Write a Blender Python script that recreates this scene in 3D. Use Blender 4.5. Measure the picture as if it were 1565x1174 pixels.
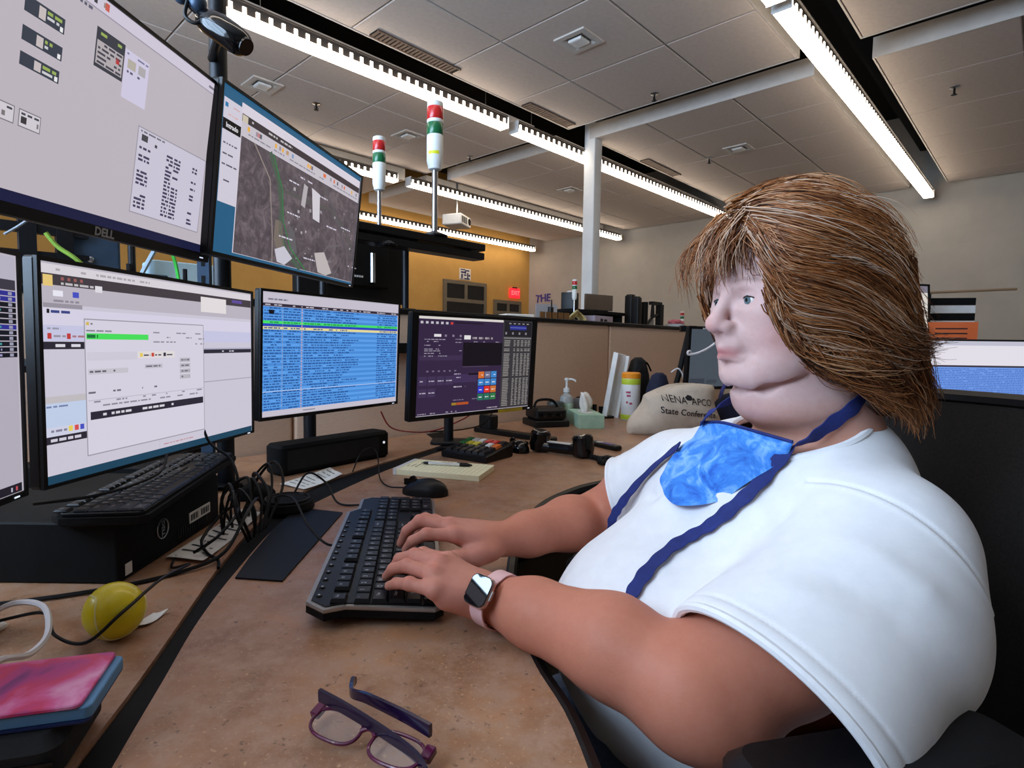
import bpy, bmesh, math, random
import numpy as np
from mathutils import Vector, Matrix, Euler, noise as mnoise

random.seed(7)
rng = np.random.default_rng(7)
for o in list(bpy.data.objects):
    bpy.data.objects.remove(o)
scene = bpy.context.scene
COL = scene.collection
pi = math.pi

# ---------------------------------------------------------------- camera, world, light, exposure
EXPO = 0.0
scene.view_settings.view_transform = 'Standard'
scene.view_settings.look = 'None'
scene.view_settings.gamma = 1.0
scene.view_settings.use_curve_mapping = False
scene.view_settings.exposure = EXPO

CAMZ = 1.10
PITCH, ROLL = math.radians(4.0), math.radians(0.7)
cam_d = bpy.data.cameras.new('camera')
cam_d.sensor_fit = 'HORIZONTAL'; cam_d.sensor_width = 36.0
cam_d.lens = 875.0 / 1565.0 * 36.0
cam_d.shift_x = (782.5 - 740.0) / 1565.0
cam_d.clip_start = 0.02
cam = bpy.data.objects.new('camera', cam_d); COL.objects.link(cam)
_f = Vector((0, math.cos(PITCH), -math.sin(PITCH))); _u = Vector((0, math.sin(PITCH), math.cos(PITCH))); _r = Vector((1, 0, 0))
_r2 = _r*math.cos(ROLL) + _u*math.sin(ROLL); _u2 = _u*math.cos(ROLL) - _r*math.sin(ROLL)
cam.matrix_world = Matrix(((_r2.x, _u2.x, -_f.x, 0), (_r2.y, _u2.y, -_f.y, 0), (_r2.z, _u2.z, -_f.z, CAMZ), (0, 0, 0, 1)))
scene.camera = cam

world = bpy.data.worlds.new('world'); scene.world = world
world.use_nodes = True
_bg = world.node_tree.nodes['Background']
_bg.inputs[0].default_value = (0.62, 0.78, 1.0, 1); _bg.inputs[1].default_value = 3.0

# the room's own axes: X runs along the lamp rows, Y across them; the camera looks along the diagonal
RA = math.radians(45.5)
def RM(X, Y, z=0.0):
    c, s = math.cos(RA), math.sin(RA)
    return Vector((X*c - Y*s, X*s + Y*c, z))
ROOM = Matrix.Rotation(RA, 4, 'Z')

def area_light(name, loc, direction, sx, sy, power, color):
    d = bpy.data.lights.new(name, 'AREA'); d.shape = 'RECTANGLE'; d.size = sx; d.size_y = sy
    d.energy = power; d.color = color
    o = bpy.data.objects.new(name, d); COL.objects.link(o)
    o.location = loc
    o.rotation_euler = Vector(direction).to_track_quat('-Z', 'Z').to_euler()
    return o
WALLX0, WALLX1, WALLY0, WALLY1, ROOF = -1.9, 9.85, -3.2, 8.32, 4.3
WIN_Y0, WIN_Y1, WIN_Z0, WIN_Z1 = 0.2, 3.8, 0.95, 3.05
area_light('window_daylight', RM(WALLX0-0.06, (WIN_Y0+WIN_Y1)/2, (WIN_Z0+WIN_Z1)/2), RM(1, 0, -0.05), WIN_Y1-WIN_Y0-0.1, WIN_Z1-WIN_Z0-0.1, 380.0, (0.54, 0.74, 1.0))
LAMP_E = 9.0

# ---------------------------------------------------------------- helpers
def lin(c):
    return tuple(((v/255.0)/12.92 if v/255.0 <= 0.04045 else ((v/255.0+0.055)/1.055)**2.4) for v in c[:3])

MATS = {}
def mat(name, c, rough=0.5, metal=0.0, c2=None, scale=20.0, bump=0.0, bscale=None, emit=None, estr=0.0, trans=0.0, sss=0.0,
        coat=0.0, detail=4.0, attr=None, stretch=None, spec=0.5, alpha=1.0, ior=1.45, sheen=0.0):
    """one procedural material: colour c (0..255 sRGB) mottled with c2, optional bump"""
    if name in MATS: return MATS[name]
    m = bpy.data.materials.new(name); m.use_nodes = True
    nt = m.node_tree; b = nt.nodes['Principled BSDF']
    b.inputs['Roughness'].default_value = rough; b.inputs['Metallic'].default_value = metal
    b.inputs['Specular IOR Level'].default_value = spec
    b.inputs['Base Color'].default_value = (*lin(c), 1)
    b.inputs['IOR'].default_value = ior
    if trans: b.inputs['Transmission Weight'].default_value = trans
    if coat: b.inputs['Coat Weight'].default_value = coat
    if sheen: b.inputs['Sheen Weight'].default_value = sheen
    if sss:
        b.inputs['Subsurface Weight'].default_value = sss; b.inputs['Subsurface Radius'].default_value = (0.012, 0.005, 0.003); b.inputs['Subsurface Scale'].default_value = 1.0
    if alpha < 1: b.inputs['Alpha'].default_value = alpha
    if emit is not None:
        b.inputs['Emission Color'].default_value = (*lin(emit), 1); b.inputs['Emission Strength'].default_value = estr
    tc = None
    def coord():
        nonlocal tc
        if tc is None:
            t = nt.nodes.new('ShaderNodeTexCoord'); mp = nt.nodes.new('ShaderNodeMapping')
            if stretch: mp.inputs['Scale'].default_value = stretch
            nt.links.new(t.outputs['Object'], mp.inputs['Vector']); tc = mp.outputs['Vector']
        return tc
    colout = None
    if attr:
        a = nt.nodes.new('ShaderNodeAttribute'); a.attribute_name = attr
        colout = a.outputs['Color']
    if c2 is not None:
        n = nt.nodes.new('ShaderNodeTexNoise'); n.inputs['Scale'].default_value = scale; n.inputs['Detail'].default_value = detail
        n.inputs['Roughness'].default_value = 0.62
        nt.links.new(coord(), n.inputs['Vector'])
        mx = nt.nodes.new('ShaderNodeMix'); mx.data_type = 'RGBA'
        rp = nt.nodes.new('ShaderNodeMapRange'); rp.inputs[1].default_value = 0.33; rp.inputs[2].default_value = 0.67
        nt.links.new(n.outputs['Fac'], rp.inputs[0]); nt.links.new(rp.outputs[0], mx.inputs[0])
        if colout is not None:
            mx.blend_type = 'MULTIPLY'; 
            nt.links.new(colout, mx.inputs[6]); mx.inputs[7].default_value = (*lin(c2), 1)
        else:
            mx.inputs[6].default_value = (*lin(c), 1); mx.inputs[7].default_value = (*lin(c2), 1)
        colout = mx.outputs[2]
    if colout is not None: nt.links.new(colout, b.inputs['Base Color'])
    if attr == 'ui':
        nt.links.new(colout, b.inputs['Emission Color']); b.inputs['Emission Strength'].default_value = estr
        for l in list(b.inputs['Base Color'].links): nt.links.remove(l)
        b.inputs['Base Color'].default_value = (0.004, 0.004, 0.004, 1)
    if bump:
        n2 = nt.nodes.new('ShaderNodeTexNoise'); n2.inputs['Scale'].default_value = bscale or scale*3; n2.inputs['Detail'].default_value = 3
        nt.links.new(coord(), n2.inputs['Vector'])
        bp = nt.nodes.new('ShaderNodeBump'); bp.inputs['Strength'].default_value = bump; bp.inputs['Distance'].default_value = 0.01
        nt.links.new(n2.outputs['Fac'], bp.inputs['Height']); nt.links.new(bp.outputs['Normal'], b.inputs['Normal'])
    MATS[name] = m
    return m

def tag(o, label=None, cat=None, group=None, kind=None):
    if label: o['label'] = label
    if cat: o['category'] = cat
    if group: o['group'] = group
    if kind: o['kind'] = kind
    return o

def empty(name, loc=(0, 0, 0), rz=0.0, label=None, cat=None, group=None, kind=None, matrix=None):
    o = bpy.data.objects.new(name, None); COL.objects.link(o); o.empty_display_size = 0.05
    if matrix is not None: o.matrix_world = matrix
    else:
        o.location = loc; o.rotation_euler = (0, 0, rz)
    return tag(o, label, cat, group, kind)

class MB:
    """collects shapes; build() links them as ONE mesh object"""
    def __init__(s): s.v = []; s.f = []; s.c = []; s.M = None
    def add(s, vs, fs, col=None, M=None):
        n = len(s.v)
        if M is None: M = s.M
        s.v += [tuple(M @ Vector(p)) for p in vs] if M is not None else [tuple(p) for p in vs]
        s.f += [tuple(i+n for i in f) for f in fs]
        s.c += [col or (1, 1, 1)]*len(vs)
        return s
    def box(s, x0, x1, y0, y1, z0, z1, M=None, col=None):
        vs = [(x0, y0, z0), (x1, y0, z0), (x1, y1, z0), (x0, y1, z0), (x0, y0, z1), (x1, y0, z1), (x1, y1, z1), (x0, y1, z1)]
        return s.add(vs, [(3, 2, 1, 0), (4, 5, 6, 7), (0, 1, 5, 4), (1, 2, 6, 5), (2, 3, 7, 6), (3, 0, 4, 7)], col, M)
    def rings(s, rings, M=None, cap0=True, cap1=True, closed=True, col=None):
        n = len(rings[0]); vs = [p for r in rings for p in r]; fs = []
        for i in range(len(rings)-1):
            for j in range(n if closed else n-1):
                k = (j+1) % n
                fs.append((i*n+j, i*n+k, (i+1)*n+k, (i+1)*n+j))
        if cap0: fs.append(tuple(reversed(range(n))))
        if cap1: fs.append(tuple((len(rings)-1)*n+j for j in range(n)))
        return s.add(vs, fs, col, M)
    def prism(s, outline, z0, z1, ch=0.0, M=None):
        """extrude a counter-clockwise outline from z0 to z1 with chamfered rims"""
        if ch <= 0: return s.rings([[(x, y, z0) for x, y in outline], [(x, y, z1) for x, y in outline]], M)
        ins = inset(outline, ch)
        return s.rings([[(x, y, z0) for x, y in ins], [(x, y, z0+ch) for x, y in outline],
                        [(x, y, z1-ch) for x, y in outline], [(x, y, z1) for x, y in ins]], M)
    def rbox(s, sx, sy, z0, z1, r=0.01, ch=0.003, M=None, cx=0, cy=0, seg=4):
        return s.prism(rrect(sx, sy, r, seg, cx, cy), z0, z1, ch, M)
    def cyl(s, a, b, r0, r1=None, n=16, M=None):
        return s.tube([a, b], [r0, r0 if r1 is None else r1], n, M)
    def lathe(s, prof, n=24, M=None):
        """profile of (radius, z) about the z axis"""
        return s.rings([[(max(r, 1e-5)*math.cos(2*pi*j/n), max(r, 1e-5)*math.sin(2*pi*j/n), z) for j in range(n)] for r, z in prof], M)
    def tube(s, path, r, n=8, M=None, cap=True, closed=False, flat=None):
        P = [Vector(p) for p in path]
        rs = r if isinstance(r, (list, tuple)) else [r]*len(P)
        rings_ = []; up = None
        for i, p in enumerate(P):
            t = (P[min(i+1, len(P)-1)] - P[max(i-1, 0)])
            if closed: t = P[(i+1) % len(P)] - P[i-1]
            if t.length < 1e-9: t = Vector((0, 0, 1))
            t.normalize()
            if up is None:
                up = Vector((0, 0, 1)) if abs(t.z) < 0.9 else Vector((1, 0, 0))
            u = (up - t*up.dot(t))
            if u.length < 1e-6: u = t.orthogonal()
            u.normalize(); w = t.cross(u); up = u
            fl = flat if flat else 1.0
            rings_.append([tuple(p + (w*math.cos(2*pi*j/n) + u*fl*math.sin(2*pi*j/n))*rs[i]) for j in range(n)])
        if closed:
            rings_.append(rings_[0]); return s.rings(rings_, M, False, False)
        return s.rings(rings_, M, cap, cap)
    def quad(s, a, b, c, d, col=None, M=None):
        return s.add([a, b, c, d], [(0, 1, 2, 3)], col, M)
    def build(s, name, m, parent=None, smooth=35, label=None, cat=None, group=None, kind=None, colattr=None, loc=None, M=None, flip=True):
        me = bpy.data.meshes.new(name); me.from_pydata(s.v, [], s.f); me.update()
        if colattr:
            a = me.color_attributes.new(colattr, 'FLOAT_COLOR', 'POINT')
            a.data.foreach_set('color', np.array([(*c, 1.0) for c in s.c], dtype=np.float32).ravel())
        elif flip:
            bm = bmesh.new(); bm.from_mesh(me); bmesh.ops.recalc_face_normals(bm, faces=bm.faces); bm.to_mesh(me); bm.free()
        if smooth:
            me.shade_smooth()
            me.set_sharp_from_angle(angle=math.radians(smooth))
        if m is not None: me.materials.append(m)
        return link(name, me, parent, label, cat, group, kind, loc, M)

def link(name, me, parent=None, label=None, cat=None, group=None, kind=None, loc=None, M=None):
    o = bpy.data.objects.new(name, me); COL.objects.link(o)
    if M is not None: o.matrix_world = M
    if loc is not None: o.location = loc
    if parent is not None: o.parent = parent
    return tag(o, label, cat, group, kind)

def rrect(sx, sy, r, seg=4, cx=0, cy=0):
    out = []
    r = min(r, sx/2-1e-5, sy/2-1e-5)
    for qx, qy, a0 in ((1, 1, 0), (-1, 1, 90), (-1, -1, 180), (1, -1, 270)):
        for k in range(seg+1):
            a = math.radians(a0 + 90*k/seg)
            out.append((cx + qx*(sx/2-r) + r*math.cos(a), cy + qy*(sy/2-r) + r*math.sin(a)))
    return out

def inset(poly, d):
    n = len(poly); out = []
    for i in range(n):
        p0, p1, p2 = Vector(poly[i-1]), Vector(poly[i]), Vector(poly[(i+1) % n])
        e1 = (p1-p0); e2 = (p2-p1)
        if e1.length < 1e-9 or e2.length < 1e-9: out.append(tuple(p1)); continue
        n1 = Vector((-e1.y, e1.x)).normalized(); n2 = Vector((-e2.y, e2.x)).normalized()
        m = n1+n2
        if m.length < 1e-6: m = n1
        m.normalize(); k = d/max(0.35, m.dot(n1))
        out.append(tuple(p1 + m*k))
    return out

def spline(pts, n=8):
    """Catmull-Rom through points"""
    P = [Vector(p) for p in pts]; out = []
    for i in range(len(P)-1):
        a, b, c, d = P[max(i-1, 0)], P[i], P[i+1], P[min(i+2, len(P)-1)]
        for k in range(n):
            t = k/n
            out.append(0.5*((2*b) + (c-a)*t + (2*a-5*b+4*c-d)*t*t + (3*b-a-3*c+d)*t**3))
    out.append(P[-1])
    return out

_tcache = {}
def text_geo(txt, size, bold=0.0, extr=0.0):
    key = (txt, size, bold, extr)
    if key in _tcache: return _tcache[key]
    cu = bpy.data.curves.new('t', 'FONT'); cu.body = txt; cu.size = size; cu.align_x = 'CENTER'; cu.align_y = 'CENTER'; cu.offset = bold; cu.extrude = extr
    cu.resolution_u = 3
    o = bpy.data.objects.new('t', cu); COL.objects.link(o)
    dg = bpy.context.evaluated_depsgraph_get(); e = o.evaluated_get(dg); me = e.to_mesh()
    vs = [tuple(v.co) for v in me.vertices]; fs = [tuple(p.vertices) for p in me.polygons]
    e.to_mesh_clear(); bpy.data.objects.remove(o); bpy.data.curves.remove(cu)
    _tcache[key] = (vs, fs)
    return vs, fs

def TR(x, y, z, rz=0.0, rx=0.0, ry=0.0):
    return Matrix.Translation((x, y, z)) @ Matrix.Rotation(rz, 4, 'Z') @ Matrix.Rotation(ry, 4, 'Y') @ Matrix.Rotation(rx, 4, 'X')

def copy_tree(o, parent=None):
    c = o.copy(); COL.objects.link(c)
    if parent is not None: c.parent = parent
    for ch in [x for x in bpy.data.objects if x.parent == o]:
        copy_tree(ch, c)
    return c

# ---------------------------------------------------------------- materials
M_black = mat('black_plastic', (11, 11, 13), 0.42, spec=.35, c2=(15, 15, 17), scale=60, bump=0.03, bscale=600)
M_gloss = mat('gloss_black_plastic', (10, 10, 12), 0.12, c2=(14, 14, 16), scale=10)
M_matte = mat('matte_black', (7, 7, 8), 0.7, spec=.25, c2=(11, 11, 12), scale=40)
M_dmetal = mat('dark_painted_metal', (18, 20, 25), 0.45, 0.3, c2=(14, 15, 19), scale=12)
M_steel = mat('brushed_steel', (200, 202, 206), 0.28, 1.0, c2=(170, 172, 178), scale=30, stretch=(1, 1, 0.05))
M_white = mat('white_plastic', (228, 228, 226), 0.4, c2=(218, 218, 216), scale=30)
M_paper = mat('white_paper', (232, 228, 220), 0.8, c2=(222, 216, 206), scale=30)
M_ink = mat('black_ink', (25, 24, 28), 0.7, c2=(32, 30, 34), scale=60)
M_lam = mat('brown_laminate', (150, 116, 86), 0.42, c2=(116, 86, 62), scale=9, detail=9, bump=0.03, bscale=160)
M_cable = mat('black_cable', (9, 9, 10), 0.45, spec=.35, c2=(13, 13, 14), scale=40)
M_slate = mat('slate_blue_metal', (62, 82, 104), 0.45, 0.3, c2=(52, 70, 92), scale=14)
# ---------------------------------------------------------------- the room
M_wy = mat('ochre_wall_paint', (206, 158, 84), 0.85, c2=(198, 150, 78), scale=3, bump=0.02, bscale=90)
M_ww = mat('white_wall_paint', (188, 180, 168), 0.85, c2=(180, 172, 160), scale=3, bump=0.02, bscale=90)
M_carpet = mat('grey_brown_carpet', (120, 108, 96), 0.95, c2=(90, 82, 74), scale=120, bump=0.3, bscale=400)
M_plenum = mat('black_plenum_paint', (9, 9, 10), 0.95, c2=(14, 14, 15), scale=6)
M_tile = mat('pale_ceiling_tile', (206, 194, 186), 0.9, c2=(198, 186, 178), scale=30, bump=0.04, bscale=300)
M_trimw = mat('pale_edge_trim', (206, 200, 194), 0.6, c2=(196, 190, 184), scale=8)
M_frame = mat('taupe_door_frame', (120, 108, 90), 0.5, c2=(112, 100, 82), scale=10)
M_dglass = mat('dark_glass', (20, 22, 24), 0.08, c2=(26, 28, 30), scale=2)
M_glass = mat('window_glass', (225, 235, 240), 0.02, c2=(220, 232, 238), scale=2, alpha=0.07)

def struct(mb, name, m, parent=None, **k):
    return mb.build(name, m, parent, kind='structure' if parent is None else None, M=ROOM if parent is None else None, **k)

struct(MB().box(WALLX0-0.15, WALLX1+0.15, WALLY0-0.15, WALLY1+0.15, -0.05, 0), 'floor', M_carpet, label='grey brown carpet floor of the dispatch room')
struct(MB().box(WALLX0-0.15, WALLX1+0.15, WALLY0-0.15, WALLY1+0.15, ROOF, ROOF+0.05), 'ceiling', M_plenum, label='black painted plenum above the hung ceiling panels')
struct(MB().box(WALLX0-0.15, WALLX1+0.15, WALLY1, WALLY1+0.15, 0, ROOF), 'wall_far', M_wy, label='ochre yellow far wall with dark windows')
struct(MB().box(WALLX1, WALLX1+0.15, WALLY0, WALLY1, 0, ROOF), 'wall_right', M_ww, label='off white wall behind the woman')
struct(MB().box(WALLX0-0.15, WALLX1+0.15, WALLY0-0.15, WALLY0, 0, ROOF), 'wall_near', M_ww, label='off white wall behind the camera')
struct(MB().box(WALLX0-0.15, WALLX0, WALLY0, WIN_Y0, 0, ROOF).box(WALLX0-0.15, WALLX0, WIN_Y1, WALLY1, 0, ROOF)
       .box(WALLX0-0.15, WALLX0, WIN_Y0, WIN_Y1, 0, WIN_Z0).box(WALLX0-0.15, WALLX0, WIN_Y0, WIN_Y1, WIN_Z1, ROOF), 'wall_left', M_ww, label='off white wall with the wide daylight window')
w = MB()
w.box(WALLX0-0.05, WALLX0+0.01, WIN_Y0, WIN_Y1, WIN_Z0, WIN_Z0+0.05).box(WALLX0-0.05, WALLX0+0.01, WIN_Y0, WIN_Y1, WIN_Z1-0.05, WIN_Z1)
for k in range(5):
    y = WIN_Y0 + (WIN_Y1-WIN_Y0-0.05)*k/4
    w.box(WALLX0-0.05, WALLX0+0.01, y, y+0.05, WIN_Z0+0.05, WIN_Z1-0.05)
w1 = struct(w, 'window_1', M_frame, label='wide daylight window in the left wall')
for k in range(4):
    y = WIN_Y0 + (WIN_Y1-WIN_Y0-0.05)*k/4
    MB().box(WALLX0-0.03, WALLX0-0.024, y+0.05, y+(WIN_Y1-WIN_Y0-0.05)/4, WIN_Z0+0.05, WIN_Z1-0.05).build('pane', M_glass, w1)

# hung ceiling panels: each panel a raft of tiles with a folded edge, black gaps between the rafts
CZ = 3.3
_tiles = {}
def tile_mesh(sx, sy):
    k = (round(sx, 3), round(sy, 3))
    if k not in _tiles:
        m = MB(); g = 0.005; c = 0.006
        o = [(g, g), (sx-g, g), (sx-g, sy-g), (g, sy-g)]
        i = [(g+c, g+c), (sx-g-c, g+c), (sx-g-c, sy-g-c), (g+c, sy-g-c)]
        m.rings([[(x, y, 0.02) for x, y in o], [(x, y, 0.006) for x, y in o], [(x, y, 0) for x, y in i]])
        ob = m.build('tile', M_tile, None, smooth=0); me = ob.data; bpy.data.objects.remove(ob)
        _tiles[k] = me
    return _tiles[k]
def cuts(a, b, base, step):
    first = base + math.ceil((a-base+0.12)/step)*step
    out = [a]
    x = first
    while x < b-0.12: out.append(x); x += step
    return out + [b]
XA = cuts(-1.75, 4.87, 3.16, 0.85); XB = [5.27, 5.9, 6.75, 7.6, 8.45, 9.3, 9.72]
rows = [(cuts(-2.9, 1.07, -2.3, 0.85), 'over the white wall side'), ([1.49, 2.13, 2.98, 3.62], 'above the desk'), ([4.10, 4.60, 5.40, 5.90], 'past the first lamp row'), ([6.36, 7.0, 7.75], 'beside the ochre wall')]
for ri, (ys, where) in enumerate(rows):
    for xi, xs in enumerate((XA, XB)):
        m = MB(); x0, x1, y0, y1 = xs[0], xs[-1], ys[0], ys[-1]; t = 0.012; zt = CZ+0.15
        m.box(x0-t, x1+t, y0-t, y0, CZ-0.002, zt).box(x0-t, x1+t, y1, y1+t, CZ-0.002, zt).box(x0-t, x0, y0, y1, CZ-0.002, zt).box(x1, x1+t, y0, y1, CZ-0.002, zt)
        m.box(x0, x1, y0, y1, CZ+0.021, CZ+0.03)
        cl = struct(m, 'ceiling_panel', M_trimw, label='hung ceiling panel of square tiles %s, %s' % (where, ('near half', 'far half')[xi]))
        for i in range(len(xs)-1):
            for j in range(len(ys)-1):
                tl = link('tile', tile_mesh(xs[i+1]-xs[i], ys[j+1]-ys[j]), cl); tl.location = (xs[i], ys[j], CZ)
# dark ducts seen in the gaps
for k, y in enumerate((1.28, 3.86, 6.13)):
    MB().box(-1.8, 9.7, y-0.10, y+0.10, 3.75, 3.95).build('trim_%d' % (k+1), M_plenum, kind='structure', M=ROOM, label='black duct above the ceiling gap')

# steel column
MB().rbox(0.14, 0.14, 0, 3.8, 0.012, 0.002, M=Matrix.Translation((5.33, 3.63, 0))).build('column', mat('white_column_paint', (222, 222, 220), 0.5, c2=(214, 214, 212), scale=5), M=ROOM, kind='structure', label='slim white steel column behind the partition')

# ---------------------------------------------------------------- linear pendant lamps
M_lens = mat('lamp_lens', (255, 255, 255), 0.5, c2=(250, 250, 250), scale=4, emit=(255, 238, 216), estr=LAMP_E)
M_lamph = mat('lamp_housing', (70, 64, 60), 0.5, c2=(62, 56, 52), scale=6)
LZ = 3.1
def pendant(X0, X1, Y, label):
    r = empty('pendant_lamp', label=label, cat='lamp', group='linear pendant lamps', matrix=ROOM @ Matrix.Translation((X0, Y, LZ)))
    L = X1-X0
    MB().box(0, L, -0.04, 0.04, 0.035, 0.10).box(0, L, -0.055, 0.055, 0.10, 0.108).build('housing', M_lamph, r, smooth=0)
    MB().prism([(0, -0.055), (L, -0.055), (L, 0.055), (0, 0.055)], 0, 0.034, 0.008).build('lens', M_lens, r, smooth=0)
    m = MB(); n = int(L/0.085)
    for i in range(n):
        x = (i+0.5)*L/n
        for s in (-1, 1):
            m.box(x-0.012, x+0.012, s*0.0405 - 0.004, s*0.0405 + 0.004, 0.034, 0.078)
    m.build('louver', M_lens, r, smooth=0, kind='stuff')
    for x in (-0.006, L): MB().box(x, x+0.006, -0.057, 0.057, -0.002, 0.11).build('end_cap', M_white, r, smooth=0)
    for x in (0.25, L-0.25): MB().cyl((x, 0, 0.105), (x, 0, 0.9), 0.0025, n=6).build('hanger', M_steel, r)
    return r
pendant(-1.6, 1.35, 3.74, 'lit linear pendant lamp in the first row, nearest the upper screens')
pendant(1.46, 4.03, 3.74, 'longest looking lit linear pendant lamp, above the signal towers')
pendant(4.17, 9.35, 3.74, 'lit linear pendant lamp passing behind the white column')
pendant(1.2, 4.42, 5.94, 'lit linear pendant lamp ending behind the smaller signal tower')
pendant(4.62, 9.65, 5.94, 'lit linear pendant lamp running above the projector')
pendant(3.9, 9.62, 8.02, 'lit linear pendant lamp along the ochre wall')
pendant(-1.6, 3.66, 1.25, 'lit linear pendant lamp whose tip shows at the top edge')
pendant(3.76, 9.62, 1.25, 'bright lit linear pendant lamp above the woman, at top right')

# ---------------------------------------------------------------- things on the ceiling
M_grille = mat('brown_slot_grille', (110, 88, 74), 0.6, c2=(96, 76, 64), scale=10)
def diffuser(X, Y, label):
    r = empty('ceiling_diffuser', label=label, cat='vent', group='square ceiling diffusers', matrix=ROOM @ Matrix.Translation((X, Y, CZ)))
    m = MB(); a, b = 0.13, 0.09
    q = lambda s, z: [(-s, -s, z), (s, -s, z), (s, s, z), (-s, s, z)]
    m.rings([q(a, 0.0), q(a, -0.012), q(b, -0.012), q(b*0.75, 0.0)], None, False, True)
    m.build('flange', M_trimw, r, smooth=0)
    MB().rings([q(0.055, -0.004), q(0.055, -0.02), q(0.045, -0.024)]).build('baffle', M_white, r, smooth=0)
diffuser(3.53, 2.55, 'square ceiling diffuser in the tiles right above the taller signal tower')
diffuser(2.27, 4.95, 'square ceiling diffuser just right of the black camera post')
diffuser(3.87, 4.98, 'square ceiling diffuser above and between the two signal towers')
diffuser(6.61, 2.58, 'square ceiling diffuser above the woman\'s forehead')
diffuser(6.75, 4.98, 'square ceiling diffuser left of the white column')
def sprinkler(X, Y, label):
    r = empty('sprinkler_head', label=label, cat='sprinkler', group='ceiling sprinklers', matrix=ROOM @ Matrix.Translation((X, Y, CZ)))
    MB().lathe([(0.035, 0.0), (0.035, -0.006), (0.014, -0.012)], 16).build('escutcheon', M_steel, r)
    m = MB().cyl((0, 0, -0.006), (0, 0, -0.06), 0.008, n=8)
    m.tube([(0.008, 0, -0.03), (0.02, 0, -0.045), (0.008, 0, -0.065)], 0.003, 6).tube([(-0.008, 0, -0.03), (-0.02, 0, -0.045), (-0.008, 0, -0.065)], 0.003, 6)
    m.lathe([(0.0, -0.068), (0.022, -0.066), (0.022, -0.063), (0.0, -0.06)], 12)
    m.build('frame', M_dmetal, r)
sprinkler(4.70, 2.58, 'sprinkler head in the tiles above the woman')
sprinkler(2.78, 4.95, 'sprinkler head above the map screen')
sprinkler(4.78, 4.98, 'sprinkler head right of the taller signal tower')
sprinkler(6.70, 2.95, 'sprinkler head just left of the diffuser over the woman')
sprinkler(6.29, 0.69, 'sprinkler head at the far right edge of the ceiling')
def slot(X0, X1, Y, label):
    r = empty('slot_grille', label=label, cat='vent', group='slot grilles at the panel edge', matrix=ROOM @ Matrix.Translation((X0, Y, CZ)))
    MB().box(0, X1-X0, -0.05, 0.05, -0.006, -0.001).build('backing', M_matte, r, smooth=0)
    m = MB(); n = int((X1-X0)/0.035)
    for i in range(n): m.box((i+0.2)*0.035, (i+0.75)*0.035, -0.045, 0.045, -0.012, -0.004)
    m.box(0, X1-X0, -0.055, -0.045, -0.014, -0.002).box(0, X1-X0, 0.045, 0.055, -0.014, -0.002)
    m.build('louver', M_grille, r, smooth=0, kind='stuff')
slot(2.44, 3.24, 3.54, 'brown slot grille at the panel edge, nearest of the three')
slot(4.1, 4.8, 3.54, 'brown slot grille at the panel edge, left of the white column')
slot(6.25, 7.1, 3.54, 'brown slot grille at the panel edge, right of the white column')
# projector
r = empty('projector', label='small white projector hanging on a ceiling pole', cat='projector', matrix=ROOM @ TR(5.72, 6.22, 2.79, math.radians(25)))
MB().rbox(0.40, 0.30, 0, 0.15, 0.03, 0.012).build('body', M_white, r)
MB().cyl((0.12, -0.155, 0.08), (0.12, -0.145, 0.08), 0.05, n=20).build('lens', M_gloss, r)
m = MB()
for i in range(6): m.box(-0.17+i*0.035, -0.15+i*0.035, -0.153, -0.149, 0.03, 0.12)
m.build('vent', M_matte, r, smooth=0, kind='stuff')
MB().cyl((0, 0, 0.14), (0, 0, 1.0), 0.016, n=12).build('pole', M_steel, r)
MB().box(-0.06, 0.06, -0.06, 0.06, 0.15, 0.165).build('mount_plate', M_black, r, smooth=0)

# ---------------------------------------------------------------- far wall: dark windows, sign, exit light
def dark_window(n, X0, X1, z1, mid, label, cross):
    m = MB(); y = WALLY1; f = 0.07
    m.box(X0, X0+f, y-0.05, y, 0, z1).box(X1-f, X1, y-0.05, y, 0, z1).box(X0+f, X1-f, y-0.05, y, z1-f, z1).box(X0+f, X1-f, y-0.05, y, mid-f, mid)
    m.box((X0+X1)/2-f/2, (X0+X1)/2+f/2, y-0.05, y, mid, z1-f)
    o = struct(m, 'window_%d' % n, M_frame, label=label, smooth=0)
    g = [(X0+f, (X0+X1)/2-f/2, mid, z1-f), ((X0+X1)/2+f/2, X1-f, mid, z1-f), (X0+f, X1-f, 0.05, mid-f)]
    for a, b, c, d in g: MB().box(a, b, y-0.03, y-0.02, c, d).build('pane', M_dglass, o, smooth=0)
dark_window(2, 7.30, 8.46, 2.33, 1.98, 'taupe framed dark window with two upper panes in the ochre wall', True)
dark_window(3, 8.70, 9.55, 2.03, 1.80, 'lower taupe framed dark window beside the corner', True)
s = empty('wall_sign', label='small square white sign with dark blue hash marks on the ochre wall', cat='sign', matrix=ROOM @ Matrix.Translation((7.88, WALLY1-0.004, 2.47)))
MB().box(-0.15, 0.15, -0.012, 0.004, -0.11, 0.11).build('board', M_paper, s, smooth=0)
m = MB()
for a, b, c, d in ((-.12, -.02, .02, .05), (.0, .11, .06, .085), (-.11, -.07, -.08, .0), (-.04, .03, -.03, -.005), (.05, .08, -.09, .03), (-.13, .0, .075, .095), (-.03, .12, -.1, -.075), (.09, .13, -.04, .0), (-.02, .02, .01, .06), (-.13, -.05, -.1, -.088)):
    m.box(a, b, -0.0145, -0.012, c, d)
m.build('marks', mat('navy_print', (40, 40, 90), 0.7, c2=(34, 34, 80), scale=20), s, smooth=0)
e = empty('exit_sign', label='glowing red exit sign on the ochre wall near the corner', cat='sign', matrix=ROOM @ Matrix.Translation((9.34, WALLY1-0.03, 2.2)))
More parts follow.
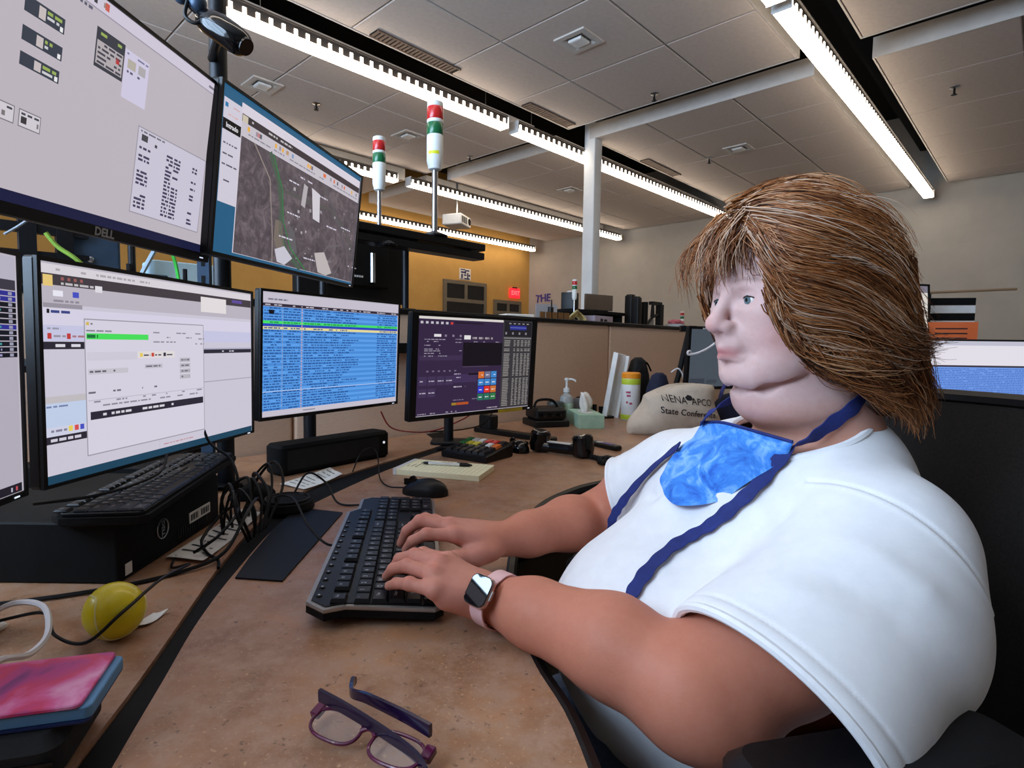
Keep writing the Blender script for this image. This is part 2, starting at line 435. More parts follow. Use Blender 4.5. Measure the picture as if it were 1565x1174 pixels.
MB().rbox(0.30, 0.05, -0.10, 0.10, 0.012, 0.004).build('housing', mat('exit_glow', (255, 40, 50), 0.4, c2=(250, 36, 46), scale=4, emit=(255, 30, 45), estr=1.6), e)
MB().box(-0.06, 0.06, -0.02, 0.02, 0.10, 0.13).build('canopy', M_black, e, smooth=0)
vs, fs = text_geo('EXIT', 0.13, 0.002)
MB().add(vs, fs, M=TR(0, -0.027, 0, 0, pi/2)).build('lettering', mat('exit_letter', (255, 120, 120), 0.4, c2=(250, 110, 110), scale=4, emit=(255, 105, 110), estr=1.5), e, smooth=0)
m = MB()
rot = Matrix.Rotation(-pi/2, 4, 'Z') @ Matrix.Rotation(pi/2, 4, 'X')
for k, (ch, y, z, t) in enumerate((('T', 8.05, 2.09, .12), ('H', 7.90, 2.105, -.05), ('E', 7.76, 2.11, .05))):
    vs, fs = text_geo(ch, 0.23, 0.004, 0.006)
    m.add(vs, fs, M=Matrix.Translation((WALLX1-0.008, y, z)) @ Matrix.Rotation(t, 4, 'X') @ rot)
m.build('wall_lettering', mat('purple_letter', (76, 66, 150), 0.6, c2=(66, 56, 140), scale=20), M=ROOM, smooth=0, label='purple cut out letters beginning THE on the white wall', cat='lettering')
# ---------------------------------------------------------------- console: worktops, partition
def laminate():
    m = bpy.data.materials.new('mottled_brown_laminate'); m.use_nodes = True; nt = m.node_tree; b = nt.nodes['Principled BSDF']
    t = nt.nodes.new('ShaderNodeTexCoord')
    def nz(scale, detail, lo, hi, rough=0.6):
        n = nt.nodes.new('ShaderNodeTexNoise'); n.inputs['Scale'].default_value = scale; n.inputs['Detail'].default_value = detail; n.inputs['Roughness'].default_value = rough
        nt.links.new(t.outputs['Object'], n.inputs['Vector'])
        r = nt.nodes.new('ShaderNodeMapRange'); r.inputs[1].default_value = lo; r.inputs[2].default_value = hi
        nt.links.new(n.outputs['Fac'], r.inputs[0]); return r.outputs[0]
    def mix(f, a, bb):
        x = nt.nodes.new('ShaderNodeMix'); x.data_type = 'RGBA'; nt.links.new(f, x.inputs[0])
        for i, v in ((6, a), (7, bb)):
            if isinstance(v, tuple): x.inputs[i].default_value = (*lin(v), 1)
            else: nt.links.new(v, x.inputs[i])
        return x.outputs[2]
    base = mix(nz(7, 6, 0.35, 0.65), (178, 128, 92), (138, 99, 73))
    base = mix(nz(26, 8, 0.42, 0.62, 0.7), base, (168, 132, 108))
    base = mix(nz(240, 4, 0.60, 0.70, 0.7), base, (196, 158, 120))
    base = mix(nz(80, 4, 0.62, 0.72, 0.7), base, (84, 64, 50))
    nt.links.new(base, b.inputs['Base Color']); b.inputs['Roughness'].default_value = 0.38
    return m
M_lam = laminate()
M_part = mat('taupe_partition_fabric', (228, 198, 172), 0.9, c2=(216, 187, 163), scale=60, stretch=(1, 1, 8), bump=0.05, bscale=500)
DZ = 0.73
outer = spline([(-.27, .10), (-.325, .33), (-.352, .47), (-.372, .60), (-.404, .768), (-.434, .934), (-.461, 1.187), (-.437, 1.436), (-.346, 1.674), (-.21, 1.942), (-.15, 2.07)], 5)
inner = spline([(-.22, .10), (-.283, .33), (-.318, .47), (-.346, .60), (-.374, .732), (-.396, .90), (-.412, 1.145), (-.375, 1.34), (-.275, 1.66), (-.156, 1.93), (-.08, 2.09)], 5)
edge = spline([(.11, .10), (.106, .36), (.093, .533), (.066, .645), (.047, .78), (.044, .92), (.070, 1.10), (.123, 1.285), (.201, 1.422), (.326, 1.546), (.62, 1.70), (1.05, 1.90)], 5)
P2 = lambda v: (v[0], v[1])
pA, pB, pC, pD = RM(1.50, 1.815), RM(1.60, 1.815), RM(4.0, 1.815), RM(-0.3, 1.815)
front_poly = [P2(p) for p in edge] + [(1.32, 2.20), (1.55, 2.75), P2(pC), P2(pB)] + [P2(p) for p in reversed(inner)]
rear_poly = [P2(p) for p in outer] + [P2(pA), P2(RM(-.58, 1.815)), P2(RM(-.58, .60))]
def area2(p): return sum(p[i-1][0]*p[i][1]-p[i][0]*p[i-1][1] for i in range(len(p)))
if area2(front_poly) < 0: front_poly.reverse()
if area2(rear_poly) < 0: rear_poly.reverse()
fw = empty('front_worktop', label='mottled brown curved worktop carrying the keyboard and notepad', cat='worktop')
MB().prism(front_poly, DZ-0.03, DZ).build('top', M_lam, fw, smooth=0)
MB().tube([(p.x, p.y, DZ-0.012) for p in edge], 0.0125, 8, flat=1.1).build('edge_band', M_black, fw, label='black rubber edge')
for x, y in ((-.12, .35), (.55, 2.2), (1.3, 2.9), (-.1, 1.75)):
    MB().rbox(0.09, 0.09, 0.02, DZ-0.03, 0.01, M=TR(x, y, 0)).rbox(0.12, 0.45, 0, 0.03, 0.02, M=TR(x, y, 0, math.radians(-30))).build('leg', M_dmetal, fw)
rw = empty('rear_worktop', label='mottled brown rear worktop under the screens', cat='worktop')
MB().prism(rear_poly, DZ-0.03, DZ).build('top', M_lam, rw, smooth=0)
for x, y in ((-.9, .4), (-1.2, .9), (-.6, 1.55)):
    MB().rbox(0.09, 0.09, 0, DZ-0.03, 0.01, M=TR(x, y, 0)).build('leg', M_dmetal, rw)
gap = MB(); n = len(outer)
gv = [(p.x+.002, p.y, DZ-0.004) for p in outer] + [(pA.x+.002, pA.y-.002, DZ-0.004)]; gw = [(p.x-.002, p.y, DZ-0.004) for p in inner] + [(pB.x-.002, pB.y-.002, DZ-0.004)]
top = [tuple(a) for a in gv]; bot = [tuple(a) for a in gw]; n = len(top)
vs = top + bot + [(a[0], a[1], DZ-0.028) for a in top] + [(a[0], a[1], DZ-0.028) for a in bot]
fs = []
for i in range(n-1):
    fs += [(i, i+1, n+i+1, n+i), (2*n+i, 3*n+i, 3*n+i+1, 2*n+i+1), (i, 2*n+i, 2*n+i+1, i+1), (n+i, n+i+1, 3*n+i+1, 3*n+i)]
fs += [(0, n, 3*n, 2*n), (n-1, 3*n-1, 4*n-1, 2*n-1)]
gap.add(vs, fs)
gap.build('gap_strip', M_matte, smooth=0, label='curved black rubber strip between the two worktops', cat='strip')
# black cover plate beside the strip
pp = [(-.384, .868), (-.307, .858), (-.303, 1.217), (-.412, 1.25), (-.41, 1.10), (-.396, .95)]
MB().prism(pp, DZ, DZ+0.003).build('cover_plate', mat('black_plate', (8, 9, 13), 0.5, spec=.3, c2=(12, 13, 17), scale=30), smooth=0, label='flat black cover plate let into the worktop by the cables', cat='plate')

pt = empty('desk_partition', label='low taupe fabric partition behind the screens', cat='partition', matrix=ROOM @ Matrix.Translation((0, 1.82, 0)))
for a, b in ((-0.6, 0.93), (0.937, 2.895), (2.903, 4.6)):
    MB().rbox(b-a, 0.06, 0.04, 1.215, 0.012, 0.006, M=Matrix.Translation(((a+b)/2, 0.04, 0))).build('panel', M_part, pt)
for a, b in ((-0.25, .80), (.807, 1.775)):  # unseen left return panels, added to stop low window light reaching the desk
    MB().rbox(0.06, b-a, 0.04, 1.215, 0.012, 0.006, M=Matrix.Translation((-0.63, (a+b)/2-1.75, 0))).build('panel', M_part, pt)
MB().rbox(.075, 2.06, 1.215, 1.236, 0.01, 0.004, M=Matrix.Translation((-0.63, -.99, 0))).build('top_cap', M_dmetal, pt)  # cap of the added light-blocking return
MB().rbox(5.2, 0.075, 1.215, 1.236, 0.01, 0.004, M=Matrix.Translation((2.0, 0.04, 0))).build('top_cap', M_dmetal, pt)
MB().box(-0.6, 4.6, 0.02, 0.06, 0, 0.04).build('foot_rail', M_dmetal, pt, smooth=0)
MB().box(0.9, 1.75, -0.025, 0.012, 1.06, 1.10).build('rail', M_black, pt, smooth=0)

# ---------------------------------------------------------------- screens
M_ui = mat('lit_screen', (0, 0, 0), 0.35, attr='ui', estr=1.0, spec=0.25)
class UI:
    def __init__(s, w, h): s.m = MB(); s.w = w; s.h = h
    def pt(s, u, v, l): return ((u-0.5)*s.w, -0.0005-l*0.00006, (1-v)*s.h)
    def rect(s, u0, v0, u1, v1, c, l=1):
        s.m.quad(s.pt(u0, v1, l), s.pt(u1, v1, l), s.pt(u1, v0, l), s.pt(u0, v0, l), lin(c)); return s
    def poly(s, pts, c, l=2):
        s.m.add([s.pt(u, v, l) for u, v in pts], [tuple(range(len(pts)))], lin(c)); return s
    def line(s, pts, wd, c, l=2):
        for (a, b), (p, q) in zip(pts[:-1], pts[1:]):
            dx, dy = (p-a)*s.w, (q-b)*s.h; L = math.hypot(dx, dy) or 1; nx, ny = -dy/L*wd/2/s.w, dx/L*wd/2/s.h
            s.poly([(a-nx, b-ny), (p-nx, q-ny), (p+nx, q+ny), (a+nx, b+ny)][::-1], c, l)
        return s
    def words(s, u0, v, u1, hh, c, l=3, fill=0.75):
        u = u0
        while u < u1:
            wd = random.uniform(0.006, 0.03)
            if random.random() < fill: s.rect(u, v-hh/2, min(u+wd, u1), v+hh/2, c, l)
            u += wd + 0.005
        return s
    def text(s, t, u, v, size, c, l=4, bold=0.0):
        vs, fs = text_geo(t, size, bold)
        x, y, z = s.pt(u, v, l)
        s.m.add(vs, fs, lin(c), TR(x, y, z, 0, pi/2)); return s

SCREENS, BEZELS = {}, {}
def monitor(name, label, p0, p1, z0, h, tilt, bez, ui_fn, thick=0.035, logo=None, bezmat=None, group=None):
    a, b = Vector((*p0, 0)), Vector((*p1, 0)); w = (b-a).length; ang = math.atan2(b.y-a.y, b.x-a.x); mid = (a+b)/2
    M = Matrix.Translation((mid.x, mid.y, z0)) @ Matrix.Rotation(ang, 4, 'Z') @ Matrix.Rotation(math.radians(tilt), 4, 'X')
    r = empty(name, label=label, cat='monitor', matrix=M, group=group)
    bl, bt, br, bb = bez
    m = MB(); R = Matrix.Rotation(pi/2, 4, 'X')
    # shell: a shallow tray with a raised rim, rounded corners, thicker in the middle of the back
    o = rrect(w, h, 0.006, 3, 0, h/2); o2 = rrect(w*0.94, h*0.9, 0.03, 3, 0, h/2); o3 = rrect(w*0.6, h*0.55, 0.03, 3, 0, h/2)
    m.rings([[(x, 0.0015, z) for x, z in inset(o, 0.002)], [(x, 0.0035, z) for x, z in o], [(x, 0.018, z) for x, z in o], [(x, thick-0.01, z) for x, z in o2], [(x, thick+0.012, z) for x, z in o3]])
    m.build('shell', bezmat or M_black, r)
    fr = MB()
    for x0, x1, q0, q1 in ((-w/2+.001, -w/2+bl*w, 0.001, h-.001), (w/2-br*w, w/2-.001, 0.001, h-.001), (-w/2+bl*w, w/2-br*w, 0.001, bb*h), (-w/2+bl*w, w/2-br*w, h-bt*h, h-.001)):
        fr.box(x0, x1, -0.0035, 0.003, q0, q1)
    bz = fr.build('bezel', bezmat or M_black, r, smooth=0)
    u = UI(w, h); u.rect(bl, bt, 1-br, 1-bb, (185, 180, 192), -1); ui_fn(u)
    scr = u.m.build('screen', M_ui, r, smooth=0, colattr='ui'); SCREENS[r.name] = scr; BEZELS[r.name] = bz
    mp_ = MB().box(-0.05, 0.05, thick+0.011, thick+0.03, h/2-0.05, h/2+0.05).build('mount_plate', M_dmetal, r, smooth=0)
    MB().cyl((0, thick+0.028, h/2), (0, thick+0.085, h/2), 0.022, n=14).build('tilt_head', M_dmetal, mp_)
    if logo:
        vs, fs = text_geo('DELL', 0.017, 0.0006, 0.0002); MB().add(vs, fs, M=TR((logo[0]-0.5)*w, -0.0039, (1-logo[1])*h, 0, pi/2)).build('logo', M_steel, bz, smooth=0)
    MB().box(w/2-0.03, w/2-0.02, -0.0042, -0.0034, bb*h*0.4, bb*h*0.4+0.002).build('power_light', mat('power_led', (230, 240, 255), 0.4, emit=(220, 235, 255), estr=1.0, c2=(220, 235, 250), scale=9), bz, smooth=0)
    return r

BG = (188, 181, 192)
def ui_big(u):
    u.rect(0, .02, .985, .95, (187, 179, 188), 0)
    u.rect(0, .02, .985, .075, (204, 197, 214), 1).rect(0, .075, .985, .08, (150, 144, 160), 2)
    u.rect(0, .905, .985, .952, (28, 30, 62), 1)
    for (a, b, c, d) in ((.245, .20, .347, .258), (.245, .307, .347, .36), (.245, .40, .345, .448)):
        u.rect(a, b, c, d, (58, 64, 76), 2).rect(a+.035, b+.008, a+.052, d-.006, (196, 186, 186), 3)
        u.words(a+.056, b+.016, c-.008, .012, (150, 170, 90), 3).words(a+.056, b+.034, c-.01, .01, (200, 200, 205), 3)
        u.rect(c-.012, d-.022, c-.004, d-.004, (230, 230, 232), 4)
    u.rect(.437, .14, .532, .30, (58, 60, 70), 2).rect(.441, .19, .528, .285, (176, 168, 172), 3).rect(.505, .215, .517, .24, (180, 60, 60), 4)
    for k in range(5): u.words(.445, .20+.019*k, .525, .009, (70, 68, 80), 4)
    u.words(.45, .16, .52, .012, (150, 170, 90), 4)
    u.rect(.534, .15, .624, .36, (204, 198, 222), 2).rect(.545, .185, .575, .225, (176, 170, 160), 3).rect(.585, .185, .612, .225, (170, 166, 170), 3)
    u.words(.54, .165, .62, .008, (120, 120, 150), 3).words(.545, .24, .615, .01, (90, 90, 110), 3)
    for a in (.19, .255):
        u.rect(a, .60, a+.055, .665, (120, 116, 124), 2).rect(a+.002, .604, a+.053, .661, (206, 200, 208), 3).rect(a+.006, .625, a+.02, .65, (60, 58, 62), 4).words(a+.026, .64, a+.05, .018, (120, 116, 118), 4).words(a+.006, .615, a+.05, .008, (70, 70, 80), 4)
    u.rect(.608, .44, .925, .845, (150, 146, 156), 2).rect(.611, .445, .922, .84, (200, 195, 212), 3)
    u.words(.62, .457, .72, .008, (110, 110, 120), 4).rect(.625, .47, .65, .50, (70, 70, 76), 4).rect(.68, .49, .69, .505, (70, 70, 76), 4)
    for k in range(17):
        v = .515 + k*.0185
        for a, b in ((.62, .665), (.735, .765), (.77, .80), (.86, .885)):
            if random.random() < (.95 if .7 < a < .81 else .6): u.words(a, v, b, .011, (70, 66, 92), 4, .95)
    u.words(.36, .045, .46, .02, (150, 130, 120), 3).words(.36, .09, .42, .012, (90, 90, 110), 3).words(.88, .05, .97, .012, (120, 116, 130), 3)
    u.rect(.455, .03, .468, .06, (200, 90, 80), 3).rect(.42, .03, .43, .06, (60, 60, 66), 3).rect(.39, .03, .40, .06, (160, 140, 70), 3)
def ui_map(u):
    u.rect(.015, .02, .985, .975, (38, 92, 128), 0)
    u.rect(.022, .09, .108, .68, (205, 200, 214), 1).rect(.022, .205, .108, .268, (12, 12, 16), 2)
    u.text('Intrado', .066, .238, .0125, (225, 225, 230), 3, 0.0003)
    u.rect(.028, .115, .042, .14, (40, 120, 170), 2).words(.05, .125, .1, .006, (200, 160, 160), 2).words(.028, .175, .09, .006, (220, 160, 150), 2)
    for v in (.34, .40, .46, .55): u.words(.03, v, .10, .009, (90, 88, 100), 2)
    u.rect(.108, .075, .978, .955, (206, 200, 212), 1)
    u.rect(.11, .12, .976, .165, (58, 50, 56), 2).words(.16, .14, .4, .012, (190, 186, 190), 3)
    u.rect(.11, .165, .976, .245, (196, 190, 200), 2).rect(.112, .125, .14, .165, (200, 190, 170), 3)
    for k in range(26):
        a = .13+random.random()*.82; c = random.choice([(230, 170, 60), (220, 110, 60), (120, 150, 190), (150, 140, 150), (90, 90, 100)])
        u.rect(a, .178, a+.012, .205, c, 3)
    u.words(.13, .222, .96, .008, (130, 126, 140), 3)
    u.rect(.106, .06, .978, .12, (214, 208, 220), 1)
    u.rect(.985-.006, .05, .985, .97, (60, 56, 66), 1)
    # roads and buildings over the aerial picture
    L = 6
    u.line([(.27, .25), (.33, .40), (.36, .55), (.365, .72), (.42, .86), (.52, .95)], .013, (74, 92, 78), L)
    u.line([(.29, .25), (.36, .45), (.38, .65), (.44, .82), (.56, .95)], .004, (52, 120, 70), L+1)
    u.line([(.18, .25), (.28, .42), (.30, .60), (.32, .78), (.33, .95)], .003, (150, 138, 132), L)
    u.line([(.36, .45), (.55, .44), (.72, .42), (.86, .52), (.95, .66)], .008, (86, 84, 84), L)
    u.line([(.66, .28), (.78, .45), (.85, .62), (.97, .74)], .007, (90, 86, 92), L)
    u.line([(.62, .95), (.72, .72), (.86, .66)], .004, (104, 98, 104), L)
    u.line([(.70, .95), (.80, .70)], .004, (104, 98, 104), L).line([(.80, .95), (.88, .72)], .003, (104, 98, 104), L)
    u.poly([(.42, .66), (.46, .70), (.49, .84), (.45, .87), (.42, .76)][::-1], (96, 94, 98), L)
    u.poly([(.56, .33), (.625, .35), (.64, .56), (.585, .55)][::-1], (206, 202, 210), L+1)
    u.poly([(.50, .33), (.53, .34), (.52, .50), (.49, .49)][::-1], (176, 170, 176), L+1)
    u.poly([(.34, .86), (.40, .82), (.46, .89), (.41, .95), (.36, .94)][::-1], (196, 194, 206), L+1)
    u.poly([(.62, .80), (.70, .77), (.78, .92), (.73, .95), (.66, .94)][::-1], (186, 178, 178), L+1)
    u.poly([(.33, .66), (.37, .66), (.40, .82), (.36, .88), (.33, .80)][::-1], (118, 108, 100), L)
    for k in range(46):
        a = .40+random.random()*.55; b = .27+random.random()*.62; d = random.uniform(.006, .016)
        u.rect(a, b, a+d, b+d*1.6, random.choice([(150, 144, 150), (128, 120, 126), (96, 90, 98), (170, 164, 170)]), L)
    for a, b in ((.38, .36), (.47, .30), (.60, .36), (.40, .58), (.70, .56), (.83, .52), (.54, .86), (.36, .76), (.93, .82)): u.words(a, b, a+.09, .010, (205, 200, 216), L+3, .95)
def ui_m1(u):
    u.rect(.013, .03, .985, .985, (202, 197, 212), 0)
    u.rect(.013, .945, .985, .985, (30, 68, 92), 1)
    u.rect(.013, .03, .985, .07, (214, 208, 216), 1).words(.06, .05, .4, .01, (170, 164, 170), 2)
    u.rect(.013, .07, .985, .118, (66, 60, 66), 1).rect(.022, .076, .05, .124, (226, 196, 120), 3)
    for a in (.075, .095, .115, .135): u.rect(a, .08, a+.009, .094, (150, 90, 90), 2)
    u.words(.075, .108, .18, .010, (190, 186, 190), 2).rect(.185, .10, .21, .13, (220, 216, 224), 2)
    u.rect(.013, .118, .985, .20, (184, 178, 190), 1).rect(.05, .14, .08, .165, (230, 228, 240), 2).rect(.11, .14, .13, .165, (70, 80, 190), 2)
    u.words(.03, .185, .13, .009, (140, 134, 146), 2).rect(.02, .196, .14, .215, (150, 145, 156), 2)
    u.rect(.013, .218, .985, .29, (212, 207, 226), 1).rect(.03, .222, .038, .24, (30, 30, 40), 2).words(.042, .232, .10, .012, (60, 70, 130), 2)
    u.rect(.013, .29, .985, .36, (196, 196, 224), 1).words(.03, .305, .07, .008, (150, 150, 170), 2)
    u.rect(.03, .325, .042, .35, (190, 60, 60), 2).words(.048, .338, .085, .009, (150, 146, 160), 2).rect(.088, .325, .1, .35, (190, 60, 60), 2).words(.105, .338, .148, .009, (170, 120, 130), 2)
    u.rect(.013, .362, .148, .395, (44, 40, 52), 1).words(.03, .379, .14, .013, (214, 212, 222), 2)
    u.rect(.66, .404, .985, .428, (44, 42, 54), 1).words(.72, .416, .86, .009, (190, 188, 200), 2).rect(.66, .395, .985, .404, (170, 168, 190), 1)
    u.rect(.013, .60, .148, .63, (190, 186, 190), 1).rect(.013, .63, .148, .735, (190, 204, 230), 1).words(.02, .645, .09, .008, (120, 130, 170), 2)
    u.rect(.013, .735, .148, .775, (204, 206, 226), 1).rect(.085, .738, .098, .762, (226, 206, 90), 2).rect(.104, .738, .117, .762, (210, 80, 80), 2).rect(.122, .738, .135, .762, (70, 80, 190), 2).words(.02, .752, .08, .010, (130, 126, 150), 2)
    u.rect(.013, .775, .148, .808, (44, 40, 52), 1).words(.03, .792, .14, .013, (204, 200, 214), 2)
    u.rect(.66, .60, .985, .606, (166, 160, 176), 1)
    u.rect(.655, .085, .81, .176, (224, 218, 220), 4).rect(.85, .08, .92, .10, (92, 74, 150), 3)
    u.words(.45, .925, .60, .006, (190, 140, 150), 2).rect(.43, .86, .432, .945, (190, 180, 200), 2)
    # the dialog
    u.rect(.143, .255, .668, .895, (150, 146, 158), 5).rect(.146, .26, .665, .89, (212, 207, 222), 6)
    u.rect(.15, .27, .16, .285, (210, 180, 90), 7).words(.165, .278, .20, .008, (120, 118, 130), 7)
    u.words(.15, .31, .24, .007, (130, 128, 140), 7).rect(.15, .322, .388, .35, (70, 220, 90), 7).words(.152, .336, .19, .016, (30, 110, 60), 8, 1.0)
    for a, b in ((.41, .31), (.44, .335), (.47, .36), (.41, .36), (.52, .31), (.55, .335), (.62, .31), (.62, .34), (.62, .37)): u.words(a, b, a+.05, .007, (140, 136, 150), 7)
    u.rect(.15, .41, .34, .45, (205, 200, 214), 7).rect(.34, .41, .51, .445, (222, 216, 216), 7)
    for a, c in ((.35, (226, 200, 90)), (.40, (200, 70, 60)), (.455, (50, 50, 70))): u.rect(a, .418, a+.012, .438, c, 8).words(a+.016, .43, a+.045, .008, (90, 86, 100), 8)
    for k in range(4): u.rect(.535, .45+.032*k, .59, .474+.032*k, (184, 180, 190), 7).words(.543, .462+.032*k, .585, .008, (110, 106, 120), 8)
    u.rect(.153, .49, .30, .515, (196, 192, 202), 7).words(.158, .502, .25, .009, (100, 98, 112), 8).rect(.37, .478, .45, .50, (190, 186, 198), 7).words(.375, .489, .44, .008, (110, 106, 120), 8)
    for a, b in ((.152, .60), (.24, .60), (.33, .60), (.41, .60)): u.words(a, b, a+.03, .009, (110, 106, 120), 7)
    for v in (.645, .665): u.words(.17, v, .655, .008, (140, 136, 150), 7, .6)
    u.rect(.15, .635, .662, .638, (180, 174, 190), 7)
    u.rect(.157, .69, .66, .728, (44, 40, 54), 7).words(.17, .709, .50, .012, (210, 206, 216), 8, .6)
def ui_m2(u):
    u.rect(.015, .03, .985, .965, (196, 190, 204), 0)
    u.words(.03, .075, .16, .012, (120, 118, 130), 2)
    u.rect(.015, .105, .985, .128, (52, 44, 58), 1).words(.03, .117, .97, .009, (190, 186, 198), 2, .5)
    u.rect(.018, .13, .98, .925, (74, 138, 214), 1)
    n = 37
    for k in range(n):
        v0 = .13 + k*(.795/n); v1 = v0 + .795/n
        if k % 2: u.rect(.018, v0, .98, v1, (92, 158, 232), 2)
        if k == 5: u.rect(.018, v0, .98, v1, (70, 222, 100), 2)
        elif k == 6: u.rect(.018, v0, .98, v1, (46, 66, 190), 2)
        elif k == 7: u.rect(.018, v0, .98, v1, (226, 214, 150), 2)
        tc = (40, 84, 150) if k != 5 else (40, 140, 80)
        if k == 30: u.rect(.018, v0, .98, v0+.005, (190, 206, 240), 3)
        for a, b in ((.025, .12), (.135, .235), (.26, .385), (.39, .66), (.80, .97)):
            u.words(a, (v0+v1)/2, b if a != .39 else random.uniform(.5, .66), .0095, tc, 3, .85)
        u.rect(.243, v0+.004, .25, v1-.004, (196, 160, 170), 3)
    u.rect(.128, .13, .13, .925, (150, 150, 170), 3)
    u.rect(.05, .155, .08, .185, (20, 20, 26), 4)
    u.rect(.26, .945, .34, .952, (120, 116, 130), 2)
def ui_m3(u):
    u.rect(.046, .035, .955, .955, (52, 38, 66), 0)
    u.rect(.046, .035, .69, .058, (214, 208, 204), 1)
    for k in range(7): u.rect(.06+.035*k, .08, .078+.035*k, .102, (190, 186, 196) if k < 6 else (200, 60, 60), 1)
    u.rect(.30, .075, .52, .09, (36, 26, 44), 1)
    u.rect(.155, .195, .205, .22, (222, 218, 222), 2)
    for k in range(3): u.rect(.23+.055*k, .198, .245+.055*k, .218, (130, 120, 142), 2)
    for v in (.245, .265, .30, .335, .352, .375, .40): u.words(.09, v, random.uniform(.2, .28), .008, (150, 142, 160), 2, .8)
    for v in (.24, .27, .35): u.words(.31, v, .36, .007, (150, 142, 160), 2)
    u.rect(.06, .395, .365, .44, (62, 48, 78), 1)
    u.rect(.37, .27, .69, .50, (22, 18, 26), 1).rect(.375, .20, .425, .24, (224, 220, 222), 2)
    for k in range(5): u.words(.44+.05*k, .225, .475+.05*k, .02, (160, 152, 156), 2, .8)
    for k in range(5): u.words(.39+.06*k, .262, .42+.06*k, .008, (150, 142, 156), 2)
    u.rect(.37, .505, .58, .51, (90, 76, 100), 2)
    for k in range(6): u.rect(.11+.04*k, .535, .125+.04*k, .55, (110, 98, 124), 2)
    for k in range(4): u.rect(.06+.062*k, .59, .115+.062*k, .675, (64, 50, 82), 1).words(.068+.062*k, .635, .11+.062*k, .010, (176, 168, 186), 2)
    for k in range(2): u.rect(.06+.062*k, .705, .115+.062*k, .785, (64, 50, 82), 1).words(.068+.062*k, .745, .11+.062*k, .010, (176, 168, 186), 2)
    u.rect(.30, .58, .49, .66, (64, 48, 84), 1).words(.31, .575, .36, .009, (170, 162, 180), 2).words(.31, .61, .36, .009, (170, 162, 180), 2).words(.31, .70, .40, .012, (180, 172, 190), 2)
    u.rect(.42, .572, .50, .59, (24, 18, 30), 2).words(.31, .83, .5, .009, (120, 108, 134), 2)
    u.rect(.30, .855, .335, .88, (150, 120, 40), 2).rect(.337, .855, .43, .88, (170, 80, 40), 2)
    pal = [[(210, 110, 50), (110, 110, 140), (60, 130, 200)], [(60, 130, 200)]*3, [(50, 60, 200), (220, 50, 40), (200, 110, 50)], [(40, 110, 90), (40, 110, 90), (50, 120, 70)]]
    for j in range(4):
        for i in range(3):
            a, b = .50+.052*i, .56+.075*j
            u.rect(a, b, a+.047, b+.066, pal[j][i], 2).words(a+.01, b+.035, a+.038, .009, (225, 220, 225), 3, .9)
    u.words(.56, .935, .67, .012, (160, 150, 160), 2).words(.06, .94, .34, .010, (150, 142, 160), 2)
    # right-hand list window
    u.rect(.69, .035, .955, .955, (56, 54, 58), 1).rect(.70, .045, .95, .20, (34, 32, 38), 2).rect(.75, .085, .90, .13, (44, 50, 140), 3).rect(.75, .105, .90, .109, (130, 140, 180), 4)
    for k in range(5): u.rect(.74+.04*k, .06, .76+.04*k, .07, (150, 146, 150), 3)
    for k in range(4): u.rect(.71+.06*k, .155, .725+.06*k, .18, (130, 126, 130), 3)
    u.rect(.70, .21, .95, .225, (120, 116, 118), 2)
    for k in range(40):
        v = .24+k*.0175
        if k in (4, 7, 22): continue
        for a, b in ((.705, .76), (.79, .81), (.82, .845), (.855, .88), (.89, .915), (.92, .945)):
            u.rect(a, v, b-random.uniform(0, .008), v+.0085, (146, 142, 140), 3)
def ui_m0(u):
    u.rect(.01, .03, .98, .97, (176, 170, 184), 0)
    u.rect(.01, .03, .98, .12, (180, 176, 192), 1).rect(.01, .12, .98, .16, (58, 54, 66), 1)
    for k in range(12):
        u.rect(.01, .165+k*.022, .98, .183+k*.022, (44, 44, 140) if k in (0, 1, 6) else (16, 16, 26), 2).rect(.95, .168+k*.022, .965, .18+k*.022, (150, 150, 170), 3)
        u.words(.7, .174+k*.022, .92, .008, (60, 150, 150) if k % 3 == 0 else (150, 150, 190), 3)
    u.rect(.01, .935, .98, .97, (34, 30, 40), 1).rect(.955, .945, .962, .962, (190, 80, 90), 2).rect(.935, .945, .942, .962, (170, 170, 190), 2)
mons = {}
TH = (.013, .02, .013, .028)
mons['big'] = monitor('monitor', 'large grey tinted upper screen with maker\'s name on its lower rim, top left', (-.612, .585), (-.549, 1.14), 1.252, .330, 9, (.012, .02, .018, .05), ui_big, logo=(.523, .976))
mons['map'] = monitor('monitor', 'upper screen showing an aerial map', (-.524, 1.094), (-.397, 1.72), 1.262, .325, 6, (.013, .02, .013, .026), ui_map)
mons['m1'] = monitor('monitor', 'lower screen with a white dialog and a green bar', (-.625, .798), (-.545, 1.343), .884, .332, 0.5, (.013, .022, .013, .018), ui_m1)
mons['m2'] = monitor('monitor', 'lower screen filled with rows of blue call entries', (-.566, 1.429), (-.290, 1.9), .897, .335, 2, (.014, .022, .014, .03), ui_m2)
mons['m3'] = monitor('monitor', 'dark purple touch screen with coloured keypad buttons', (-.228, 1.709), (.178, 2.108), .862, .332, 3, (.045, .035, .045, .04), ui_m3)
mons['m0'] = monitor('monitor', 'lower screen cut off by the left picture edge', (-.565, .30), (-.628, .775), .884, .332, .5, (.013, .022, .013, .028), ui_m0)
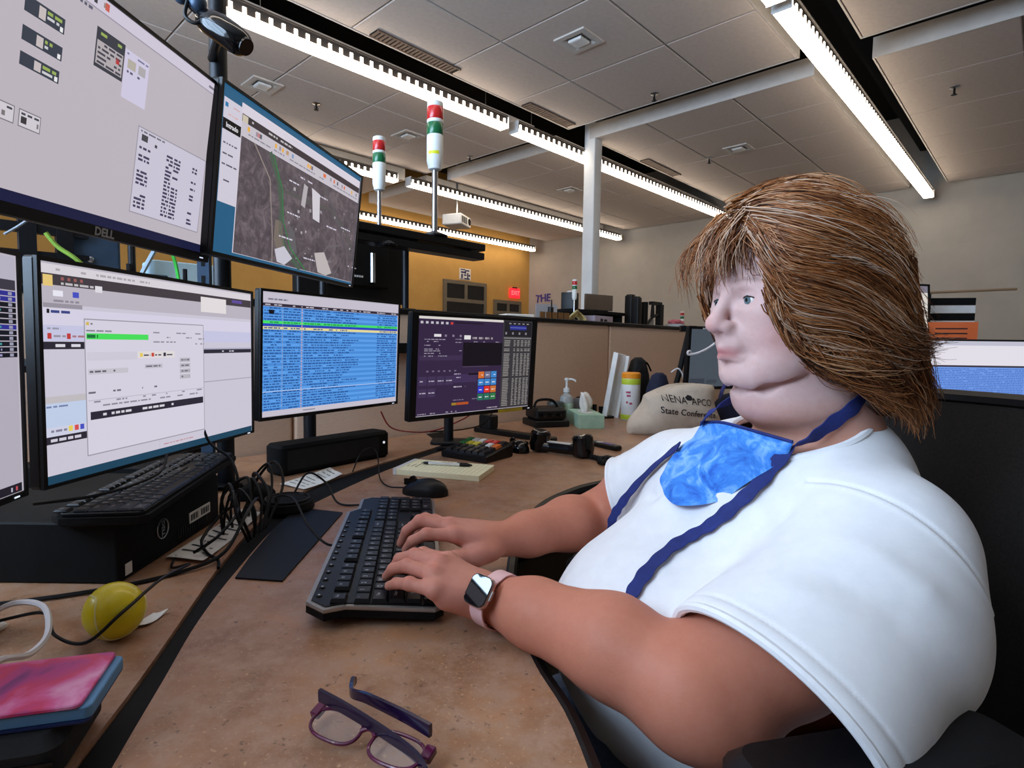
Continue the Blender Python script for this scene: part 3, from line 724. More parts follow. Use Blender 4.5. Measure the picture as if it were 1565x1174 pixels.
# aerial picture on the map screen
def mapmat():
    m = bpy.data.materials.new('aerial_picture'); m.use_nodes = True; nt = m.node_tree; b = nt.nodes['Principled BSDF']
    b.inputs['Base Color'].default_value = (.004, .004, .004, 1); b.inputs['Roughness'].default_value = .35; b.inputs['Specular IOR Level'].default_value = .25
    t = nt.nodes.new('ShaderNodeTexCoord'); n = nt.nodes.new('ShaderNodeTexNoise'); n.inputs['Scale'].default_value = 26; n.inputs['Detail'].default_value = 12; n.inputs['Roughness'].default_value = .75; n.inputs['Distortion'].default_value = 1.2
    nt.links.new(t.outputs['Object'], n.inputs['Vector'])
    cr = nt.nodes.new('ShaderNodeValToRGB'); e = cr.color_ramp.elements
    e[0].position = .3; e[0].color = (*lin((58, 52, 58)), 1); e[1].position = .72; e[1].color = (*lin((128, 116, 120)), 1)
    k = e.new(.5); k.color = (*lin((88, 79, 86)), 1)
    nt.links.new(n.outputs['Fac'], cr.inputs[0]); nt.links.new(cr.outputs[0], b.inputs['Emission Color']); b.inputs['Emission Strength'].default_value = 1.0
    return m
_w = math.dist((-.524, 1.094), (-.397, 1.72))
_u = UI(_w, .325); _u.rect(.112, .25, .978, .952, (90, 84, 90), 4.5)
_u.m.build('aerial_picture', mapmat(), SCREENS[mons['map'].name], smooth=0, flip=False)
MB().box(.10, .225, -.0045, -.0036, -0.0, .012).build('tape_label', mat('yellow_tape', (228, 206, 70), .6, c2=(220, 196, 60), scale=20), BEZELS[mons['m3'].name], smooth=0, label='yellow tape label')

# ---------------------------------------------------------------- screen stands and posts
def post(name, x, y, z0, z1, r, label, arms=(), base=True, n=14, cat='post'):
    o = empty(name, (x, y, z0), label=label, cat=cat)
    MB().cyl((0, 0, 0.004 if base else 0), (0, 0, z1-z0), r, n=n).build('pole', M_dmetal, o)
    if base: MB().rbox(0.13, 0.10, 0, 0.012, 0.012, 0.003).build('base_plate', M_dmetal, o)
    for t in arms:
        t = Vector(t) - Vector((x, y, z0)); e = Vector((0, 0, t.z))
        MB().cyl(e, e + Vector((0, 0, 0.001)) , r*1.35, n=n).rings([[(e.x+math.cos(a)*r*1.35, e.y+math.sin(a)*r*1.35, e.z+dz) for a in [2*pi*i/n for i in range(n)]] for dz in (-.02, .02)]).build('collar', M_dmetal, o)
        MB().cyl(e, t, 0.013, n=10).build('arm', M_dmetal, o)
    return o
def back_of(k):
    M = mons[k].matrix_world if False else mons[k].matrix_basis
    h = .165
    return M @ Vector((0, .12, h))
b1, b2, bb, bm, b3, b0 = back_of('m1'), back_of('m2'), back_of('big'), back_of('map'), back_of('m3'), back_of('m0')
post('monitor_post', -.91, 1.02, DZ, 1.62, .02, 'black post behind the left lower screen', arms=(b1, bb))
post('monitor_post', -.655, 1.44, DZ, 1.98, .021, 'tall black post rising behind the map screen, carrying the camera', arms=(bm,))
post('monitor_post', -.56, 1.83, DZ, 1.12, .02, 'short black post behind the blue list screen', arms=(b2,))
post('monitor_post', -.13, 2.11, DZ, 1.09, .018, 'short black post behind the purple touch screen', arms=(b3,))
post('monitor_post', -.78, .62, DZ, 1.30, .02, 'black post at the far left behind the cut off screen', arms=(b0,))
# ---------------------------------------------------------------- keyboards
M_key = mat('key_plastic', (13, 13, 16), 0.38, spec=.4, c2=(17, 17, 20), scale=80)
M_legend = mat('key_legend', (205, 205, 210), 0.6, c2=(195, 195, 200), scale=50)
M_rim = mat('silver_rim', (170, 164, 158), 0.35, 0.6, c2=(158, 152, 146), scale=20)
M_screenoff = mat('dark_screen', (44, 50, 58), 0.25, c2=(38, 44, 52), scale=4)
_keys = {}
def key_mesh(wd, dp, hh):
    k = (round(wd, 4), round(dp, 4), round(hh, 4))
    if k not in _keys:
        g = 0.0009; a, b = wd/2-g, dp/2-g
        q = lambda x, y, z, dy=0: [(-x, -y+dy, z), (x, -y+dy, z), (x, y+dy, z), (-x, y+dy, z)]
        ob = MB().rings([q(a, b, 0), q(a, b, hh*0.35), q(a-.0022, b-.002, hh, .0004)]).build('key', M_key, None, smooth=0)
        _keys[k] = ob.data; bpy.data.objects.remove(ob)
    return _keys[k]
def keyboard(name, label, M, p, media=True, rim=True, kh=0.0065, slope=0.0):
    r = empty(name, label=label, cat='keyboard', matrix=M)
    W, D = 22.85*p + 0.02, 7.0*p
    x0 = -W/2 + 0.010
    ya = -D/2; yb = D/2
    out = [(-W/2+.012, ya), (W/2-.012, ya), (W/2, ya+.012), (W/2, yb-.02), (W/2-.02, yb)]
    if media: out += [(W/2-.09, yb), (W/2-.115, yb+.018), (-W/2+.02, yb+.022), (-W/2-.004, yb-.004), (-W/2+.008, yb-.03), (-W/2, ya+.012)]
    else: out += [(-W/2+.02, yb), (-W/2, yb-.02), (-W/2, ya+.012)]
    ins = inset(out, 0.006)
    MB().rings([[(x, y, 0.0) for x, y in ins], [(x, y, 0.004) for x, y in out], [(x, y, 0.0135) for x, y in out]], cap1=True).build('base', M_matte, r)
    if rim: MB().rings([[(x, y, 0.0136) for x, y in out], [(x*1.003, y*1.006, 0.0155) for x, y in out], [(x, y, 0.0185) for x, y in out]]).build('rim', M_rim, r, label='silver rim')
    zt = 0.0195
    MB().prism(ins, 0.0137 if not rim else 0.0186, zt, 0.001).build('deck', M_black, r)
    lg = MB()
    def key(ux, uy, wu, du=1.0, ch=None):
        me = key_mesh(wu*p, du*p, kh)
        o = link('key', me, r); o.location = (x0 + (ux+wu/2)*p, ya + 0.006 + (uy+du/2)*p, zt)
        if ch:
            vs, fs = text_geo(ch, p*0.42 if len(ch) == 1 else p*0.26)
            lg.add(vs, fs, M=Matrix.Translation((o.location.x-p*0.12*(len(ch) == 1), o.location.y+p*0.1, zt+kh+0.0002)))
    rowsx = [
        (0, [('Ctrl', 1.5), ('', 1.25), ('Alt', 1.25), ('', 6), ('Alt', 1.25), ('', 1.25), ('', 1.25), ('Ctrl', 1.25)]),
        (1, [('Shift', 2.25)] + [(c, 1) for c in 'ZXCVBNM,./'] + [('Shift', 2.75)]),
        (2, [('Caps', 1.75)] + [(c, 1) for c in "ASDFGHJKL;'"] + [('Enter', 2.25)]),
        (3, [('Tab', 1.5)] + [(c, 1) for c in 'QWERTYUIOP[]'] + [('\\', 1.5)]),
        (4, [(c, 1) for c in '`1234567890-='] + [('Back', 2)])]
    for uy, ks in rowsx:
        x = 0
        for c, wu in ks: key(x, uy, wu, 1, c or None); x += wu
    x = 0
    for i in range(13):
        if i in (1, 5, 9): x += 0.66
        key(x, 5.35, 1, 1, 'Esc' if i == 0 else 'F%d' % i); x += 1
    for i in range(3):
        key(15.3+i, 5.35, 1, 1, ('Prt', 'Scr', 'Brk')[i]); key(15.3+i, 4, 1, 1, ('Ins', 'Hm', 'PU')[i]); key(15.3+i, 3, 1, 1, ('Del', 'End', 'PD')[i]); key(15.3+i, 0, 1, 1, '<v>'[i])
    key(16.3, 1, 1, 1, '^')
    for i in range(4):
        key(18.6+i, 4, 1, 1, ('Num', '/', '*', '-')[i])
    for j, rw_ in enumerate(('123', '456', '789')):
        for i, c in enumerate(rw_): key(18.6+i, 1+j, 1, 1, c)
    key(18.6, 0, 2, 1, '0'); key(20.6, 0, 1, 1, '.'); key(21.6, 0, 1, 2, 'Ent'); key(21.6, 2, 1, 2, '+')
    lg.build('legends', M_legend, r, smooth=0, kind='stuff')
    if media:
        for i in range(13):
            o = MB().lathe([(0.0042, 0), (0.0042, 0.0012), (0.0034, 0.0018)], 10, M=TR(-W/2+.035+i*.0265, yb+.008, zt)).build('media_button', M_key, r)
        mk = MB()
        for i in range(13): mk.box(-W/2+.0338+i*.0265, -W/2+.0362+i*.0265, yb+.0068, yb+.0092, zt+.0018, zt+.0020)
        mk.build('media_marks', M_legend, r, smooth=0, kind='stuff')
    return r
keyboard('keyboard', 'black keyboard with silver rim under the woman\'s hands', TR(-.158, .985, DZ+.008, math.radians(96.5), math.radians(2.5)), 0.0226)
o = bpy.data.objects[-1]
keyboard('keyboard', 'black keyboard lying on the computer below the dialog screen', TR(-.600, 1.055, DZ+.0955, math.radians(98), 0), 0.0198, media=False, rim=False, kh=.004)

# ---------------------------------------------------------------- desktop computers, mice
def computer(x0, x1, y0, y1, label, badge):
    r = empty('desktop_computer', (x1, y0, DZ), label=label, cat='computer')
    MB().rbox(x1-x0, y1-y0, 0, .094, .006, .003, cx=(x0-x1)/2, cy=(y1-y0)/2).build('case', M_matte, r)
    m = MB()
    for i in range(14): m.box(-0.0005, 0.0015, .165+i*.008, .169+i*.008, .012, .030)
    m.build('vent', M_black, r, smooth=0, kind='stuff')
    if badge:
        ring = [(0.0012, .118+.0165*math.cos(a), .048+.0165*math.sin(a)) for a in [2*pi*i/28 for i in range(28)]]
        MB().tube(ring, .0011, 6, closed=True).build('badge_ring', M_steel, r)
        vs, fs = text_geo('DELL', .0125, .0002, .0004)
        MB().add(vs, fs, M=TR(.0015, .118, .048) @ Matrix.Rotation(pi/2, 4, 'Z') @ Matrix.Rotation(pi/2, 4, 'X') @ Matrix.Rotation(-pi/2, 4, 'Z')).build('badge', M_steel, r, smooth=0)
        st = MB().box(0.0005, .0018, .205, .285, .028, .048).build('sticker', M_paper, r, smooth=0, label='white barcode sticker')
        m = MB()
        for k in range(22): m.box(.0018, .0021, .210+k*.0032, .2112+k*.0032+.0012*(k % 3 == 0), .032, .044) if k not in (9, 10, 11) else None
        m.build('barcode', M_ink, st, smooth=0, kind='stuff')
        MB().box(0.0005, .0016, .014, .030, .008, .026).build('small_sticker', M_paper, r, smooth=0)
    return r
computer(-.84, -.548, .842, 1.17, 'black flat desktop computer with round badge under the second keyboard', True)
computer(-1.02, -.735, 1.22, 1.50, 'black flat desktop computer behind the cable bundle, under the screen stands', False)
computer(-.97, -.665, .22, .53, 'black flat desktop computer at the far left under the cut off screen', False)  # added out of view, keeps window light off the rear worktop
def mouse(label, x, y, rz, L=.115, W=.064, Hh=.037, m=None, z=DZ):
    r = empty('computer_mouse', (x, y, z), rz, label=label, cat='mouse')
    b = MB(); R = []
    n = 14
    for i in range(n+1):
        t = i/n; xx = (t-.5)*L
        w = W/2*max(0.02, (1-abs(2*t-1)**3.2))**.5*(.86+.14*math.cos((t-.35)*3)); h = Hh*max(.03, math.sin(pi*(.06+.9*t**.85)))**.62
        R.append([(xx, w*math.cos(a)*(1 if math.sin(a) > -.1 else .9), max(0.0, h*max(0, math.sin(a))**.8)) for a in [pi*k/12 - .0 for k in range(13)]] + [(xx, -w*.86, 0.0), (xx, w*.86, 0.0)])
    b.rings(R).build('shell', m or M_black, r, smooth=60)
    MB().cyl((L*.27, -.004, Hh*.86), (L*.27, .004, Hh*.86), .009, n=14).build('wheel', M_gloss, r)
    MB().box(L*.12, L*.47, -.0006, .0006, Hh*.5, Hh*.90).build('button_gap', M_matte, r, smooth=0)
    return r
mouse('black mouse between keyboard and notepad', -.142, 1.385, math.radians(165), .118, .068, .040)
mouse('glossy black mouse right of the coloured keypad', .118, 1.965, math.radians(120), .105, .064, .042, M_gloss)
mouse('black mouse in the shade beside the second keyboard', -.545, 1.33, math.radians(200), .105, .06, .036, M_matte)
# small black hand-rest like puck on the strip
o = empty('cable_grommet', (-.432, 1.245, DZ), label='black round grommet cap where cables drop', cat='grommet')
MB().lathe([(.055, 0), (.058, .006), (.054, .020), (.036, .026), (.0, .027)], 28).build('cap', M_matte, o)
MB().tube([(.046*math.cos(a), .046*math.sin(a), .0245) for a in [2*pi*i/24 for i in range(24)]], .003, 6, closed=True).build('rim', M_black, o)

# ---------------------------------------------------------------- notepad, pen, papers
M_ypad = mat('yellow_pad_paper', (250, 244, 206), 0.8, c2=(246, 238, 196), scale=30)
r = empty('notepad', (-.108, 1.625, DZ), math.radians(-17), label='yellow ruled notepad behind the mouse', cat='notepad')
pg = MB().rbox(.250, .150, 0, .016, .003, .001).build('pages', M_ypad, r)
MB().box(-.130, -.118, -.075, .075, -.0, .0172).build('binding', M_white, r, smooth=0)
m = MB()
for k in range(17): m.box(-.112+k*.0138, -.1114+k*.0138, -.073, .073, .0160, .01625)
m.build('ruling', mat('blue_rule', (190, 190, 160), .8, c2=(180, 182, 160), scale=20), pg, smooth=0, kind='stuff')
m = MB()
for k in range(3):
    m.tube(spline([(-.108+.014*k+random.uniform(-.002, .002), -.03+.012*i, .0164) for i in range(3+k)], 3), .0006, 4)
m.tube([(-.075+.012*math.cos(a), .035+.022*math.sin(a), .0164) for a in [2*pi*i/18 for i in range(18)]], .0006, 4, closed=True)
m.build('handwriting', M_ink, pg, smooth=0, kind='stuff')
r = empty('pen', label='white pen with black grip lying on the notepad', cat='pen', matrix=TR(-.105, 1.640, DZ+.0212, math.radians(-10)))
MB().cyl((-.055, 0, 0), (.038, 0, 0), .0047, n=14).build('barrel', M_white, r)
MB().cyl((.038, 0, 0), (.068, 0, 0), .0048, .0046, n=14).cyl((.068, 0, 0), (.074, 0, 0), .0025, n=10).build('cap', M_black, r)
MB().tube([(-.055, 0, 0), (-.066, 0, 0), (-.073, 0, 0)], [.0047, .0036, .0008], 12).build('tip', M_black, r)
MB().box(.03, .062, -.0012, .0012, .0046, .0062).build('clip', M_black, r, smooth=0)
m = MB()
for k in range(6): m.box(-.016+k*.0055, -.0125+k*.0055+.001*(k % 2), -.0016, .0016, .0040, .00485)
m.build('print', M_ink, r, smooth=0, kind='stuff')
def sheet(label, pts, curl, lines, name='paper_sheet', dz=0.0008):
    """a thin sheet given by its four corners on the desk with some curl"""
    n = 8; a, b, c, d = [Vector((x, y, 0)) for x, y in pts]; g = []
    for i in range(n+1):
        for j in range(n+1):
            s, t = i/n, j/n
            p = a*(1-s)*(1-t) + b*s*(1-t) + c*s*t + d*(1-s)*t
            g.append((p.x, p.y, DZ+dz+curl*((2*t-1)**2)*(.4+.6*s) + .001*math.sin(5*s+3*t)+.001))
    f = [(i*(n+1)+j, (i+1)*(n+1)+j, (i+1)*(n+1)+j+1, i*(n+1)+j+1) for i in range(n) for j in range(n)]
    r = empty(name, label=label, cat='paper')
    N = len(g)
    m = MB(); m.add(g + [(x, y, z-.0005) for x, y, z in g], f + [tuple(q+N for q in reversed(ff)) for ff in f])
    m.build('sheet', M_paper, r)
    if lines:
        m = MB()
        for k in range(lines):
            t = .12+.76*k/max(1, lines-1)
            s0, s1 = .12, .12+random.uniform(.45, .76)
            for s in np.arange(s0, s1, .05):
                def P(s, t):
                    p = a*(1-s)*(1-t) + b*s*(1-t) + c*s*t + d*(1-s)*t
                    return (p.x, p.y, DZ+dz+curl*((2*t-1)**2)*(.4+.6*s) + .001*math.sin(5*s+3*t)+.0016)
                if random.random() < .85: m.quad(P(s, t), P(s+.04, t), P(s+.04, t+.022), P(s, t+.022))
        m.build('print', M_ink, r, smooth=0, kind='stuff')
    return r
sheet('printed sheet leaning by the cable bundle beside the computer', [(-.535, .945), (-.462, .925), (-.47, 1.19), (-.525, 1.23)], .006, 9)
sheet('printed sheet lying behind the black strip under the list screen', [(-.525, 1.455), (-.445, 1.40), (-.39, 1.565), (-.45, 1.66)], .004, 8)
sheet('torn scrap of paper beside the yellow ball', [(-.452, .702), (-.430, .718), (-.426, .755), (-.442, .748)], .003, 0, 'paper_scrap')

# ---------------------------------------------------------------- keypad, handset, recorder, flat arm
r = empty('keypad', (-.020, 1.862, DZ), math.radians(-36), label='black programmable keypad with coloured keys', cat='keypad')
q = lambda s, t, z0, z1: [(-s, -t, z0), (s, -t, z0), (s, t, z1), (-s, t, z1)]
MB().rings([q(.088, .072, 0, 0), q(.09, .075, .004, .004), q(.09, .075, .018, .040), q(.086, .071, .022, .044)]).build('body', M_black, r, smooth=0)
cols = {(0, 3): (40, 150, 70), (0, 2): (40, 150, 70), (1, 3): (230, 230, 230), (2, 3): (230, 230, 230), (1, 2): (230, 215, 60), (2, 2): (230, 215, 60), (3, 3): (210, 40, 40), (4, 3): (210, 40, 40), (4, 2): (225, 228, 230), (5, 2): (235, 120, 40)}
for i in range(6):
    for j in range(4):
        c = cols.get((i, j)); mk = mat('keycap_%s' % ('_'.join(map(str, c)) if c else 'black'), c or (24, 24, 28), .4, c2=tuple(int(v*.93) for v in (c or (28, 28, 30))), scale=40)
        x = -.066+i*.0265; y = -.054+j*.034
        z = .022 + (y+.071)/.142*.022
        MB().rings([[(x+a*.0118, y+b*.0148, z-.001 + b*.0148*.155) for a, b in ((-1, -1), (1, -1), (1, 1), (-1, 1))], [(x+a*.0095, y+b*.0122, z+.0085+b*.0122*.155) for a, b in ((-1, -1), (1, -1), (1, 1), (-1, 1))]]).build('key', mk, r, smooth=0)
MB().rbox(.36, .022, 0, .012, .006, .003, M=TR(.0, 2.03, DZ, math.radians(24))).build('flat_cable', M_matte, label='flat black cable bar running behind the keypad', cat='cable')
r = empty('telephone_handset', (.262, 1.915, DZ), math.radians(-36), label='black telephone handset lying on the desk', cat='handset')
hp = spline([(-.085, 0, .024), (-.055, 0, .022), (0, 0, .021), (.055, 0, .022), (.085, 0, .024)], 5)
MB().tube(hp, [.025]*6 + [.0205]*9 + [.025]*6, 12, flat=.9).build('grip', M_gloss, r); gp = bpy.data.objects[r.children[-1].name] if r.children else r
for s in (-1, 1):
    MB().lathe([(.016, 0), (.030, .006), (.035, .026), (.035, .066), (.029, .074), (.012, .069), (.0, .067)], 24, M=TR(s*.088, 0, 0.001, 0, 0, s*math.radians(-8))).build('earpiece' if s < 0 else 'mouthpiece', M_gloss, r)
MB().box(-.050, .040, -.011, .011, .0385, .0415).build('label_strip', M_white, gp, smooth=0, label='white label strip')
m = MB(); pth = spline([(.345, 1.845, DZ+.010), (.375, 1.80, DZ+.010), (.40, 1.815, DZ+.010), (.415, 1.775, DZ+.010), (.375, 1.745, DZ+.010), (.36, 1.76, DZ+.010)], 60)
hel = []
for i, p in enumerate(pth):
    t = (pth[min(i+1, len(pth)-1)]-pth[max(i-1, 0)]).normalized(); u = Vector((0, 0, 1)); w = t.cross(u)
    a = i*1.15; hel.append(p + (w*math.cos(a) + u*math.sin(a))*.0075)
MB().tube(hel, .0024, 5).build('coil_cord', M_cable, label='black coiled cord at the handset', cat='cord')
r = empty('voice_recorder', label='slim black recorder with purple strip right of the handset', cat='recorder', matrix=TR(.438, 2.055, DZ, math.radians(-58)))
MB().rbox(.150, .034, 0, .018, .009, .004).build('body', M_black, r)
MB().rbox(.05, .026, .0182, .0186, .004, 0, cx=.018).build('display', mat('purple_strip', (90, 60, 140), .4, c2=(80, 52, 130), scale=10), r)
for i in range(3): MB().lathe([(.004, .018), (.004, .0195), (.003, .02)], 10, M=TR(-.05+i*.014, 0, 0)).build('button', M_steel, r)
MB().box(-.035, -.012, -.010, .010, .0180, .0184).build('print', M_white, r, smooth=0)
# phone cradle arm between touch screen and handset
r = empty('cradle_arm', label='flat black cradle arm in front of the touch screen stand', cat='arm')
MB().rbox(.40, .050, 0, .020, .010, .004, M=TR(.120, 2.28, DZ, math.radians(-42))).build('plate', M_black, r)
MB().rbox(.07, .055, .018, .075, .012, .004, M=TR(.02, 2.38, DZ, math.radians(-42))).build('block', M_black, r)

# ---------------------------------------------------------------- tissue box and the things along the partition
r = empty('tissue_box', (.470, 2.64, DZ), math.radians(4), label='pale green tissue box with a tissue pulled up', cat='tissue box')
M_tis = mat('pale_green_card', (180, 212, 186), .7, c2=(160, 196, 172), scale=26)
MB().rbox(.115, .245, 0, .062, .003, .001).build('box', M_tis, r)
MB().lathe([(.0, .0621), (.03, .0622), (.034, .0632), (.0, .0634)], 24, M=Matrix.Diagonal((1, 2.1, 1, 1))).build('slot', M_white, r)
rs = []
for i in range(9):
    t = i/8; rr = .012+.020*math.sin(t*2.6)*(1-.5*t)
    rs.append([(rr*(1+.35*math.sin(3*a+t*2))*math.cos(a)*1.0+.004*math.sin(t*4), rr*.9*(1+.3*math.cos(4*a+t))*math.sin(a)+.02*t, .060+.085*t+.008*math.sin(2*a)*t) for a in [2*pi*k/20 for k in range(20)]])
MB().rings(rs).build('tissue', M_paper, r, smooth=80)
m = MB()
for k in range(4): m.box(.0576, .058, -.08+.0*k, -.02+random.uniform(-.02, .02), .018+k*.009, .021+k*.009)
m.lathe([(.0, 0), (.010, .0004)], 12, M=TR(.0577, -.095, .03, 0, 0, pi/2))
m.build('print', mat('green_print', (70, 120, 90), .7, c2=(60, 110, 80), scale=10), r, smooth=0, kind='stuff')
r = empty('sanitizer_bottle', (.405, 2.80, DZ), label='clear hand sanitizer pump bottle behind the tissue box', cat='bottle')
M_clear = mat('cloudy_clear_plastic', (214, 220, 220), .2, c2=(205, 212, 214), scale=8, trans=.55)
MB().lathe([(.03, 0), (.034, .006), (.034, .10), (.030, .118), (.015, .13), (.014, .14)], 24).build('bottle', M_clear, r)
MB().lathe([(.016, .14), (.016, .158), (.008, .160), (.0055, .166), (.0055, .195), (.012, .197), (.012, .208), (.004, .210)], 18).build('pump', M_white, r); pm = r.children[-1]
MB().tube([(0, 0, .203), (.02, -.01, .204), (.036, -.018, .200), (.040, -.02, .192)], .0045, 8).build('nozzle', M_white, pm)
MB().lathe([(.0342, .03), (.0345, .031), (.0345, .085), (.0342, .086)], 24).build('label_band', mat('green_label', (190, 206, 190), .6, c2=(150, 180, 150), scale=30), r)
r = empty('pencil_cup', (.345, 2.76, DZ), label='metal mesh cup with lavender band beside the sanitizer', cat='cup')
MB().lathe([(.038, 0), (.040, .004), (.040, .095), (.036, .095), (.036, .01), (.0, .01)], 26).build('cup', mat('grey_mesh', (120, 124, 120), .4, .6, c2=(90, 94, 92), scale=200), r)
MB().lathe([(.0405, .012), (.041, .014), (.041, .045), (.0405, .047)], 26).build('band', mat('lavender', (150, 150, 196), .6, c2=(140, 140, 186), scale=20), r)
r = empty('card_box', (.500, 2.88, DZ), math.radians(-20), label='silver grey cube box behind the tissue box', cat='box')
MB().rbox(.085, .085, 0, .105, .004, .002).build('body', mat('silver_card', (150, 146, 150), .35, .4, c2=(120, 116, 120), scale=12), r)
MB().rbox(.06, .06, .105, .110, .004, .001).build('lid', M_black, r)
r = empty('black_caddy', (.60, 2.92, DZ), math.radians(15), label='low black caddy of small items behind the tissue box', cat='caddy')
MB().rbox(.11, .09, 0, .012, .006, .002).build('tray', M_black, r)
for i in range(3): MB().cyl((-.035+i*.035, 0, .012), (-.035+i*.035, 0, .07-.012*i), .012, n=14).build('vial', [M_gloss, M_black, mat('brown_glass', (60, 40, 34), .2, c2=(50, 32, 28), scale=8)][i], r)
r = empty('white_tray', label='tall white plastic tray standing against the partition', cat='tray', matrix=TR(.640, 2.925, DZ+.001, math.radians(30), math.radians(0), math.radians(12)))
m = MB().rbox(.085, .012, 0, .335, .004, .002).box(-.042, -.036, -.03, 0, 0, .33).box(.036, .042, -.03, 0, 0, .33)
m.build('shell', M_white, r)
r = empty('wipes_canister', (.735, 2.86, DZ), label='white and lime wipes canister with an orange lid', cat='canister')
MB().lathe([(.044, 0), (.046, .004), (.046, .205), (.043, .212)], 30).build('body', M_white, r); cb = r.children[-1]
MB().lathe([(.0465, .208), (.0465, .232), (.040, .238), (.0, .238)], 30).build('lid', mat('orange_lid', (240, 150, 30), .4, c2=(232, 140, 24), scale=10), r)
M_lime = mat('lime_print', (196, 214, 60), .5, c2=(186, 204, 50), scale=10)
MB().lathe([(.0463, .004), (.0467, .006), (.0467, .026), (.0463, .028)], 30).build('lower_band', M_lime, cb)
MB().lathe([(.0463, .178), (.0467, .180), (.0467, .205), (.0463, .206)], 30).build('upper_band', M_lime, cb)
m = MB()
for k, (a, z, wd, c) in enumerate(((4.2, .135, .5, 0), (4.25, .118, .42, 0), (4.1, .085, .2, 1), (4.5, .08, .3, 0))):
    vs = []
    for i in range(7):
        t = a-wd/2+wd*i/6; vs += [(.0469*math.cos(t), .0469*math.sin(t), z), (.0469*math.cos(t), .0469*math.sin(t), z+.010)]
    m.add(vs, [(2*i, 2*i+2, 2*i+3, 2*i+1) for i in range(6)])
m.build('print', mat('purple_red_print', (150, 70, 120), .6, c2=(190, 80, 80), scale=60), r, smooth=0, kind='stuff')
r = empty('radio_speaker', (.285, 2.62, DZ), math.radians(18), label='low black radio speaker right of the touch screen', cat='radio')
MB().rbox(.17, .16, 0, .030, .008, .004).build('base', M_black, r)
MB().rbox(.155, .14, .030, .085, .02, .012).build('body', M_black, r)
MB().tube(spline([(-.06, .0, .08), (-.04, .0, .115), (.03, .0, .115), (.06, 0, .08)], 5), .006, 8).build('handle', M_matte, r)
for i in range(3): MB().lathe([(.008, 0), (.008, .006), (.005, .008)], 14, M=TR(-.045+i*.04, -.082, .055, 0, pi/2)).build('knob', M_gloss, r)
m = MB()
for i in range(5): m.box(-.07, .07, -.0705, -.0695, .036+i*.006, .039+i*.006)
m.build('grille', M_gloss, r, smooth=0, kind='stuff')

def blob(pts_rings, m, name, parent, smooth=80):
    return MB().rings(pts_rings).build(name, m, parent, smooth=smooth)
def bag_rings(w, d, h, seed, n=26, k=10, lean=0.0, amp=.06):
    R = []
    rn = random.Random(seed); ph = [rn.uniform(0, 6) for _ in range(6)]
    for i in range(k+1):
        t = i/k; s = (1-.25*t**3)*(.92+.12*math.sin(pi*min(1, t*1.3+.15)))
        if i == k: s *= .35
        if i == k-1: s *= .72
        if i == k-2: s *= .90
        ring = []
        for j in range(n):
            a = 2*pi*j/n; c, sn = math.cos(a), math.sin(a)
            e = 2/3.2
            x = abs(c)**e*(1 if c > 0 else -1)*w/2; y = abs(sn)**e*(1 if sn > 0 else -1)*d/2
            q = 1+amp*(math.sin(3*a+ph[0]+2.2*t)*.5 + math.sin(5*a+ph[1]-3*t)*.35 + math.sin(2*a+ph[2]+5*t)*.3)*(.25+.75*t)
            ring.append((x*s*q + lean*t, y*s*q, h*(t if t < .8 else .8+.2*math.sin((t-.8)/.2*pi/2)) + h*.025*math.sin(2*a+ph[3])*t*(1-t)))
        R.append(ring)
    return R
M_navy = mat('navy_cloth', (26, 32, 58), .85, c2=(20, 25, 48), scale=30, bump=.1, bscale=250)
M_bkcloth = mat('black_cloth', (16, 16, 18), .8, c2=(24, 24, 26), scale=30, bump=.1, bscale=250)
r = empty('black_bag', (.810, 3.02, DZ), math.radians(25), label='black zip bag slumped on the partition behind the wipes', cat='bag')
blob(bag_rings(.14, .10, .31, 3), M_bkcloth, 'body', r)
MB().tube(spline([(-.04, -.052, .24), (.0, -.06, .285), (.045, -.05, .24)], 6), .005, 6).build('strap', M_gloss, r)
r = empty('navy_tote', (.845, 2.80, DZ), math.radians(40), label='upright navy cloth bag beside the cream tote', cat='bag')
blob(bag_rings(.12, .11, .24, 5, lean=.02), M_navy, 'body', r)
r = empty('canvas_tote', (.815, 2.46, DZ), math.radians(14), label='cream canvas tote bag lettered State Conference', cat='bag')
M_canvas = mat('cream_canvas', (214, 200, 184), .9, c2=(202, 188, 170), scale=24, bump=.15, bscale=300)
RR = []
k = 16; n = 36
for i in range(k+1):
    t = i/k; ring = []
    hw = .205*(1-.16*t-.08*t*t)+.012*math.sin(7*t); hd = .10*(math.sin(pi*(.22+.66*t)))**.6
    if i == k: hd *= .5
    for j in range(n):
        a = 2*pi*j/n; c, sn = math.cos(a), math.sin(a); e = 2/2.6
        x = abs(c)**e*(1 if c > 0 else -1)*hw; y = abs(sn)**e*(1 if sn > 0 else -1)*hd
        fold = .010*math.sin(6*x/.27+4*t)*t + .006*math.sin(17*x+9*t)
        z = .195*t*(1-.22*max(0, -x/.20-.15)*t) + .016*math.sin(9*x+1.2)*t*t
        ring.append((x + .03*t, y+fold*(1 if sn < 0 else .3), max(0, z)))
    RR.append(ring)
tote = blob(RR, M_canvas, 'body', r)
from mathutils.bvhtree import BVHTree
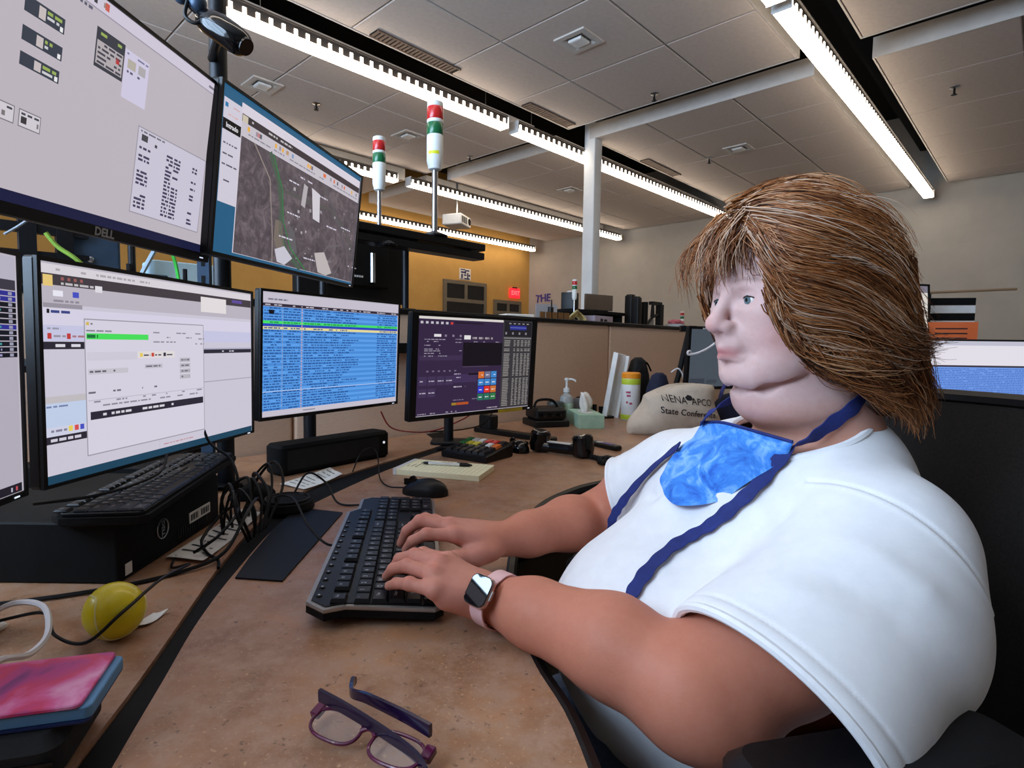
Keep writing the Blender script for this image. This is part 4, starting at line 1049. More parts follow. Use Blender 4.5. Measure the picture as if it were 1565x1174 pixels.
def wrap_text(parent, body, lines, m, name, org, ux, up, nd, off=.0032):
    """lay lettering on a mesh: each vertex is dropped on the body along nd"""
    me = body.data; bv = BVHTree.FromPolygons([v.co.copy() for v in me.vertices], [tuple(p.vertices) for p in me.polygons])
    mb = MB()
    for txt, sz, ox, oy, bold in lines:
        vs, fs = text_geo(txt, sz, bold)
        out = []
        for v in vs:
            p = Vector(org) + Vector(ux)*(v[0]+ox) + Vector(up)*(v[1]+oy)
            h = bv.ray_cast(p - Vector(nd)*.4, Vector(nd))
            q = h[0] if h[0] is not None else p
            out.append(q - Vector(nd)*off)
        mb.add(out, fs)
    return mb.build(name, m, parent, smooth=0)
wrap_text(tote, tote, [('NENA', .038, -.058, .028, .0), ('APCO', .038, .064, .028, .0), ('State Conference', .036, .006, -.020, .0003)], M_ink, 'lettering', (.015, 0, .125), (1, 0, -.10), (.05, 0, 1), (0, 1, .12))
m = MB(); m.add([(-.02, 0), (.0, .016), (.02, .010), (.03, -.012), (.005, -.018), (-.012, -.014)] and [(-.02, 0, 0), (.0, .016, 0), (.02, .010, 0), (.03, -.012, 0), (.005, -.018, 0), (-.012, -.014, 0)], [(0, 5, 4, 3, 2, 1)])
vs = []
bv = BVHTree.FromPolygons([v.co.copy() for v in tote.data.vertices], [tuple(p.vertices) for p in tote.data.polygons])
for x, y, z in m.v:
    p = Vector((.018+x*.7, -.4, .157+y*.7)); h = bv.ray_cast(p, Vector((0, 1, 0))); vs.append((h[0] if h[0] else p) - Vector((0, .0034, 0)))
MB().add(vs, [(0, 5, 4, 3, 2, 1)]).build('emblem', M_ink, tote, smooth=0)
MB().tube(spline([(.07, .02, .17), (.12, .03, .20), (.175, .02, .17), (.20, .02, .11)], 6), .009, 8, flat=.5).build('handle', M_canvas, r)

# ---------------------------------------------------------------- near left: ball, tablet, white device, cables
r = empty('ball', (-.456, .690, DZ+.034), label='yellow ball with a pale seam on the rear worktop', cat='ball')
M_ball = mat('yellow_rubber', (226, 206, 20), .32, c2=(218, 196, 14), scale=12, coat=.2)
b = MB(); R = []
for i in range(25):
    a = pi*i/24; R.append([(.034*max(.002, math.sin(a))*math.cos(t), .034*max(.002, math.sin(a))*math.sin(t), -.034*math.cos(a)) for t in [2*pi*k/36 for k in range(36)]])
b.rings(R).build('sphere', M_ball, r, smooth=80)
sm = []
for i in range(60):
    t = 2*pi*i/60; v = Vector((math.cos(t)+.45*math.cos(3*t)*.3, math.sin(t)-.45*math.sin(3*t)*.3, .9*math.cos(2*t)*.85)).normalized()*.0339
    sm.append(v)
MB(); mm = MB(); mm.M = Euler((.5, .3, .9)).to_matrix().to_4x4(); mm.tube(sm, .0011, 6, closed=True); mm.build('seam', mat('pale_seam', (232, 222, 150), .6, c2=(224, 214, 140), scale=20), r)
r = empty('tablet', label='tablet in a pink and purple marbled cover with blue sides', cat='tablet', matrix=TR(-.452, .480, DZ+.044, math.radians(15), 0, 0))
def marble():
    m = bpy.data.materials.new('pink_marble_print'); m.use_nodes = True; nt = m.node_tree; b = nt.nodes['Principled BSDF']; b.inputs['Roughness'].default_value = .4
    t = nt.nodes.new('ShaderNodeTexCoord'); n = nt.nodes.new('ShaderNodeTexNoise'); n.inputs['Scale'].default_value = 17; n.inputs['Detail'].default_value = 6; n.inputs['Distortion'].default_value = .6
    nt.links.new(t.outputs['Object'], n.inputs['Vector']); cr = nt.nodes.new('ShaderNodeValToRGB'); e = cr.color_ramp.elements
    e[0].position = .32; e[0].color = (*lin((96, 34, 110)), 1); e[1].position = .70; e[1].color = (*lin((226, 150, 190)), 1)
    for p, c in ((.42, (180, 50, 130)), (.52, (206, 48, 100)), (.60, (214, 90, 150))): q = e.new(p); q.color = (*lin(c), 1)
    nt.links.new(n.outputs['Fac'], cr.inputs[0]); nt.links.new(cr.outputs[0], b.inputs['Base Color']); return m
MB().rbox(.21, .088, .013, .017, .006, .001).build('cover', marble(), r)
MB().rbox(.206, .084, .002, .013, .006, .001, cx=.009).build('body', mat('light_blue_case', (90, 140, 180), .5, c2=(80, 128, 168), scale=10), r)
MB().rbox(.210, .088, .0, .002, .006, .0, cx=.006).build('back_cover', mat('navy_case', (30, 44, 90), .5, c2=(26, 38, 80), scale=10), r)
r = empty('black_case', (-.458, .470, DZ), math.radians(15), label='black padded case under the marbled tablet', cat='case')
MB().rbox(.205, .105, 0, .043, .016, .010).build('body', M_bkcloth, r)
MB().tube([(-.10, -.053, .024), (.10, -.053, .024)], .0016, 6).build('zip', M_gloss, r)
r = empty('phone_stand', (-.625, .668, DZ), math.radians(80), label='white upright device edge at the left picture border', cat='device')
MB().rbox(.075, .012, .0, .115, .004, .002).build('body', M_white, r)
MB().rbox(.09, .05, .0, .008, .006, .002, cy=.012).build('foot', M_white, r)
M_wc = mat('white_cable', (220, 214, 214), .5, c2=(210, 204, 204), scale=20)
def cable(label, pts, rad, m=None, n=8, name='cable'):
    return MB().tube(spline(pts, n), rad, 6).build(name, m or M_cable, label=label, cat='cable')
z = DZ+.004
cable('white charging cable arching to the marbled tablet', [(-.62, .68, z+.018), (-.585, .695, z+.035), (-.54, .685, z+.036), (-.505, .645, z+.024), (-.49, .60, z+.024), (-.478, .55, z+.046), (-.474, .515, z+.052)], .0036, M_wc)
cable('thin black cable crossing in front of the yellow ball', [(-.68, .66, z), (-.60, .70, z+.012), (-.55, .70, z+.020), (-.505, .655, z+.016), (-.462, .646, z+.012), (-.430, .665, z+.040), (-.425, .74, z+.05), (-.44, .84, z+.03), (-.50, .90, z), (-.52, .95, z)], .0021)
cable('black cable running along the computer to the cable bundle', [(-.74, .74, z), (-.63, .78, z), (-.55, .82, z), (-.48, .88, z), (-.435, .94, z+.01), (-.43, 1.02, z+.05), (-.44, 1.10, z+.06), (-.45, 1.16, z+.01)], .0030)
cable('black cable from the grommet to the keyboard', [(-.437, 1.19, z+.02), (-.42, 1.15, z+.05), (-.37, 1.10, z+.06), (-.32, 1.03, z+.03), (-.275, 1.0, z+.005), (-.243, 1.02, z+.006)], .0022)
cable('black cable looping from the strip to the mouse', [(-.43, 1.28, z+.02), (-.41, 1.32, z+.06), (-.37, 1.33, z+.035), (-.33, 1.28, z+.002), (-.28, 1.27, z), (-.232, 1.275, z+.004)], .0024)
cable('thin black cable from below the list screen to the mouse', [(-.37, 1.60, z), (-.35, 1.62, z+.05), (-.33, 1.68, z+.055), (-.31, 1.66, z+.035), (-.28, 1.53, z+.002), (-.24, 1.44, z), (-.19, 1.40, z+.008)], .0020)
lbl = ['leftmost', 'second', 'third', 'fourth', 'fifth', 'sixth', 'seventh', 'eighth']
for i in range(8):
    a = -.435+random.uniform(-.012, .012); b_ = 1.00+.028*i
    h = random.uniform(.05, .11)
    cable('%s loop of the upright black cable bundle beside the computer' % lbl[i], [(-.43, 1.03+.012*i, z-.002), (a, b_, z+h*.6), (a-.02-.01*(i % 3), b_+.03, z+h), (a-.045-.012*(i % 4), b_+.055, z+h*.5), (-.49-.01*(i % 2), 1.06+.02*i, z)], .0026+.0006*(i % 2))
cable('black cable loop lying across the printed sheet', [(-.49, .95, z+.006), (-.455, .96, z+.03), (-.44, 1.0, z+.055), (-.46, 1.05, z+.06), (-.49, 1.05, z+.04), (-.50, 1.0, z+.012), (-.47, .955, z+.004), (-.44, .93, z+.002), (-.425, .90, z)], .0028)
cable('black cable hanging from the dialog screen over the keyboard', [(-.60, 1.18, 1.0), (-.565, 1.16, .90), (-.52, 1.16, .86), (-.495, 1.14, .82), (-.49, 1.13, .76), (-.485, 1.12, z)], .0028)
cable('black cable lying on the second keyboard', [(-.57, 1.02, .895), (-.56, .98, .872), (-.575, .92, .862), (-.60, .86, .86), (-.64, .80, .865)], .0024)
cable('red network cable under the touch screen', [(-.36, 1.99, .86), (-.33, 2.02, .80), (-.26, 2.08, .775), (-.18, 2.13, .775), (-.08, 2.19, .81), (-.03, 2.24, .84)], .0026, mat('red_cable', (150, 30, 34), .5, c2=(140, 26, 30), scale=20))
cable('black cable hanging below the touch screen', [(-.2, 2.12, .77), (-.08, 2.18, .772), (.0, 2.22, .79), (.04, 2.26, .84)], .0026)
r = empty('speaker_bar', (-.46, 1.72, DZ), math.radians(52), label='long black sound bar below the list screen', cat='speaker')
MB().rbox(.40, .085, 0, .085, .02, .008).build('body', M_matte, r)
MB().cyl((.17, -.043, .05), (.17, -.045, .05), .004, n=10).build('led', mat('white_led', (230, 235, 240), .4, c2=(220, 225, 230), scale=4, emit=(230, 235, 240), estr=.8), r)
MB().box(-.18, .15, -.0435, -.0425, .015, .07).build('grille', M_bkcloth, r, smooth=0)

# ---------------------------------------------------------------- folded glasses near the front
M_fr = mat('plum_frame', (70, 14, 46), .22, c2=(96, 22, 62), scale=60, coat=.4)
M_temple = mat('purple_temple', (30, 13, 52), .22, c2=(24, 10, 44), scale=30, coat=.4)
M_lens2 = mat('spectacle_lens', (235, 235, 235), .02, c2=(230, 230, 232), scale=3, alpha=.12)
r = empty('eyeglasses', label='folded plum framed reading glasses at the front of the desk', cat='glasses', matrix=TR(-.112, .482, DZ+.004, math.radians(-27)))
# front frame lies tilted on the desk: local x along the frame, y up the lens
tl = Matrix.Rotation(math.radians(14), 4, 'X')
for s in (-1, 1):
    lens = []
    for i in range(32):
        a = 2*pi*i/32; c, sn = math.cos(a), math.sin(a); e = 2/2.7
        lens.append((s*.034 + abs(c)**e*(1 if c > 0 else -1)*.0265*(1+.05*sn), .018+abs(sn)**e*(1 if sn > 0 else -1)*.0155, .002+.002*abs(s*.034+c*.026)/.06))
    mm = MB(); mm.M = tl; mm.tube(lens, .0017, 8, closed=True); mm.build('rim', M_fr, r)
    mm = MB(); mm.M = tl; mm.add([(x, y, zz) for x, y, zz in lens], [tuple(range(32))]); mm.build('lens', M_lens2, r, smooth=0)
    mm = MB(); mm.M = tl; mm.rbox(.010, .014, -.001, .006, .002, .001, cx=s*.063, cy=.026); mm.build('hinge_block', M_fr, r)
mm = MB(); mm.M = tl; mm.tube(spline([(-.0085, .022, .003), (-.003, .026, .004), (.003, .026, .004), (.0085, .022, .003)], 4), .0022, 8); mm.build('bridge', M_fr, r)
def temple(p, name):
    P = [Vector(v) for v in spline(p, 6)]; mb = MB(); R = []
    n = len(P)
    for i, q in enumerate(P):
        t = (P[min(i+1, n-1)]-P[max(i-1, 0)]).normalized(); u = Vector((0, 0, 1)); w = t.cross(u).normalized(); f = i/(n-1)
        hh = .0075*(1-.45*f) if f < .75 else .0042+.002*math.sin((f-.75)/.25*pi); th = .0018
        R.append([tuple(q + w*a*th + u*b_*hh) for a, b_ in ((-1, -.8), (1, -.8), (1.2, 0), (1, .8), (-1, .8), (-1.2, 0))])
    mb.rings(R).build(name, M_temple, r, smooth=60)
temple([(-.063, .026, .024), (-.03, .026, .020), (.02, .022, .014), (.055, .016, .010), (.075, .004, .008), (.084, -.004, .007)], 'temple')
temple([(.063, .028, .028), (.03, .036, .026), (-.02, .046, .022), (-.045, .053, .016), (-.060, .070, .012), (-.064, .080, .010)], 'temple')
# ---------------------------------------------------------------- signal towers on the bar above the partition
M_red = mat('red_lens', (196, 36, 36), .3, c2=(184, 30, 30), scale=8, coat=.3)
M_green = mat('green_lens', (20, 104, 62), .3, c2=(16, 94, 54), scale=8, coat=.3)
M_twhite = mat('tower_white', (226, 230, 228), .4, c2=(216, 220, 218), scale=8)
def tower(X, Y, z, s, ph, label, band=True, base=True):
    r = empty('signal_tower', label=label, cat='signal light', group='red and green signal towers', matrix=ROOM @ Matrix.Translation((X, Y, z)) @ Matrix.Rotation(math.radians(-50), 4, 'Z'))
    if base: MB().lathe([(.055*s, 0), (.055*s, .006), (.03*s, .016), (.016*s, .022)], 24).build('foot', M_black, r)
    MB().cyl((0, 0, .015 if base else 0), (0, 0, ph), .0125*s, n=16).build('pole', M_steel, r)
    R = .034*s; h = ph
    MB().lathe([(R*.55, h-.004), (R*.8, h), (R*.85, h+.012*s), (R, h+.030*s), (R, h+.135*s), (R*.97, h+.137*s)], 28).build('body', M_twhite, r); tb = r.children[-1]
    MB().lathe([(R*.96, h+.137*s), (R, h+.139*s), (R, h+.183*s), (R*.96, h+.185*s)], 28).build('green_segment', M_green, r)
    MB().lathe([(R*.95, h+.185*s), (R*1.0, h+.187*s), (R*1.0, h+.197*s), (R*.95, h+.199*s)], 28).build('collar', M_twhite, r)
    MB().lathe([(R*.96, h+.199*s), (R, h+.201*s), (R, h+.247*s), (R*.96, h+.249*s)], 28).build('red_segment', M_red, r)
    MB().lathe([(R*.96, h+.249*s), (R*.98, h+.251*s), (R*.96, h+.268*s), (R*.7, h+.273*s), (0.0, h+.274*s)], 28).build('cap', M_twhite, r)
    if band: 
        arc = [(-pi/2-.7+1.4*i/8) for i in range(9)]
        vs = [(R*1.012*math.cos(a), R*1.012*math.sin(a), h+.055*s) for a in arc] + [(R*1.012*math.cos(a), R*1.012*math.sin(a), h+.068*s) for a in arc]
        MB().add(vs, [(i, i+1, i+10, i+9) for i in range(8)]).build('yellow_band', mat('yellow_sticker', (226, 226, 40), .5, c2=(216, 216, 30), scale=10), tb, smooth=0)
    return r
tower(1.585, 1.86, 1.545, 1.0, .275, 'taller signal tower with yellow sticker on the black bar')
tower(1.335, 1.90, 1.545, .74, .150, 'smaller signal tower left of the taller one', band=False, base=False)
o = empty('support_bar', label='black support bar above the partition carrying the signal towers', cat='bar', matrix=ROOM @ Matrix.Translation((1.0, 1.86, 1.475)))
MB().rbox(.90, .075, 0, .030, .006, .003, cx=.40).build('lower_bar', M_black, o)
MB().rbox(.90, .085, .038, .068, .006, .003, cx=.40).build('upper_bar', M_black, o)
for x in (.05, .45, .75): MB().box(x, x+.03, -.02, .02, .029, .039).build('spacer', M_matte, o, smooth=0)
for x in (.10, .48): MB().cyl((x, .06, -.24), (x, .06, .03), .014, n=12).build('upright', M_dmetal, o)
for x in (.10, .48): MB().rbox(.07, .05, -.241, -.232, .006, .002, cx=x, cy=.055).build('clamp', M_dmetal, o)
MB().lathe([(.034, 0), (.036, .006), (.022, .018), (.008, .022)], 20, M=TR(.30, -.065, -.012)).build('knob', M_gloss, o)
MB().box(.28, .32, -.07, -.03, -.014, 0.0).build('knob_bracket', M_black, o, smooth=0)
o = empty('turned_monitor', label='black screen back facing away above the partition', cat='monitor', matrix=ROOM @ Matrix.Translation((1.33, 2.08, 1.27)))
MB().rbox(.52, .05, 0, .30, .01, .006).build('shell', M_black, o)
MB().rbox(.30, .03, .06, .24, .01, .006, cy=-.038).build('rear_cover', M_matte, o)
MB().cyl((.06, -.055, .20), (.06, -.055, .08), .012, n=10).build('bracket', M_steel, o)
m = MB()
for k in range(7): m.box(-.06+k*.011, -.052+k*.011, -.0545, -.0535, .096, .104)
m.build('print', M_white, o, smooth=0, kind='stuff')
MB().box(-.09, .09, -.06, .14, -.034, -.026).build('foot', M_black, o, smooth=0)
MB().cyl((0, 0, -.03), (0, 0, .05), .02, n=12).build('stem', M_black, o)

# ---------------------------------------------------------------- headset / camera at the top of the tall post
o = empty('headset_camera', label='black camera with a dangling headset hook high on the black post', cat='camera', matrix=TR(-.585, 1.30, 1.775, math.radians(8)))
pp = spline([(-.040, .02, .028), (-.01, .0, .010), (.03, -.01, -.018), (.055, -.012, -.038)], 4)
MB().tube(pp, [.018, .026, .032, .034, .036, .037, .037, .037, .037, .036, .034, .030, .022], 16, flat=.8).build('body', M_gloss, o)
MB().cyl((.052, -.02, -.035), (.060, -.024, -.042), .018, n=18).build('lens', M_gloss, o)
MB().tube(spline([(-.03, .03, .03), (-.06, .03, .055), (-.075, .0, .06)], 5), .008, 8).build('hook', M_black, o)
for dx, dz in ((-.075, .062), (-.042, .048)):
    R = []
    for i in range(13):
        a = pi*i/12; R.append([(dx+.018*max(.01, math.sin(a))*math.cos(t), .018*max(.01, math.sin(a))*math.sin(t)-.01, dz-.018*math.cos(a)) for t in [2*pi*k/18 for k in range(18)]])
    MB().rings(R).build('ear_pad', M_slate, o, smooth=80)
MB().tube(spline([(-.06, -.02, .045), (-.065, -.02, .015), (-.045, -.02, .002), (-.025, -.02, .015)], 6), .0042, 8).build('ear_loop', M_black, o)
MB().cyl((.0, .0, .0), (-.06, .135, .0), .010, n=10).build('clamp_arm', M_black, o)

# ---------------------------------------------------------------- clutter seen between the upper and lower screens (the neighbouring console)
o = empty('equipment_rack', label='slate grey equipment rack behind the lower left screens', cat='rack', matrix=ROOM @ Matrix.Translation((0, 2.30, 0)))
for x in (.29, .385): MB().box(x-.022, x+.022, -.02, .02, 0, 1.75).build('upright', M_dmetal, o, smooth=0)
MB().box(.20, .45, -.015, .015, 1.43, 1.46).build('crossbar', M_dmetal, o, smooth=0)
MB().box(.20, .45, -.015, .015, 1.36, 1.375).build('crossbar', M_dmetal, o, smooth=0)
MB().rbox(.15, .12, 1.24, 1.50, .01, .004, cx=.47, cy=.06).build('unit', M_slate, o)
MB().rbox(.18, .10, 1.20, 1.34, .01, .004, cx=.62, cy=.10).build('unit', M_slate, o)
MB().rbox(.26, .14, 1.24, 1.395, .01, .004, cx=.79, cy=.13).build('unit', mat('pale_blue_unit', (176, 206, 216), .5, c2=(166, 196, 206), scale=10), o)
for x in (.56, .74, .81): MB().cyl((x, -.03, 1.28), (x, -.03, 1.36), .008, n=8).build('connector', M_black, o)
MB().cyl((.575, -.01, 1.2), (.575, -.01, 1.6), .012, n=10).build('thin_post', M_dmetal, o)
for x in (.44, .455): MB().lathe([(.010, 0), (.010, .004), (.006, .007)], 12, M=TR(x, -.003, 1.44-(x-.44)*5, 0, pi/2)).build('bolt', M_steel, o)
MB().box(.855, .875, -.02, .0, 1.24, 1.34).build('orange_tag', mat('orange_tag', (226, 96, 40), .5, c2=(216, 86, 34), scale=10), o, smooth=0)
def rcable(label, pts, rad, c):
    m = MB(); m.M = ROOM; m.tube(spline(pts, 8), rad, 6)
    return m.build('cable', mat('cable_%d_%d_%d' % c, c, .5, c2=tuple(int(v*.9) for v in c), scale=20), label=label, cat='cable')
rcable('bright green cable behind the dialog screen', [(.655, 2.2, 1.46), (.675, 2.2, 1.41), (.69, 2.2, 1.35), (.70, 2.2, 1.27)], .006, (60, 200, 70))
rcable('pale blue cable behind the dialog screen', [(.655, 2.18, 1.47), (.62, 2.18, 1.41), (.58, 2.18, 1.33), (.56, 2.18, 1.28)], .008, (150, 170, 185))
rcable('yellow green cable behind the left rack', [(.33, 2.25, 1.43), (.36, 2.25, 1.39), (.40, 2.24, 1.36), (.43, 2.24, 1.33)], .007, (130, 170, 60))
rcable('black cable hanging from the corner of the upper screen', [(.78, 2.1, 1.44), (.79, 2.1, 1.38), (.785, 2.1, 1.30)], .005, (20, 20, 22))
rcable('thin grey cable at the left edge above the lower screens', [(.215, 2.1, 1.39), (.25, 2.1, 1.42), (.29, 2.1, 1.46)], .004, (150, 160, 170))
o = empty('slotted_upright', label='slate blue slotted steel upright between the two upper screens', cat='post', matrix=TR(-.665, 1.37, DZ, math.radians(10)))
MB().box(-.013, .013, -.012, .012, 0, .86).build('upright', M_slate, o, smooth=0)
for i in range(9): MB().box(-.004, .004, -.0128, -.0118, .46+i*.042, .48+i*.042).build('slot', M_matte, o, smooth=0)

# ---------------------------------------------------------------- far console behind the partition
o = empty('far_console', label='dark ledge of the far console beyond the partition', cat='console', matrix=ROOM @ Matrix.Translation((0, 3.0, 0)))
MB().box(2.6, 6.8, -.06, .50, 1.255, 1.285).build('ledge', M_dmetal, o, smooth=0)
MB().box(2.6, 6.8, .46, .50, 0, 1.255).build('panel', M_part, o, smooth=0)
MB().box(4.26, 5.16, .08, .38, 1.40, 1.43).build('shelf', M_matte, o, smooth=0)
for x in (4.30, 5.12): MB().box(x-.02, x+.02, .1, .36, 1.285, 1.40).build('shelf_leg', M_matte, o, smooth=0)
FZ = 1.285
def far(name, X, Y, z=FZ, rz=0, **k): return empty(name, matrix=ROOM @ TR(X, Y, z, rz), **k)
o = far('paper_stack', 3.46, 3.06, rz=-.5, label='small stack of white paper on the far console', cat='paper')
for k in range(4): MB().rbox(.24, .17, k*.014, k*.014+.012, .002, .001, M=TR(random.uniform(-.01, .01), 0, 0, random.uniform(-.1, .1))).build('sheaf', M_paper, o)
o = far('letter_tray', 3.84, 3.04, rz=-.2, label='brown slatted letter tray with a white board behind it', cat='tray')
MB().box(-.16, .16, -.10, .10, 0, .008).build('floor', M_matte, o, smooth=0)
for i in range(5): MB().box(-.16+i*.066, -.11+i*.066, -.11, -.10, 0, .085).build('slat', mat('brown_slat', (120, 84, 46), .5, c2=(100, 70, 38), scale=14), o, smooth=0)
MB().box(-.04, .20, .10, .106, 0, .165).build('board', mat('greyish_board', (176, 176, 180), .5, c2=(166, 166, 172), scale=6), o, smooth=0)
o = far('handheld_radio', 3.80, 2.97, rz=.2, label='black handheld radio standing on the far console', cat='radio')
MB().rbox(.05, .035, 0, .13, .008, .004).build('body', M_black, o); MB().cyl((.015, 0, .125), (.015, 0, .19), .007, .005, n=8).build('antenna', M_black, o)
o = far('tall_speaker', 4.38, 3.20, rz=.3, label='tall narrow black case left of the white column', cat='case')
MB().rbox(.13, .13, 0, .30, .01, .004).build('body', M_black, o); MB().lathe([(.03, .300), (.03, .312), (.02, .318)], 16).build('knob', M_white, o)
tower(4.172, 3.0, FZ, .64, .215, 'small distant signal tower in front of the white column', band=False)
o = far('cable_coil', 4.18, 2.97, label='pale coil of cable lying on the far console under the signal tower', cat='cable')
for k in range(3):
    MB().tube([(.10*(1-.18*k)*math.cos(a)+.02*k, .02*k+.03*math.sin(2*a), .105*(1-.15*k)*(1+math.sin(a))*.5+.012) for a in [2*pi*i/28 for i in range(28)]], .010, 7, closed=True).build('loop', mat('cream_cable', (196, 184, 130), .5, c2=(180, 168, 116), scale=20), o)
o = far('grey_box', 4.56, 3.0, rz=.0, label='small lilac grey box with dark print on the far console', cat='box')
MB().rbox(.30, .12, 0, .085, .004, .002).build('body', mat('lilac_grey', (170, 160, 176), .6, c2=(160, 150, 166), scale=8), o)
MB().box(-.06, -.02, -.0615, -.06, .03, .06).box(.0, .05, -.0615, -.06, .035, .055).build('print', M_ink, o, smooth=0, kind='stuff')
o = far('flat_monitor', 4.86, 3.2, 1.43, rz=-.18, label='taupe screen back on the far console shelf', cat='monitor')
MB().rbox(.38, .03, .015, .17, .008, .004).build('shell', mat('taupe_plastic', (110, 96, 84), .5, c2=(102, 88, 78), scale=8), o); MB().box(-.08, .08, -.05, .06, 0, .016).build('foot', M_black, o, smooth=0)
for i, (x, h, w, lb) in enumerate(((5.24, .30, .07, 'left'), (5.31, .33, .10, 'right'))):
    o = far('black_column_unit', x, 3.0+.11*i, label='black upright unit on the far console, %s one of the pair' % lb, cat='equipment')
    MB().rbox(w, .08, 0, h, .008, .004).build('body', M_black, o); MB().rbox(w*.8, .06, h, h+.012, .006, .002).build('cap', M_dmetal, o)
o = far('arm_bracket', 5.58, 3.02, label='black screen arms and brackets on the far console', cat='bracket')
MB().cyl((-.14, 0, 0), (-.14, 0, .27), .035, n=12).build('pole', M_black, o); MB().box(-.02, .20, -.02, .02, .25, .285).build('crossbar', M_black, o, smooth=0)
MB().box(.15, .22, -.03, .03, 0, .26).build('upright', M_black, o, smooth=0); MB().tube([(-.12, 0, .02), (.03, 0, .12), (.16, 0, .16)], .016, 8).build('strut', M_black, o)
MB().cyl((.03, 0, .12), (.03, 0, .26), .024, .014, n=10).build('arm', M_dmetal, o); MB().rbox(.10, .05, 0, .10, .01, .003, cx=.03, cy=.03).build('block', mat('pale_grey_block', (150, 156, 162), .5, c2=(140, 146, 152), scale=8), o)
o = far('flower_bowl', 6.05, 2.98, label='small bowl of pink flowers at the far end of the console', cat='flowers')
MB().lathe([(.05, 0), (.09, .02), (.11, .06), (.105, .06), (.08, .025), (.0, .02)], 20).build('bowl', M_white, o)
M_pink = mat('pink_petal', (206, 130, 140), .6, c2=(190, 90, 100), scale=30)
for i in range(12):
    a = i*2.4; q = .075*math.sqrt(i/12); R = []
    for k in range(7):
        t = pi*k/6; R.append([(q*math.cos(a)+.026*max(.02, math.sin(t))*(1+.2*math.cos(5*b))*math.cos(b), q*math.sin(a)+.026*max(.02, math.sin(t))*(1+.2*math.cos(5*b))*math.sin(b), .085-.02*math.cos(t)+.01*math.sin(i)) for b in [2*pi*j/10 for j in range(10)]])
    MB().rings(R).build('flower', M_pink, o, smooth=80)
tower(6.30, 3.02, FZ, .62, .045, 'tiny signal tower beside the pink flowers', band=False)

# ---------------------------------------------------------------- next station on the same desk: dark screen, slanted stand
def ui_dark(u):
    u.rect(.03, .04, .97, .95, (70, 78, 88), 0); u.rect(.06, .82, .30, .90, (56, 62, 72), 1).rect(.33, .84, .5, .90, (60, 66, 74), 1)
mn = monitor('monitor', 'dim grey screen beyond the tote bag, beside the woman\'s face', (.985, 2.80), (1.36, 2.98), .885, .315, 2, (.04, .045, .04, .05), ui_dark)
post('monitor_post', 1.13, 3.02, DZ, 1.08, .018, 'short black post behind the dim grey screen', arms=(mn.matrix_basis @ Vector((0, .10, .16)),))
for i in range(4): MB().box(-.12+.07*i, -.09+.07*i, -.004, -.003, .300, .308).build('sticker', M_white, mn, smooth=0)
o = empty('slanted_stand', (.965, 2.93, DZ), label='slanted black stand arm left of the dim grey screen', cat='stand')
MB().rbox(.14, .10, 0, .014, .02, .004).build('base', M_black, o)
MB().tube([(-.02, 0, .01), (.03, .0, .22), (.075, .0, .46)], [.014, .014, .012], 10).build('arm', M_black, o)
MB().box(.03, .11, -.012, .012, .445, .475).build('head', M_black, o, smooth=0)
cable('white cord with a ring curving across the dim grey screen', [(.985, 2.74, 1.068), (.980, 2.735, 1.078), (.970, 2.73, 1.076), (.968, 2.73, 1.066), (.978, 2.73, 1.062), (1.02, 2.73, 1.072), (1.07, 2.73, 1.098), (1.12, 2.72, 1.142), (1.19, 2.72, 1.20)], .006, M_wc)
cable('thin white cord drooping behind the navy bag', [(.93, 2.85, .97), (.96, 2.84, .99), (.985, 2.84, .96), (1.0, 2.84, .90), (1.02, 2.84, .93), (1.03, 2.84, .96)], .004, M_wc)
o = empty('navy_purse', (1.14, 2.60, DZ), math.radians(10), label='navy purse with a curved handle and clutter behind the tote', cat='bag')
blob(bag_rings(.20, .12, .16, 11), M_navy, 'body', o)
MB().tube(spline([(-.09, -.03, .14), (-.06, -.03, .205), (.04, -.03, .215), (.10, -.03, .15)], 7), .011, 8, flat=.6).build('handle', mat('blue_leather', (34, 40, 110), .45, c2=(28, 32, 94), scale=12), o)
for i, c in enumerate(((200, 60, 60), (226, 214, 120), (220, 224, 226))): MB().rbox(.03, .03, .15, .19+.01*i, .006, .003, cx=.02+.035*i, cy=-.02).build('trinket', mat('trinket_%d' % i, c, .4, c2=tuple(int(v*.9) for v in c), scale=20), o)

# ---------------------------------------------------------------- station at the right behind the woman
o = empty('side_desk', (2.12, 2.48, 0), math.radians(45.5), label='low taupe desk behind the woman at the right', cat='desk')
MB().rbox(1.15, .62, .70, .73, .01, .003).build('top', mat('taupe_top', (120, 100, 84), .5, c2=(108, 90, 76), scale=9), o)
for x in (-.5, .5): MB().box(x-.03, x+.03, -.25, .25, 0, .70).build('leg', M_dmetal, o, smooth=0)
def ui_side(u):
    u.rect(.02, .03, .98, .96, (226, 222, 232), 0); u.rect(.02, .45, .98, .96, (110, 150, 226), 1)
    for k in range(16): u.words(.04, .48+k*.028, .95, .012, (70, 110, 190), 2, .9)
    u.rect(.02, .03, .98, .10, (190, 190, 206), 1).rect(.02, .42, .98, .45, (60, 56, 70), 1)
monitor('monitor', 'bright blue and white screen at the right edge behind the hair', (1.62, 2.20), (2.06, 2.16), .905, .235, 0, (.02, .03, .02, .05), ui_side)
post('monitor_post', 1.84, 2.33, .73, 1.03, .018, 'short post behind the bright screen at the right', arms=())
def ui_pale(u):
    u.rect(.03, .03, .97, .96, (214, 208, 200), 0); u.rect(.03, .03, .97, .12, (120, 116, 130), 1); u.rect(.03, .2, .6, .96, (220, 214, 176), 1)
monitor('monitor', 'tall pale screen just behind the woman\'s hair', (1.67, 2.54), (2.05, 2.64), 1.06, .34, -4, (.03, .03, .03, .04), ui_pale)
